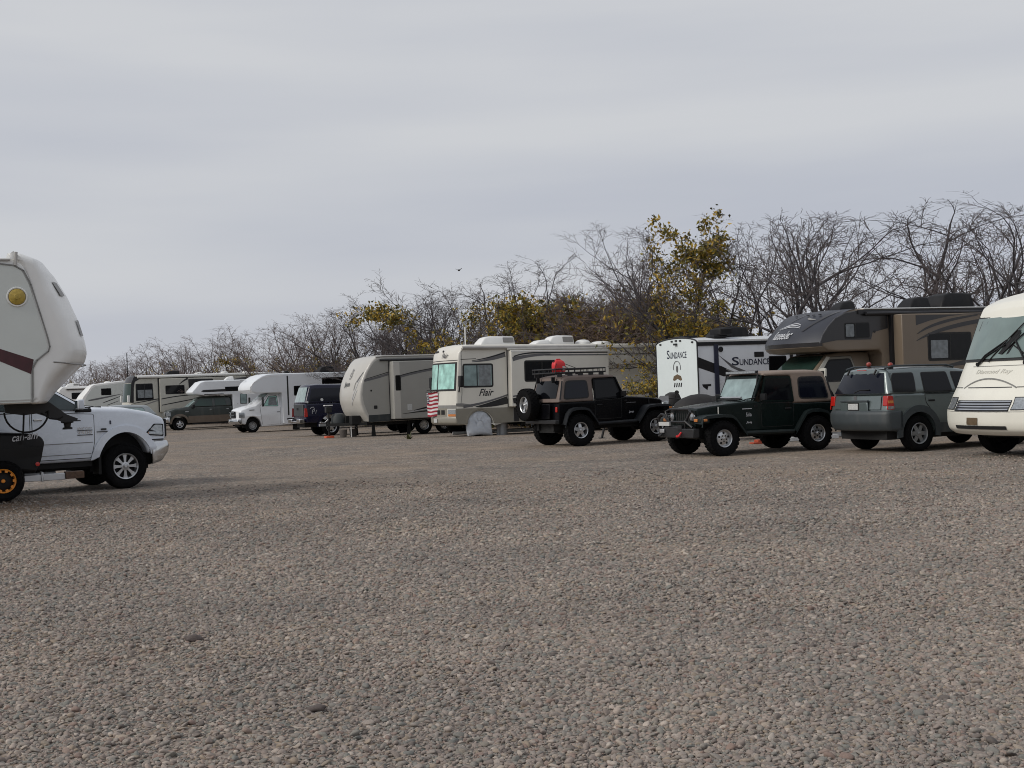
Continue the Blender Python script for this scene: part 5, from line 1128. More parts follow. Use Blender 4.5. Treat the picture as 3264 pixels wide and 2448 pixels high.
stripe('stripe', 'decal_silver', swoosh((-1.3, .92), ((-2.2, 1.04), (-3.4, 1.22)), .015, .03, .03), o=.009, par=sl, FF=SF)
stripe('stripe', 'decal_black', swoosh((-1.0, .86), ((-2.4, .98), (-3.6, 1.0)), .01, .08, .10), o=.006, par=sl, FF=SF)
stripe('hatch', 'decal_black', rrect(-.10, .05, 1.10, 1.24, .03), o=.012, par=jy, FF=F)
stripe('hatch', 'plate_white', rrect(-1.42, -1.22, 1.0, 1.24, .02), o=.012, par=sl, FF=SF)
q = MB(); F.panel(q, arc(.14, 1.84, .04, 0, 330, 10), 1, .012); q.obj('porch_lamp', 'decal_black', jy)
part('awning', 'decal_black', jy, lambda m: (m.tube([(-.25, 1.30, 3.05), (-8.2, 1.30, 3.03)], .04, 8)))
part('roof_edge', 'awning_grey', jy, lambda m: m.tube([(-.1, 1.22, 3.18), (-.4, 1.24, 3.21), (-8.4, 1.24, 3.18)], .03, 6))
def jnose(u, v, y0, z0):     # front cap surface: y across, z up
    z = z0 + v; y = y0 + u
    x = lerp([(1.0, .66), (1.42, .78), (1.75, .78), (2.15, .70), (2.62, .50), (2.98, .22)])(z)
    return (x - .16 * (y / 1.22) ** 2 + .016, y, z)
text('lettering', 'Jayco', .62, .26, (0, 0, 0), 'front', jy, 'decal_black', .2, .02, fn=lambda u, v: jnose(u, v, -.30, 1.98))
def onnose(pts, w, k):
    q = MB()
    for (a, b), (c, d) in zip(pts, pts[1:]):
        n_ = 5; A = []; B = []
        for i in range(n_ + 1):
            t = i / n_; y, z = a + (c - a) * t, b + (d - b) * t; dx, dz = c - a, d - b; l = math.hypot(dx, dz); A.append(jnose(-dz / l * w / 2, dx / l * w / 2, y, z)); B.append(jnose(dz / l * w / 2, -dx / l * w / 2, y, z))
        q.quadstrip(A, B)
    return q.obj('nose_graphic', k, jy, fix=False)
onnose([(.05, 2.36), (.16, 2.34), (.26, 2.42), (.24, 2.56), (.12, 2.60), (.06, 2.52), (.10, 2.44), (.20, 2.46)], .045, 'decal_midgrey')
onnose([(.10, 2.62), (.06, 2.76), (.18, 2.64), (.22, 2.72), (.26, 2.56)], .03, 'decal_midgrey')
onnose([(.98, 2.46), (.80, 2.16), (.74, 1.88)], .035, 'decal_midgrey'); onnose([(1.06, 2.36), (.92, 2.0), (.62, 1.5)], .03, 'decal_silver'); onnose([(1.1, 2.60), (.96, 2.36), (.90, 2.2)], .04, 'decal_grey'); onnose([(1.0, 1.9), (.86, 1.66), (.52, 1.28)], .03, 'decal_silver')
part('chassis', 'chassis_black', jy, lambda m: (m.box(-8.3, .3, -1.0, -.9, .44, .60), m.box(-8.3, .3, .9, 1.0, .44, .60), m.box(-6.0, -2.2, -.8, .8, .42, .6), m.hull([(.3, -.95, .46), (.3, -.85, .46), (1.7, .05, .46), (1.7, -.05, .46)], [(.3, -.95, .58), (.3, -.85, .58), (1.7, .05, .58), (1.7, -.05, .58)]), m.hull([(.3, .95, .46), (.3, .85, .46), (1.7, -.05, .46), (1.7, .05, .46)], [(.3, .95, .58), (.3, .85, .58), (1.7, -.05, .58), (1.7, .05, .58)])))
part('tongue_jack', 'black_metal', jy, lambda m: (m.tube([(1.55, 0, .06), (1.55, 0, 1.28)], .045, 10), m.box(1.43, 1.67, -.10, .10, 1.02, 1.24), m.tube([(1.55, 0, .0), (1.55, 0, .06)], .10, 10)), bevel=.01)
part('jack_lamp', 'white_fibreglass', jy, lambda m: m.box(1.38, 1.72, -.09, .09, 1.29, 1.33))
part('propane_cover', 'grey_plastic', jy, lambda m: m.lathe([(.0, .30), (.28, .30), (.38, .24), (.42, .1), (.42, .01)], 18, (1.12, 0, .56), 'z'))
part('battery', 'chassis_black', jy, lambda m: (m.box(.74, .96, -.36, .36, .56, .86), m.box(.45, .85, .45, .80, .5, .86)), bevel=.02)
part('coupler', 'steel_wheel', jy, lambda m: (m.box(1.65, 1.95, -.06, .06, .48, .58), m.tube([(1.7, .0, .6), (1.95, .12, .64)], .03, 6), m.tube([(1.7, .0, .62), (1.6, .10, .74)], .03, 6)))
legs(jy, [(.02, 1.0), (.02, -1.0), (-1.5, 1.05), (-2.0, -1.0), (-7.8, 1.0), (-7.8, -1.0)], .56)
for x in (-2.15, -1.4 - 1.65):
    for s in (1, -1): wheel(jy, x, s * 1.05, .36, .2, 'steel', s, .55)
o = MB(); o.box(-.17, .17, -.14, .14, 0, .10); o = o.obj('jack_block', 'plastic_orange', None, bevel=.015); o.location = place(jy, 1.55, 0, -.02); o.rotation_euler = (0, 0, R(207)); tag(o, 'orange levelling block under the grey travel trailer tongue jack', 'levelling block')
for lx, ly, lb in ((1.05, .28, 'dark bucket standing under the tongue of the grey travel trailer'), (.48, -.10, 'dark bucket standing under the nose of the grey travel trailer')):
    t_ = thing('bucket', lb, 'bucket', place(jy, lx, ly), 0, 'buckets under the grey travel trailer')
    part('pail', 'bucket_grey', t_, lambda m: m.lathe([(0, .13), (.30, .17), (.31, .17), (.31, .155), (.03, .12)], 18, (0, 0, 0), 'z'))
    part('handle', 'steel_wheel', t_, lambda m: m.tube([(-.17, 0, .29), (-.12, 0, .40), (0, 0, .44), (.12, 0, .40), (.17, 0, .29)], .008, 6))
o = MB(); o.tube([(0, 0, 0), (0, 0, .78)], .022, 8); o = o.obj('stake', 'white_fibreglass', None); o.location = place(jy, .80, .55); tag(o, 'thin white stake standing by the grey travel trailer hitch', 'stake')

# --- white cab-over motorhome (left side shown)
ew = thing('white_cabover_motorhome', 'plain white cab-over motorhome with rounded nose and black roof unit', 'motorhome', (-14.47, 71.33, -.33), 207)
hv = lerp([(.4, .95), (.9, 1.0), (1.3, .96), (1.45, .93), (2.1, .72)])
F = Form(lambda x, z: hv(z) - .1 * max(0, min(1, x + .2)), fb=lambda x, z: -.22 * max(0, min(1, (x - .1) * 1.8)), cr=lambda x, z: .06 if z > 1.1 and x > -.3 else 0, zc=[.9, 1.3], xc=[.1, .4])
mb = MB(); F.shell(mb, [(-2.2, .32), (-.5, .30)] + arc(0, .38, .48, 170, 10, 12) + [(.55, .45), (.80, .50), (.84, .80), (.84, 1.14), (.74, 1.24), (.3, 1.36), (-.2, 1.45), (-1.0, 2.08), (-1.4, 2.12), (-2.2, 2.12)], r=.06); mb.obj('cab', 'white_paint', ew, weld=.0008)
for s in (1, -1):
    d = door(F, ew, [(-1.56, .40), (-.54, .40), (-.48, .9), (-.44, 1.40), (-.95, 2.0), (-1.56, 2.02)], s, 'white_paint', (-1.44, 1.06))
    window(F, ew, [(-1.46, 1.36), (-.60, 1.40), (-.98, 1.94), (-1.44, 1.96)], s, 'dark_glass', frame=.03, off=.012, r=.06, curtain=[(-1.40, 1.42), (-.90, 1.44), (-.98, 1.86), (-1.38, 1.88)]).children[1].data.materials[0] = M['teal_shade']
    q = MB(); F.panel(q, rrect(.42, .72, .80, 1.10, .03), s, .014, .04); q.obj('headlight', 'lens_clear', ew)
    part('mirror_arm', 'black_plastic', ew, lambda m: m.tube([(-.55, s * .98, 1.5), (-.5, s * 1.24, 1.55)], .02, 6))
    part('mirror', 'black_plastic', ew, lambda m: m.box(-.54, -.46, s * 1.30 - .10, s * 1.30 + .10, 1.38, 1.90), bevel=.03)
    q = MB(); arch_gap(q, 0, .38, .5, s * .6, s * .64); q.obj('wheel_liner', 'chassis_black', ew)
q = MB(); Fw = Form(lambda x, z: hv(z)); Fw.span(q, [(-.24, 1.48), (-.94, 2.04)], -.93, .93, 6, .01); q.obj('windscreen', 'pale_glass', ew, fix=False)
Bf = Form(.98, fb=lambda x, z: -.15 if x > .8 else 0)
mb = MB(); Bf.shell(mb, rpoly([(.60, .44), (.94, .50), (.98, .62), (.96, .74), (.60, .76)], .03), r=.04); mb.obj('front_bumper', 'chrome', ew, weld=.0008)
q = MB(); F.span(q, [(.845, .80), (.845, 1.12)], -.55, .55, 6, .012); g_ = q.obj('grille', 'black_plastic', ew, fix=False)
part('grille_bar', 'chrome', g_, lambda m: (m.box(.84, .875, -.5, .5, .93, .99), m.box(.84, .87, -.5, .5, 1.10, 1.14)))
part('side_badge', 'decal_black', ew, lambda m: m.box(-.12, .16, .972, .986, 1.20, 1.235))
part('wiper', 'black_plastic', ew, lambda m: m.tube([(-.18, -.3, 1.48), (-.26, .25, 1.50)], .016, 6))
F = Form(1.22, fb=lambda x, z: -.26 * min(1, max(0, (x + 1.0) * 1.1)), cr=lambda x, z: .03 if z > 3 else 0, xc=[-1, -.5, 0], zc=[])
prof = [(-7.0, .42), (-1.75, .36), (-1.66, .45), (-1.62, 2.06), (-1.5, 2.10), (.05, 2.10), (.24, 2.16), (.36, 2.30), (.36, 2.44), (.24, 2.66), (.0, 2.86), (-.35, 3.02), (-.7, 3.10), (-1.1, 3.13), (-6.9, 3.10), (-7.0, 3.0)]
mb = MB(); F.shell(mb, prof, r=.05, mid=8); mb.obj('coach_body', 'trailer_white', ew, weld=.0008)
q = MB(); F.line(q, [(.14, 2.16), (.12, 2.44), (-.1, 2.70), (-.55, 2.93), (-1.0, 3.0), (-1.7, 3.02)], .03, 1, .008); q.obj('cap_trim', 'white_fibreglass', ew)
stripe('slide_seal', 'decal_black', [(-1.90, .86), (-1.98, .86), (-1.98, 3.0), (-1.90, 3.0)], o=.01, par=ew, FF=F)
window(F, ew, [(-3.0, 1.90), (-2.28, 1.90), (-2.28, 2.44), (-3.0, 2.44)], 1, 'dark_glass', frame=.03, r=.06)
window(F, ew, [(-5.3, 2.48), (-3.9, 2.48), (-3.9, 2.84), (-5.3, 2.84)], 1, 'dark_glass', frame=.03, r=.06)
window(F, ew, [(-6.6, 1.9), (-5.7, 1.9), (-5.7, 2.4), (-6.6, 2.4)], 1, 'dark_glass', frame=.03, r=.06)
stripe('lower_vent', 'decal_black', [(-1.85, .62), (-2.6, .62), (-2.6, .70), (-1.85, .70)], o=.01, par=ew, FF=F)
stripe('lower_vent', 'decal_black', [(-4.1, .42), (-5.2, .42), (-5.2, .52), (-4.1, .52)], o=.01, par=ew, FF=F)
for y in (-.5, -.2, .15): part('marker_lamp', 'decal_midgrey', ew, lambda m: m.box(.10, .22, y, y + .10, 2.84, 2.86))
ac_unit(ew, -4.0, -4.95, 0, 3.12, .36, 'black_plastic', None, .4); dome(ew, -2.2, .2, 3.12, .16, .18, 'black_plastic')
part('chassis', 'chassis_black', ew, lambda m: (m.box(-6.8, .6, -.5, .5, .34, .55), m.box(-2.6, -2.3, .7, 1.0, .05, .42), m.box(-3.9, -3.8, .7, 1.0, .1, .42)))
for x in (0, -4.5):
    for s in (1, -1): wheel(ew, x, s * (.86 if x == 0 else .98), .375, .22, 'steel', s, .56, False, 'steel_wheel')

# --- white truck camper on the green pickup
tcx = thing('truck_camper', 'white truck camper with slanted front window on the dark green pickup', 'truck camper', (-21.78, 84.91, terr(-21, 85) + .0), 203)
F = Form(1.05, fb=lambda x, z: -.20 * min(1, max(0, (x + 1.9) * 1.0)), cr=lambda x, z: .03 if z > 3 else 0, xc=[-1.6])
prof = rpoly([(-5.6, 1.0), (-3.42, 1.0), (-3.42, 2.18), (-1.6, 2.18), (-.72, 2.28), (-.62, 2.42), (-.78, 2.60), (-1.22, 3.02), (-1.6, 3.12), (-5.6, 3.12)], .06)
mb = MB(); F.shell(mb, prof, r=.06, mid=8); mb.obj('body', 'trailer_white', tcx, weld=.0008)
q = MB(); F.span(q, [(-.82, 2.60), (-1.20, 2.96)], -.75, .75, 6, .02); q.obj('front_window', 'decal_grey', tcx, fix=False)
for s in (1, -1):
    q = MB(); F.panel(q, rpoly([(-1.40, 2.46), (-1.55, 2.40), (-3.0, 2.40), (-3.0, 2.56), (-1.55, 2.54)], .03), s, .01); q.obj('stripe', 'decal_black', tcx)
    window(F, tcx, [(-4.2, 2.40), (-2.95, 2.40), (-2.95, 2.70), (-4.2, 2.70)], s, 'dark_glass', frame=.02, r=.03)
    q = MB(); F.panel(q, [(-1.6, 2.22), (-2.85, 2.22), (-2.85, 2.27), (-1.6, 2.27)], s, .01); q.obj('seam', 'decal_black', tcx)
    window(F, tcx, [(-4.35, 1.55), (-3.9, 1.55), (-3.9, 2.22), (-4.35, 2.22)], s, 'pale_glass', frame=.03, r=.05)
ac_unit(tcx, -3.1, -3.7, 0, 3.13, .26, 'white_fibreglass', None, .3)

# --- long cream and black class A motorhome far back (left side shown)
mh = thing('long_cream_motorhome', 'long cream and black class A motorhome with white roof awning, far back', 'motorhome', (-23.2, 90.09, -.4), 205)
F = Form(1.25, fb=lambda x, z: -.42 * min(1, max(0, (x - 2.7) * 1.4)), cr=lambda x, z: .04 if z > 3.5 else 0, xc=[2.7, 3.0, 3.3])
prof = rpoly([(-8.0, .5), (2.6, .45), (3.5, .5), (3.62, .8), (3.60, 1.6), (3.52, 1.95), (3.35, 3.2), (3.2, 3.55), (2.95, 3.70), (-7.9, 3.66), (-8.0, 3.5)], .12)
mb = MB(); F.shell(mb, prof, r=.06, mid=10); mb.obj('body', 'motorhome_cream', mh, weld=.0008)
q = MB(); F.span(q, [(3.53, 1.95), (3.36, 3.2)], -.97, .97, 10, .01); q.obj('windscreen', 'green_glass', mh, fix=False)
q = MB(); F.span(q, [(3.35, 3.24), (3.2, 3.56), (2.96, 3.70)], -.97, .97, 10, .012); q.obj('front_brow', 'motorhome_dark', mh, fix=False)
stripe('front_pillar', 'decal_black', rpoly([(2.98, 1.9), (3.22, 1.9), (3.1, 3.2), (2.9, 3.66), (2.3, 3.62), (2.86, 3.3), (2.94, 2.9)], .04), o=.008, par=mh, FF=F)
window(F, mh, [(1.66, 2.06), (2.84, 2.0), (2.82, 3.16), (1.70, 3.16)], 1, 'dark_glass', frame=.05, r=.07, mull=[2.25], curtain=[(1.75, 2.2), (2.7, 2.2), (2.7, 2.74), (1.75, 2.74)])
stripe('painted_roof_shadow', 'decal_black', [(-3.2, 3.42), (2.6, 3.50), (2.6, 3.56), (-3.2, 3.50)], o=.006, par=mh, FF=F)  # black strip paints in the shadow below the roof awning
part('awning', 'white_fibreglass', mh, lambda m: m.tube([(2.7, 1.34, 3.62), (-8.0, 1.34, 3.58)], .10, 10))
sl = slide(mh, 1.28, -6.5, 1.2, 3.44, 1.2, 1.56, 'motorhome_cream'); SF = Form(1.56)
part('slide_gap', 'decal_black', mh, lambda m: m.box(1.28, 1.36, 1.24, 1.30, 1.2, 3.5))
window(SF, sl, [(-.36, 2.38), (.92, 2.38), (.92, 2.98), (-.36, 2.98)], 1, 'dark_glass', frame=.04, r=.08)
stripe('panel', 'decal_black', rpoly([(-.66, 2.3), (-.62, 3.36), (-2.3, 3.34), (-2.5, 2.3)], .05), o=.006, par=sl, FF=SF)
stripe('stripe', 'decal_black', swoosh((1.2, 2.08), ((.2, 2.26), (-1.0, 2.30)), .06, .07, .05), o=.006, par=sl, FF=SF)
stripe('stripe', 'decal_black', swoosh((1.2, 1.66), ((.2, 1.82), (-1.4, 2.06)), .05, .07, .05), o=.006, par=sl, FF=SF)
stripe('stripe', 'decal_black', swoosh((.0, 3.02), ((-.25, 3.25), (-.6, 3.42)), .03, .08, .14), o=.008, par=sl, FF=SF)
stripe('stripe', 'decal_grey', swoosh((-2.6, 2.9), ((-3.6, 3.3), (-5.6, 3.4)), .04, .2, .12), o=.006, par=sl, FF=SF)
stripe('stripe', 'decal_black', swoosh((-2.9, 2.8), ((-4.0, 3.1), (-6, 3.2)), .04, .14, .12), o=.008, par=sl, FF=SF)
stripe('stripe', 'decal_black', swoosh((3.0, 1.86), ((2.2, 1.98), (1.36, 2.10)), .03, .07, .06), o=.010, par=mh, FF=F)
stripe('stripe', 'decal_midgrey', swoosh((2.6, 1.60), ((2.0, 1.84), (1.36, 2.0)), .03, .08, .08), o=.008, par=mh, FF=F)
for s in (1, -1): part('mirror', 'white_fibreglass', mh, lambda m: (m.box(3.28, 3.42, s * 1.52 - .1, s * 1.52 + .1, 1.95, 2.4), m.tube([(3.2, s * 1.2, 1.85), (3.35, s * 1.5, 1.95)], .03, 6)), bevel=.03)
q = MB(); F.span(q, [(3.62, .9), (3.60, 1.3)], -.6, .6, 6, .01); q.obj('grille', 'black_plastic', mh, fix=False)
for s in (-1, 1):
    q = MB(); F.span(q, [(3.61, 1.0), (3.60, 1.35)], .66 * s - .14, .66 * s + .24 * (s > 0) + .14 * (s < 0), 3, .014); q.obj('headlight', 'lens_clear', mh, fix=False)
ac_unit(mh, .65, -.3, 0, 3.70, .30, 'black_plastic', None, .4); dome(mh, -1.6, .2, 3.7, .28, .14); dome(mh, -3.4, .2, 3.7, .28, .14); dome(mh, -4.9, .2, 3.7, .24, .12)
part('antenna', 'black_plastic', mh, lambda m: m.tube([(3.0, -.8, 3.6), (3.0, -.8, 5.3)], .03, 6))
part('chassis', 'chassis_black', mh, lambda m: m.box(-7.6, 3.2, -.6, .6, .35, .6))
for x in (1.9, -4.4):
    for s in (1, -1): wheel(mh, x, s * 1.0, .48, .28, 'steel', s, .56)

# --- white travel trailer far left
tr = thing('white_travel_trailer', 'white travel trailer with slanted nose and dark swoosh stripes behind the white pickup', 'travel trailer', (-32.21, 101.09, -.42), 205)
F = Form(1.22, fb=lambda x, z: -.25 * min(1, max(0, (x - .2) * 1.2)), cr=lambda x, z: .03 if z > 3.3 else 0, xc=[.2, .6, 1.0])
prof = rpoly([(-8, .7), (.9, .7), (1.36, 1.4), (1.40, 2.3), (1.20, 2.62), (.55, 3.28), (.2, 3.42), (-1.9, 3.62), (-8, 3.60)], .1)
mb = MB(); F.shell(mb, prof, r=.06, mid=8); mb.obj('body', 'white_fibreglass', tr, weld=.0008)
stripe('side_skin', 'fifth_wheel_side', [(-7.9, .75), (.72, .75), (.92, 1.4), (.88, 2.3), (.70, 2.62), (.34, 3.14), (.1, 3.28), (-1.9, 3.48), (-7.9, 3.48)], o=.006, par=tr, FF=F)
window(F, tr, [(-1.06, 2.56), (-.28, 2.56), (-.28, 3.10), (-1.06, 3.10)], 1, 'dark_glass', frame=.03, r=.06)
q = MB(); F.span(q, [(1.22, 2.56), (.90, 2.90)], -.75, .75, 6, .012); q.obj('nose_graphic', 'decal_midgrey', tr, fix=False)
stripe('stripe', 'decal_grey', swoosh((.66, 2.20), ((-.3, 2.34), (-1.85, 2.62)), .10, .18, .02), o=.010, par=tr, FF=F)
stripe('stripe', 'decal_black', swoosh((-.38, 1.97), ((-1.0, 2.20), (-1.9, 2.50)), .04, .09, .02), o=.010, par=tr, FF=F)
stripe('stripe', 'decal_black', swoosh((-.7, 1.80), ((-1.2, 1.96), (-1.6, 2.10)), .03, .06, .02), o=.010, par=tr, FF=F)
dome(tr, -.9, .3, 3.5, .26, .14)
part('chassis', 'chassis_black', tr, lambda m: (m.box(-7.8, 1.6, -.8, .8, .5, .72),)); legs(tr, [(.6, .9), (.6, -.9), (-7.4, .9), (-7.4, -.9)], .6)
for x in (-3.2, -4.1):
    for s in (1, -1): wheel(tr, x, s * 1.0, .36, .2, 'steel', s, .55)
# --- farthest motorhome
fm = thing('distant_motorhome', 'distant white motorhome with pale roof air conditioner, leftmost of the back row', 'motorhome', (-37.68, 113.09, -.43), 205)
F = Form(1.22, cr=lambda x, z: .03 if z > 3.3 else 0)
mb = MB(); F.shell(mb, rpoly([(-6, .6), (1.4, .6), (1.6, 1.6), (1.5, 3.2), (1.2, 3.46), (-6, 3.48)], .1), r=.06); mb.obj('body', 'white_fibreglass', fm, weld=.0008)
part('awning', 'decal_black', fm, lambda m: (m.box(-5.8, .9, 1.22, 1.34, 3.2, 3.26),)); part('awning_roll', 'white_fibreglass', fm, lambda m: m.tube([(1.0, 1.32, 3.32), (-5.8, 1.32, 3.32)], .06, 8))
window(F, fm, [(-1.6, 2.4), (.5, 2.4), (.5, 2.95), (-1.6, 2.95)], 1, 'dark_glass', frame=.03)
ac_unit(fm, .85, -.25, .2, 3.48, .30, 'white_fibreglass', 'decal_midgrey')
for x in (.6, -4):
    for s in (1, -1): wheel(fm, x, s * 1.0, .42, .24, 'steel', s, .56)

# --- white trailer with arched rear wall (rear at left, side at right)
sd_ = thing('white_trailer', 'white travel trailer with arched end wall, black diagonal bands and name lettering', 'travel trailer', (5.16, 40.81, 0), 204)
F = Form(1.22, cr=lambda x, z: .17 if z > 2.6 else 0)
mb = MB(); F.shell(mb, [(-7.2, .60), (-.02, .60), (-.02, 2.75), (-7.2, 2.78)], r=.03, mid=14); mb.obj('body', 'trailer_white', sd_, weld=.0008)
q = MB(); e_ = [(-1.19, .62), (1.19, .62), (1.19, 2.72)] + [(1.19 * math.cos(a), 2.73 + .165 * math.sin(a) ** 1) for a in np.linspace(.12, pi - .12, 14)] + [(-1.19, 2.72)]
q.prism(e_, -.015, .012, 'x'); q.obj('end_wall', 'rear_white', sd_)
q = MB(); ed = [(1.22, .62), (1.22, 2.75)] + [(1.22 * math.cos(a), 2.75 + .17 * math.sin(a)) for a in np.linspace(.1, pi - .1, 14)] + [(-1.22, 2.75), (-1.22, .62)]
q.tube([(.005, y, z) for y, z in ed], .022, 6); q.obj('edge_trim', 'decal_black', sd_)
q = MB(); q.box(-7.1, -.02, 1.20, 1.245, 2.63, 2.74); q.obj('roof_rail', 'decal_black', sd_)
q = MB(); q.box(-7.1, -.02, 1.1, 1.23, 2.745, 2.80); q.obj('roof_edge', 'white_fibreglass', sd_)
for y, z in ((-.92, 2.76), (-.22, 2.83), (.03, 2.84), (.28, 2.83), (.98, 2.76)): part('marker_lamp', 'decal_black', sd_, lambda m: m.box(.01, .04, y - .05, y + .05, z - .025, z + .025), bevel=.008)
part('camera', 'decal_black', sd_, lambda m: m.box(.01, .09, -.04, .10, 2.70, 2.76), bevel=.01)
text('lettering', 'S', .17, .27, (.016, -.56, 2.29), 'front', sd_, 'decal_navy', 0, .012)
text('lettering', 'UNDANCE', .98, .20, (.016, -.37, 2.29), 'front', sd_, 'decal_navy', 0, .012)
em = MB(); em.tube([(.02, .03 + .21 * math.cos(a), 2.0 + .21 * math.sin(a)) for a in np.linspace(-.3, pi + .3, 18)], .010, 5); em.prism([(.03 + .06 * math.cos(a), 1.96 + .11 * math.sin(a)) for a in np.linspace(0, 6.0, 14)], .012, .02, 'x'); em.obj('round_emblem', 'decal_grey', sd_)
em = MB(); em.prism([(-.24, 1.62), (-.18, 1.74), (.03, 1.80), (.24, 1.74), (.30, 1.62), (.20, 1.60), (.03, 1.66), (-.14, 1.60)], .012, .02, 'x'); em.obj('ribbon_emblem', 'decal_brown', sd_)
for i in range(4): em = MB(); em.prism([(-.20 + .13 * i, 1.40), (-.14 + .13 * i, 1.40), (-.10 + .13 * i, 1.52), (-.15 + .13 * i, 1.54)], .012, .02, 'x'); em.obj('figure_mark', 'decal_black', sd_)
stripe('band', 'decal_black', [(-.02, 2.29), (-.9, 1.97), (-1.45, 1.72), (-1.25, 1.66), (-.9, 1.68), (-.02, 1.97)], o=.006, par=sd_, FF=F)
stripe('band', 'decal_grey', [(-.75, 2.33), (-1.3, 1.98), (-2.05, 1.70), (-1.75, 1.70), (-1.2, 1.94)], o=.006, par=sd_, FF=F)
stripe('band', 'decal_midgrey', [(-1.0, 1.92), (-1.6, 1.70), (-1.56, 1.66), (-1.0, 1.88)], o=.008, par=sd_, FF=F)
stripe('corner_graphic', 'decal_black', [(-.12, 1.46), (-.44, 1.46), (-.44, 1.40), (-.34, 1.40), (-.30, 1.28), (-.16, 1.38)], o=.006, par=sd_, FF=F)
part('slide_post', 'decal_navy', sd_, lambda m: m.box(-.72, -.58, 1.21, 1.27, .62, 2.66))
stripe('lamp', 'decal_black', arc(-.83, 2.51, .085, 0, 345, 14), o=.02, par=sd_, FF=F)
text('lettering', 'S', .26, .26, (-1.22, 1.228, 2.00), 'left', sd_, 'decal_navy', 0, .015)
text('lettering', 'UNDANCE', 1.12, .19, (-1.50, 1.228, 2.00), 'left', sd_, 'decal_navy', 0, .014)
stripe('vent', 'decal_black', rrect(-2.40, -2.05, 2.24, 2.40, .02), o=.012, par=sd_, FF=F)
window(F, sd_, [(-3.25, 1.60), (-2.58, 1.60), (-2.58, 2.26), (-3.25, 2.26)], 1, 'dark_glass', frame=.03, r=.07)
part('door_frame', 'decal_black', sd_, lambda m: m.box(-3.48, -3.38, 1.21, 1.25, .7, 2.6)); 
part('dark_panel', 'decal_black', sd_, lambda m: m.box(-4.4, -3.62, 1.21, 1.26, .7, 2.5))
part('ladder_mirror', 'decal_black', sd_, lambda m: m.box(-.25, -.12, -1.36, -1.24, 1.6, 2.1), bevel=.03)
ac_unit(sd_, -1.30, -2.45, 0, 2.90, .34, 'black_plastic', None, .42)
part('roof_hatch', 'black_plastic', sd_, lambda m: (m.box(-1.35, -.85, .35, .85, 2.88, 2.96), m.box(-1.5, -1.05, .3, .9, 2.95, 3.16)), bevel=.03)
part('roof_vent', 'black_plastic', sd_, lambda m: m.box(-.6, -.1, -.3, .3, 2.92, 2.98), bevel=.02)
part('chassis', 'chassis_black', sd_, lambda m: m.box(-7, -.1, -1.1, 1.1, .45, .62))
for x in (-3.6, -4.5):
    for s in (1, -1): wheel(sd_, x, s * 1.05, .36, .2, 'steel', s, .55)
legs(sd_, [(-.6, 1.0), (-.6, -1.0)], .5)

# --- tan and black cab-over motorhome with slate nose (left side shown)
sk = thing('tan_cabover_motorhome', 'tan and black cab-over motorhome with slate grey nose cap and name lettering', 'motorhome', (7.43, 34.34, 0), 204)
def sfb(x, z): return -.42 * min(1, max(0, (x + 1.1) * .85))
F = Form(1.25, fb=sfb, cr=lambda x, z: .03 if z > 3.2 else 0, xc=[-1.1, -.7, -.3, 0])
capx = lerp([(2.20, .28), (2.28, .40), (2.43, .46), (2.65, .34), (2.86, .11), (3.05, -.17), (3.17, -.42), (3.24, -.72), (3.27, -1.02)])
prof = [(-8.2, .5), (-1.95, .5), (-1.88, .6), (-1.86, 2.10), (-1.76, 2.20), (-.1, 2.19), (.28, 2.22), (.44, 2.32), (.46, 2.44), (.34, 2.65), (.11, 2.86), (-.17, 3.05), (-.42, 3.17), (-.72, 3.24), (-1.02, 3.27), (-8.1, 3.25), (-8.2, 3.1)]
mb = MB(); F.shell(mb, prof, r=.05, mid=10); mb.obj('coach_body', 'motorhome_tan', sk, weld=.0008)
q = MB(); F.span(q, [(.30, 2.22), (.44, 2.32)], -.995, .995, 12, .004); q.obj('nose_underside', 'motorhome_tan', sk, fix=False)
q = MB(); F.span(q, [(.45, 2.34), (.46, 2.44)], -1.0, 1.0, 12, .005); q.obj('nose_lip', 'motorhome_dark', sk, fix=False)
q = MB(); F.span(q, [(.46, 2.44), (.34, 2.65), (.11, 2.86), (-.17, 3.05), (-.42, 3.17), (-.72, 3.24), (-1.02, 3.27)], -1.0, 1.0, 14, .006); q.obj('nose_cap', 'slate_cap', sk, fix=False)
def snose(y, z, o=.016):
    x = capx(z); return (x + sfb(x, z) * (y / 1.25) ** 2 + o * .8, y, z + o * .6)
def nosepoly(pts, m, nm='nose_graphic', o=.02):
    v, f = sheet(pts, [p * .1 for p in range(-12, 13)], [2.3 + .08 * k for k in range(13)]); q = MB(); q.add([snose(y, z, o) for y, z in v], f); return q.obj(nm, m, sk, fix=False)
text('lettering', 'Sunseeker', .80, .22, (0, 0, 0), 'front', sk, 'decal_silver', .3, .018, fn=lambda u, v: snose(-.45 + u, 2.56 + v, .022))
for a_, b_ in (((-.48, 2.83), ((.0, 2.98), (.40, 2.87))), ((-.36, 2.85), ((.02, 3.04), (.36, 2.91))), ((-.40, 2.82), ((.05, 2.93), (.44, 2.83)))): nosepoly(swoosh(a_, b_, .008, .035, .008), 'decal_silver')
nosepoly([(.98, 3.22), (.80, 3.10), (.66, 2.90), (.56, 2.74), (.62, 2.74), (.76, 2.92), (.94, 3.10), (1.08, 3.22)], 'motorhome_dark'); nosepoly([(-.1, 3.20), (-.2, 3.10), (-.24, 3.0), (-.2, 3.0), (-.12, 3.08), (.0, 3.20)], 'motorhome_dark'); nosepoly(swoosh((.3, 3.10), ((.5, 3.03), (.66, 3.04)), .02, .06, .01), 'decal_midgrey')
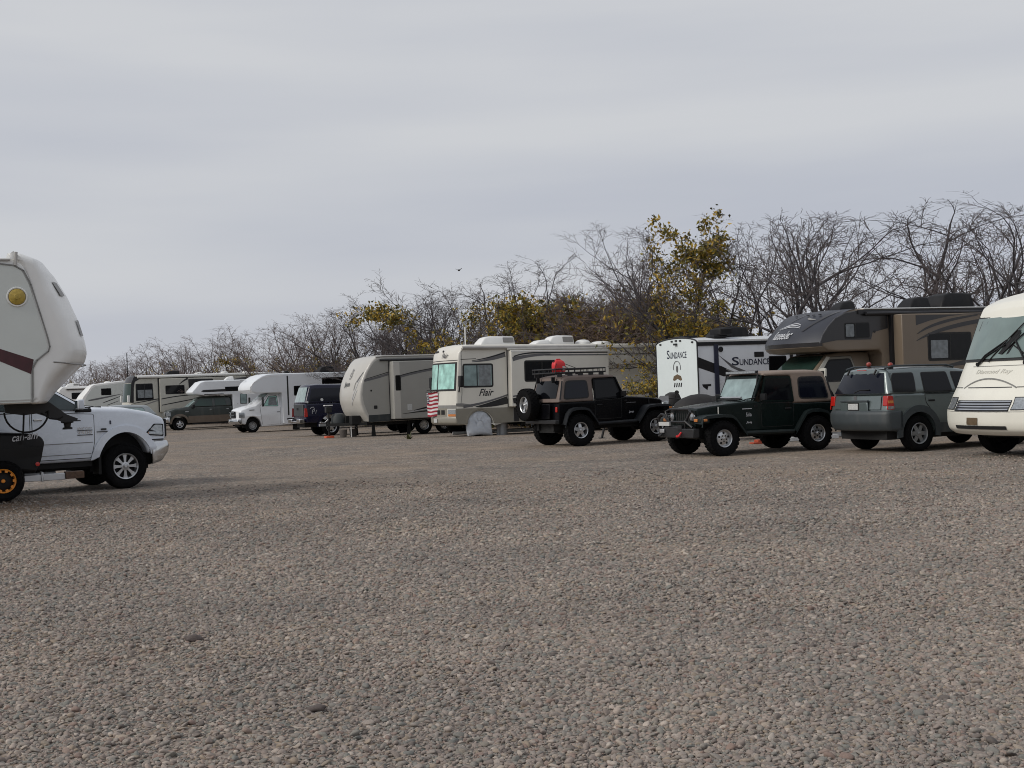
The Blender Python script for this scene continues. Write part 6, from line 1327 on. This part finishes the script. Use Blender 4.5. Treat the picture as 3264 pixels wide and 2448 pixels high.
for y in (-.42, .12, .34, .56): part('marker_lamp', 'decal_black', sk, lambda m: m.box(*[k for c in zip(snose(y, 3.16), (snose(y, 3.16)[0] + .05, y + .09, snose(y, 3.16)[2] + .02)) for k in c]), bevel=.008)
stripe('dark_flank', 'motorhome_dark', [(.14, 2.40), (.02, 2.42), (-.42, 2.48), (-1.5, 2.48), (-1.56, 2.66), (-2.06, 2.76), (-2.06, 3.22), (-1.0, 3.22), (-.70, 3.18), (-.40, 3.05), (-.16, 2.84), (.02, 2.62)], o=.008, par=sk, FF=F)
q = MB(); F.line(q, [(.12, 2.42), (.03, 2.62), (-.15, 2.84), (-.39, 3.04), (-.70, 3.17), (-1.0, 3.21)], .025, 1, .013); q.obj('cap_edge', 'decal_grey', sk)
window(F, sk, [(-1.46, 2.52), (-.66, 2.50), (-.66, 2.92), (-1.46, 2.92)], 1, 'dark_glass', frame=.03, off=.012, r=.05, mull=[-1.0], curtain=[(-.96, 2.56), (-.70, 2.56), (-.70, 2.88), (-.96, 2.88)])
q = MB(); F.panel(q, arc(-1.62, 2.68, .035, 0, 330, 8), 1, .014); q.obj('porch_lamp', 'decal_black', sk)
part('roof_rail', 'decal_black', sk, lambda m: (m.box(-8.1, -1.1, 1.24, 1.30, 3.14, 3.24), m.tube([(-1.3, 1.34, 3.14), (-8.1, 1.34, 3.14)], .05, 8)))
part('roof_edge', 'white_fibreglass', sk, lambda m: m.box(-8.1, -1.3, 1.1, 1.26, 3.262, 3.29))
sl = slide(sk, -2.16, -6.2, 1.0, 3.10, 1.2, 1.68, 'motorhome_tan'); SF = Form(1.68)
part('slide_gap', 'decal_black', sk, lambda m: m.box(-2.16, -2.08, 1.24, 1.36, 1.0, 3.14))
stripe('dark_flank', 'motorhome_dark', [(-2.62, 3.06), (-2.62, 2.80), (-3.1, 2.92), (-3.7, 3.02), (-4.2, 3.06)], o=.006, par=sl, FF=SF)
stripe('dark_flank', 'motorhome_dark', [(-4.2, 3.08), (-6.1, 3.08), (-6.1, 2.98), (-5.4, 3.02)], o=.006, par=sl, FF=SF)
stripe('stripe', 'motorhome_dark', swoosh((-2.66, 2.58), ((-3.2, 2.90), (-4.7, 3.04)), .015, .13, .03), o=.008, par=sl, FF=SF)
stripe('stripe', 'motorhome_dark', swoosh((-2.62, 2.40), ((-3.5, 2.80), (-5.6, 2.96)), .015, .16, .08), o=.008, par=sl, FF=SF)
window(SF, sl, [(-4.46, 1.86), (-2.98, 1.86), (-2.98, 2.60), (-4.46, 2.60)], 1, 'dark_glass', frame=.045, r=.07, mull=[-3.72], curtain=[(-3.64, 1.93), (-3.08, 1.93), (-3.08, 2.40), (-3.64, 2.40)])
stripe('stripe', 'motorhome_dark', swoosh((-3.4, 1.70), ((-4.2, 1.80), (-5.4, 1.94)), .015, .16, .20), o=.006, par=sl, FF=SF)
ac_unit(sk, -4.25, -5.45, .4, 3.27, .44, 'black_plastic', None, .42); ac_unit(sk, -3.2, -3.95, .5, 3.27, .34, 'black_plastic', None, .3); ac_unit(sk, -.92, -1.5, .5, 3.26, .27, 'black_plastic', None, .24)
hv2 = lerp([(.4, .95), (.9, 1.0), (1.3, .96), (1.45, .93), (2.2, .76)])
F2 = Form(lambda x, z: hv2(z) - .08 * max(0, min(1, x - .3)), fb=lambda x, z: -.2 * max(0, min(1, (x - .6))), cr=lambda x, z: .05 if z > 1.1 and x > .4 else 0, zc=[.9, 1.3, 1.7], xc=[.6, 1.0])
mb = MB(); F2.shell(mb, [(-1.8, .34), (.1, .34)] + arc(.6, .40, .48, 170, 10, 10) + [(1.2, .45), (1.44, .5), (1.46, 1.12), (1.36, 1.24), (.9, 1.36), (.35, 1.46), (-.42, 2.12), (-.8, 2.18), (-1.8, 2.18)], r=.05); mb.obj('cab', 'motorhome_tan', sk, weld=.0008)
for s in (1, -1):
    door(F2, sk, [(-1.36, .42), (.06, .42), (.10, .9), (.14, 1.42), (-.44, 2.06), (-1.20, 2.08), (-1.36, 1.5)], s, 'taupe', (-1.2, 1.1))
    window(F2, sk, [(-1.30, 1.42), (.0, 1.42), (-.46, 2.0), (-1.16, 2.02)], s, 'dark_glass', frame=.04, off=.012, r=.08)
    q = MB(); F2.panel(q, [(.06, 1.44), (.2, 1.46), (-.42, 2.08), (-.52, 2.06)], s, .018, .03); q.obj('pillar_trim', 'motorhome_cream', sk)
    part('mirror', 'motorhome_cream', sk, lambda m: m.box(.02, .10, s * 1.26 - .12, s * 1.26 + .12, 1.40, 1.78), bevel=.03)
q = MB(); Fw = Form(lambda x, z: hv2(z)); Fw.span(q, [(.34, 1.48), (-.40, 2.10)], -.92, .92, 6, .012); q.obj('windscreen', 'green_glass', sk, fix=False)
part('wiper', 'black_plastic', sk, lambda m: m.tube([(.4, -.3, 1.49), (.33, .3, 1.54)], .015, 6))
part('chassis', 'chassis_black', sk, lambda m: m.box(-8, 1.2, -.55, .55, .34, .55))
for x in (.6, -3.9):
    for s in (1, -1): wheel(sk, x, s * (.86 if x > 0 else .98), .375, .22, 'steel', s, .56, False, 'steel_wheel')

# --- warm cream class A motorhome at the right edge (front shown)
be = thing('beige_motorhome', 'warm cream class A motorhome front with crossed wipers at the right edge', 'motorhome', (9.56, 24.12, 0), 198)
def bfb(x, z): return -.26 * min(1, max(0, (x - .0) * 1.6))
F = Form(lambda x, z: 1.26 - max(0, z - 1.2) * .045, fb=bfb, cr=lambda x, z: .10 if z > 2.6 else 0, xc=[0, .3, .6], zc=[.9, 1.3, 1.8, 2.3])
prof = rpoly([(-8.6, .5), (-.5, .45)] + arc(0, .42, .5, 178, 2, 10) + [(.62, .40), (1.0, .40), (1.16, .50), (1.20, .62), (1.20, .86), (1.12, .98), (1.06, 1.12), (.96, 1.28), (.84, 1.56), (.74, 1.76), (.28, 2.60), (.14, 2.76), (-.25, 2.92), (-.8, 3.02), (-8.5, 3.02), (-8.6, 2.9)], .05)
mb = MB(); F.shell(mb, prof, r=.07, mid=12); mb.obj('body', 'warm_cream', be, weld=.0008)
q = MB(); F.span(q, [(.755, 1.745), (.27, 2.60)], -.985, .985, 12, .006); wsb = q.obj('windscreen_seal', 'rubber_seal', be, fix=False)
q = MB(); F.span(q, [(.735, 1.79), (.285, 2.56)], -.96, .96, 12, .014); q.obj('windscreen', 'tinted_glass', be, fix=False)
def bx(z, y, o=0.): 
    x = lerp([(.40, 1.0), (.50, 1.16), (.62, 1.20), (.86, 1.20), (.98, 1.12), (1.12, 1.06), (1.28, .96), (1.56, .84), (1.76, .74), (2.60, .28)])(z)
    return (x + bfb(x, z) * (y / 1.24) ** 2 + o, y, z)
def bspan(nm, m, z0, z1, y0, y1, o=.012, par=be, n=10, sl=0):
    q = MB(); zs = [z0 + (z1 - z0) * k / 4 for k in range(5)]; q.add([bx(z, y0 + (y1 - y0) * j / n + sl * (z - z0), o) for z in zs for j in range(n + 1)], [(i * (n + 1) + j, i * (n + 1) + j + 1, (i + 1) * (n + 1) + j + 1, (i + 1) * (n + 1) + j) for i in range(4) for j in range(n)])
    return q.obj(nm, m, par, fix=False)
g_ = bspan('grille', 'decal_black', .85, 1.045, -.80, .72, .010)
for i in range(4): bspan('grille_bar', 'chrome', .872 + .047 * i, .895 + .047 * i, -.80, .72, .026, g_)
for a, b in ((-1.18, -.84), (.76, 1.16)):
    h_ = bspan('headlight', 'rubber_seal', .87, 1.10, a, b, .010, n=5); bspan('lens', 'lens_clear', .885, 1.085, a + .02, b - .02, .016, h_, n=5)
bspan('bumper_opening', 'chassis_black', .52, .585, -.78, .66, .014)
bspan('bumper_seam', 'seam_grey', .835, .845, -1.2, 1.2, .006); bspan('hood_seam', 'decal_black', 1.265, 1.28, -.62, .60, .008); bspan('hood_seam', 'decal_black', 1.265, 1.28, -1.2, -.84, .008); bspan('hood_seam', 'decal_black', 1.265, 1.28, .70, 1.2, .008); bspan('cowl_seam', 'seam_grey', 1.655, 1.665, -.7, 1.1, .006)
bspan('licence_plate', 'decal_brown', .60, .73, -.34, -.02, .014, sl=.15)
q = MB(); A = []; B = []
for i in range(17):
    y = -.78 + 1.48 * i / 16; z = 1.275 + .17 * (1 - ((y + .04) / .74) ** 2); A.append(bx(z, y, .01)); B.append(bx(z - .025, y, .01))
q.quadstrip(A, B); q.obj('bonnet_arc', 'seam_grey', be, fix=False)
text('lettering', 'Diamond Flair'[:7] + ' Ray', 1.0, .10, (0, 0, 0), 'front', be, 'faint_decal', .35, .0, fn=lambda u, v: bx(1.50 + v, -.50 + u, .006))
def wip(y0, y1, z1, y2, z2):
    def f(m):
        m.tube([bx(1.70, y0, .03), bx(1.86, y0 + (y1 - y0) * .3, .06), bx(z1, y1, .05)], .018, 6); m.tube([bx(1.70, y0 + .05, .03), bx(1.86, y0 + .05 + (y1 - y0) * .3, .05), bx(z1 - .08, y1, .05)], .012, 6)
        m.tube([bx(z2, y2, .035), bx(z1, y1, .05), bx(z1 * 2 - z2, y1 * 2 - y2, .035)], .014, 6); m.tube([bx(1.70, y0, .0), bx(1.70, y0, .05)], .035, 8)
    return part('wiper', 'black_plastic', be, f)
wip(-.52, .12, 2.12, .44, 2.50); wip(.72, .34, 2.10, .12, 1.88)
q = MB(); q.add([bx(1.88, .0, .03), bx(1.86, .12, .03), bx(2.30, .36, .035), bx(2.28, .24, .035)], [(0, 1, 2, 3)]); q.add([bx(1.86, .22, .03), bx(1.88, .27, .03), bx(2.26, .38, .03), bx(2.24, .30, .03)], [(0, 1, 2, 3)])
q.obj('wiper_blade', 'black_plastic', be, fix=False)
for s in (1, -1):
    part('mirror', 'black_plastic', be, lambda m: (m.box(.15, .27, s * 1.58 - .1, s * 1.58 + .1, 1.7, 2.2), m.tube([(.1, s * 1.2, 1.9), (.2, s * 1.5, 1.95)], .03, 6)), bevel=.03) if s > 0 else None
    window(F, be, [(-1.0, 1.75), (.18, 1.75), (-.05, 2.5), (-1.0, 2.5)], s, 'dark_glass', frame=.04, r=.08)
    window(F, be, [(-3.8, 1.75), (-2.2, 1.75), (-2.2, 2.45), (-3.8, 2.45)], s, 'dark_glass', frame=.04, r=.08)
    q = MB(); F.panel(q, [(-8.5, 1.3), (.5, 1.25), (.5, 1.29), (-8.5, 1.38)], s, .006); q.obj('stripe', 'decal_midgrey', be)
    q = MB(); arch_gap(q, 0, .42, .5, s * .6, s * .64); q.obj('wheel_liner', 'chassis_black', be)
part('chassis', 'chassis_black', be, lambda m: m.box(-8.4, .7, -.5, .5, .36, .6))
for x in (0, -5.0):
    for s in (1, -1): wheel(be, x, s * .95, .42, .27, 'steel', s, .56)

# --- fifth wheel trailer nose (right side shown, front to the right)
fw = thing('fifth_wheel_trailer', 'white fifth-wheel trailer nose with maroon stripe and yellow lamp at the left edge', 'fifth-wheel trailer', (-7.98, 21.63, 0), 22)
def wfb(x, z): return .0
F = Form(1.22, fb=lambda x, z: -.0, cr=lambda x, z: .06 if z > 3.9 else 0, xc=[0.], zc=[])
prof = rpoly([(-9.5, .75), (-3.6, .75), (-3.5, 1.66), (0.12, 1.66), (.22, 2.20), (.30, 2.46), (.22, 3.0), (.06, 3.60), (-.06, 3.84), (-.25, 3.94), (-9.5, 3.98)], .06)
mb = MB(); F.shell(mb, prof, r=.03, mid=8); mb.obj('body', 'white_fibreglass', fw, weld=.0008)
# moulded nose cap that curves away towards the middle
C_ = Form(1.23, fb=lambda x, z: -.32 * min(1, max(0, (x + .02) * 1.7)), cr=lambda x, z: .05 if z > 3.8 else 0, xc=[.1, .3, .5, .7, .9, 1.1], zc=[])
cap = [(x if x < .3 else .3 + (x - .3) * .70, z) for x, z in [(.0, 1.645), (.26, 1.65), (.50, 1.86), (.84, 2.10), (1.02, 2.22), (1.14, 2.30), (1.20, 2.46), (1.16, 2.66), (1.02, 3.02), (.80, 3.40), (.52, 3.74), (.26, 3.92), (-.12, 4.02), (-.30, 4.02), (-.12, 3.84), (.04, 3.58), (.20, 3.0), (.30, 2.52), (.10, 2.30), (.02, 2.2)]]; cap = rpoly(cap, .05)
mb = MB(); C_.shell(mb, cap, r=.10, nr=5, mid=16); mb.obj('nose_cap', 'white_fibreglass', fw, weld=.0008, sharp=50)
edge = [(.01, 1.68), (.03, 2.22), (.10, 2.33), (.27, 2.47), (.295, 2.54), (.27, 2.68), (.17, 3.07), (.05, 3.52), (-.05, 3.74), (-.18, 3.82), (-.5, 3.86)]
SFw = Form(1.232)
for s in (1, -1):
    q = MB(); SFw.panel(q, [(-3.4, 1.70)] + [(x - .03, z) for x, z in edge] + [(-3.4, 3.88)], s, .006, .012); q.obj('side_skin', 'fifth_wheel_side', fw)
    q = MB(); SFw.line(q, edge, .022, s, .016, .02); q.obj('cap_seam', 'seam_grey', fw)
    q = MB(); SFw.panel(q, [(-.8, 2.66), (.05, 2.345), (.0, 2.12), (-.8, 2.50)], s, .010); q.obj('stripe', 'decal_maroon', fw)
    q = MB(); SFw.panel(q, [(-3.2, 2.9), (-.8, 2.66), (-.8, 2.50), (-3.2, 2.72)], s, .010); q.obj('stripe', 'decal_maroon', fw)
    q = MB(); SFw.line(q, [(.0, 1.715), (-3.4, 1.715)], .02, s, .012); q.obj('bottom_trim', 'awning_grey', fw)
    part('lamp', 'lens_yellow', fw, lambda m: m.lathe([(0, .125), (s * .03, .12), (s * .05, .09), (s * .055, .004)], 24, (-.16, s * 1.24, 3.33)))
    part('lamp_ring', 'white_fibreglass', fw, lambda m: m.tube([(-.16 + .142 * math.cos(a), s * 1.245, 3.33 + .142 * math.sin(a)) for a in np.linspace(0, 2 * pi, 25)], .016, 6, cap=False))
    part('roof_gutter', 'awning_grey', fw, lambda m: (m.tube([(-3.4, s * 1.24, 3.91), (-.24, s * 1.24, 3.91)], .02, 6), m.tube([(-.17, s * 1.25, 3.82), (-.15, s * 1.25, 4.03)], .025, 6)))
part('marker_lamp', 'decal_grey', fw, lambda m: m.box(.08, .18, -.62, -.46, 3.93, 3.98), bevel=.01)
part('nose_crease', 'decal_midgrey', fw, lambda m: m.tube([(.34, -1.236, 2.30), (.48, -1.225, 2.285)] + [(.905 - .32 * f * f, 1.23 * f, 2.262) for f in np.linspace(-.9, .9, 13)] + [(.48, 1.225, 2.285), (.34, 1.236, 2.30)], .011, 5))
part('lamp_centre', 'lens_yellow', fw, lambda m: m.lathe([(-.05, .05), (-.062, .04), (-.064, .004)], 16, (-.16, -1.24, 3.33)))
def cx_(z): return lerp([(2.30, 1.14), (2.46, 1.20), (2.66, 1.16), (3.02, 1.02), (3.40, .80), (3.74, .52)])(z) * .7 + .09
def cpt(y, z, o=.02): x = cx_(z); return (x - .32 * (y / 1.23) ** 2 + o, y, z + o * .5)
for (y0, z0, y1, z1) in ((-.95, 3.36, -.72, 3.58), (-.66, 2.72, -.48, 2.98)):
    q = MB(); n_ = 6; q.add([cpt(y0 + (y1 - y0) * i / n_, z0 + (z1 - z0) * j / n_) for j in range(n_ + 1) for i in range(n_ + 1)], [(j * 7 + i, j * 7 + i + 1, j * 7 + i + 8, j * 7 + i + 7) for j in range(6) for i in range(6)])
    q.obj('nose_graphic', 'decal_midgrey', fw, fix=False)
part('pin_box', 'black_metal', fw, lambda m: m.prism([(-.40, 1.67), (-.38, 1.52), (-.1, 1.47), (.10, 1.49), (.40, 1.38), (.48, 1.34), (.72, 1.34), (.74, 1.38), (.56, 1.46), (.30, 1.67)], -.20, .20))
part('king_pin', 'black_metal', fw, lambda m: (m.lathe([(0, .10), (-.03, .10), (-.04, .06), (-.10, .05), (-.11, .08), (-.14, .08), (-.14, .004)], 16, (.58, 0, 1.345), 'z')))
part('hitch_plate', 'black_metal', fw, lambda m: m.box(.50, .78, -.22, .22, 1.335, 1.352))
def cab_(m):
    a = Vector((-.36, -.2, 1.53))
    m.tube([a + Vector((.30 - .34 * math.cos(t), -.02, -.34 * math.sin(t))) for t in np.linspace(0, pi, 14)] + [Vector((.24, -.2, 1.50))], .016, 6)
part('cable', 'black_plastic', fw, cab_)
part('cable', 'black_plastic', fw, lambda m: m.tube([(-.10, -.2, 1.5), (-.12, -.22, 1.2), (-.16, -.22, 1.0)], .016, 6))
part('cable', 'black_plastic', fw, lambda m: m.tube([(.16, -.2, 1.5), (.30, -.22, 1.40), (.42, -.22, 1.38), (.5, -.2, 1.42)], .014, 6))
part('chassis', 'chassis_black', fw, lambda m: m.box(-9.4, -3.7, -1.0, 1.0, .55, .76))
for x in (-6.6, -7.5):
    for s in (1, -1): wheel(fw, x, s * 1.02, .38, .22, 'steel', s, .55)
mk('dark_stone', (.10, .082, .075), .9, var=.3, scale=8)
# ------------------------------------------------------------- small things on the gravel
mo = thing('motorcycle', 'black motorcycle with handlebar and twin lamps parked before the white trailer', 'motorcycle', (4.36, 36.9, 0), 250)
for x in (.70, -.70):
    wheel(mo, x, 0, .31, .14, 'five', 1, .7, False, 'alloy')
part('frame', 'black_metal', mo, lambda m: (m.tube([(-.70, .1, .31), (-.1, .1, .42), (.2, 0, .5), (.42, 0, .9)], .04, 8), m.tube([(.70, .09, .31), (.46, .06, .95)], .035, 8), m.tube([(.70, -.09, .31), (.46, -.06, .95)], .035, 8)))
part('engine', 'steel_wheel', mo, lambda m: (m.box(-.2, .22, -.16, .16, .30, .58), m.tube([(-.05, 0, .5), (.1, 0, .75)], .10, 10)), bevel=.03)
part('fuel_tank', 'jeep_black', mo, lambda m: m.lathe([(-.3, .06), (-.2, .14), (.05, .18), (.2, .14), (.27, .05)], 14, (.10, 0, .82), 'x'))
part('seat', 'cover_black', mo, lambda m: m.box(-.70, -.12, -.14, .14, .74, .84), bevel=.04)
part('luggage_box', 'cover_black', mo, lambda m: m.lathe([(0, .26), (.2, .26), (.34, .2), (.40, .08), (.40, .01)], 16, (-.62, 0, .88), 'z'))
part('handlebar', 'black_metal', mo, lambda m: m.tube([(.30, -.42, 1.10), (.42, -.2, 1.12), (.44, .2, 1.12), (.30, .42, 1.10)], .018, 8))
for s in (1, -1):
    part('headlight', 'lens_clear', mo, lambda m: m.lathe([(-.08, .05), (0, .085), (.02, .07), (.03, .004)], 14, (.60, s * .10, .98), 'x'))
    part('mirror', 'black_plastic', mo, lambda m: (m.tube([(.36, s * .30, 1.11), (.40, s * .36, 1.26)], .01, 6), m.lathe([(-.012, .06), (.012, .06)], 12, (.40, s * .37, 1.28), 'x')))
part('windscreen', 'decal_grey', mo, lambda m: m.hull([(.56, -.18, 1.02), (.58, -.18, 1.02), (.58, .18, 1.02), (.56, .18, 1.02)], [(.36, -.12, 1.20), (.38, -.12, 1.20), (.38, .12, 1.20), (.36, .12, 1.20)]))
for s in (1, -1): part('side_pannier', 'cover_black', mo, lambda m: m.box(-.85, -.42, s * .30 - .10, s * .30 + .10, .42, .80), bevel=.03)
# covered barbecue: fabric dome behind the green jeep bonnet
cv = MB(); rn = random.Random(2); n = 28; vs = []
for k, (z, r_) in enumerate(((0, .82), (.3, .80), (.6, .78), (.85, .74), (1.02, .64), (1.14, .46), (1.22, .22), (1.24, .02))):
    for i in range(n):
        a = 2 * pi * i / n; rr_ = r_ * (1 + .035 * math.sin(a * 6 + k) * (1 - z / 1.3)); vs.append((rr_ * math.cos(a), rr_ * .62 * math.sin(a), z))
cv.add(vs, [(k * n + i, k * n + (i + 1) % n, (k + 1) * n + (i + 1) % n, (k + 1) * n + i) for k in range(7) for i in range(n)] + [tuple(range(7 * n, 8 * n))])
o = cv.obj('fabric_cover', 'cover_black', None, sharp=70); o.location = (4.86, 34.2, 0); o.rotation_euler = (0, 0, R(15)); tag(o, 'black domed fabric cover standing behind the green off-roader bonnet', 'fabric cover')
def stop(x, y, rz, lb, L_=1.8):
    m = MB(); m.prism([(-.08, 0), (.08, 0), (.06, .11), (-.06, .11)], -L_ / 2, L_ / 2); o = m.obj('wheel_stop', 'concrete', None, bevel=.015); o.location = (x, y, terr(x, y)); o.rotation_euler = (0, 0, R(rz)); tag(o, lb, 'wheel stop', 'concrete wheel stops')
stop(7.35, 32.6, 118, 'pale concrete wheel stop beyond the rear wheel of the green off-roader'); stop(8.75, 34.2, 118, 'pale concrete wheel stop seen between the green off-roader and the grey SUV')
m = MB(); m.tube([(-2.2, 0, .06), (0, .05, .06), (2.2, 0, .06)], .06, 8); o = m.obj('sewer_pipe', 'white_fibreglass', None); o.location = (-.1, 48.1, -.06); o.rotation_euler = (0, 0, R(14)); tag(o, 'white pipe lying on the gravel beneath the cream motorhome', 'pipe')
t = thing('levelling_block', 'small orange levelling blocks on the ground under the green off-roader', 'levelling block', (5.87, 31.8, 0), 20)
part('lower_block', 'block_orange', t, lambda m: m.box(-.13, .13, -.10, .10, 0, .045), bevel=.01); part('upper_block', 'block_orange', t, lambda m: m.box(.0, .13, -.10, .10, .045, .10), bevel=.01)
t = thing('prop_stand', 'dark slanted jack stand behind the front wheels of the black off-roader', 'jack stand', (2.67, 38.42, 0), 0)
part('strut', 'black_metal', t, lambda m: m.tube([(-.10, 0, 0), (.05, 0, .55)], .035, 8)); part('foot', 'black_metal', t, lambda m: m.box(-.2, .0, -.1, .1, 0, .02))
t = thing('weed', 'small dark weed growing on the gravel left of the cream motorhome front', 'weed', (-3.62, 45.3, terr(-3.6, 45.3)), 0)
q = MB(); rn = random.Random(9)
for i in range(46):
    a = rn.uniform(0, 2 * pi); l = rn.uniform(.1, .32); e = rn.uniform(.3, 1.2); b = Vector((rn.uniform(-.06, .06), rn.uniform(-.06, .06), 0)); d = Vector((math.cos(a) * math.cos(e), math.sin(a) * math.cos(e), math.sin(e))); s_ = Vector((-math.sin(a), math.cos(a), 0)) * .018
    q.add([b - s_, b + s_, b + d * l * .6 + s_, b + d * l, b + d * l * .6 - s_], [(0, 1, 2, 3, 4)])
q.obj('leaves', 'leaf_dark', t, fix=False)
for (x, y, r_, lb) in ((-2.22, 8.86, .042, 'flat dark grey brown stone lying alone on the left foreground gravel'), (-1.07, 6.75, .034, 'rounded dark grey brown stone on the nearest gravel left of centre')):
    m = MB(); bm = bmesh.new(); bmesh.ops.create_icosphere(bm, subdivisions=3, radius=1)
    m.add([(v.co * (1 + .35 * noise.noise(v.co * 1.2 + Vector((x, y, 0)))))[:] for v in bm.verts], [tuple(q.index for q in f.verts) for f in bm.faces]); bm.free()
    o = m.obj('stone', 'dark_stone', None, sharp=180); o.scale = (r_ * 1.4, r_, r_ * .6); o.location = (x, y, terr(x, y) + .018); tag(o, lb, 'stone')
# a small bird on the wing above the bare trees
b_ = thing('bird', 'tiny dark bird flying above the bare trees', 'bird', ((1477 - 1632) / 4172 * 62, 62, 1.64 + (1232 - 857) / 4172 * 62), 70)
part('body', 'decal_black', b_, lambda m: m.lathe([(-.13, .005), (-.08, .03), (0, .045), (.08, .03), (.13, .006)], 10, (0, 0, 0), 'x'))
for s in (1, -1): part('wing', 'decal_black', b_, lambda m: m.hull([(.05, s * .02, .0), (-.06, s * .02, .0), (-.07, s * .16, .07), (-.01, s * .17, .075)], [(.05, s * .02, .012), (-.06, s * .02, .012), (-.07, s * .16, .078), (-.01, s * .17, .083)]))
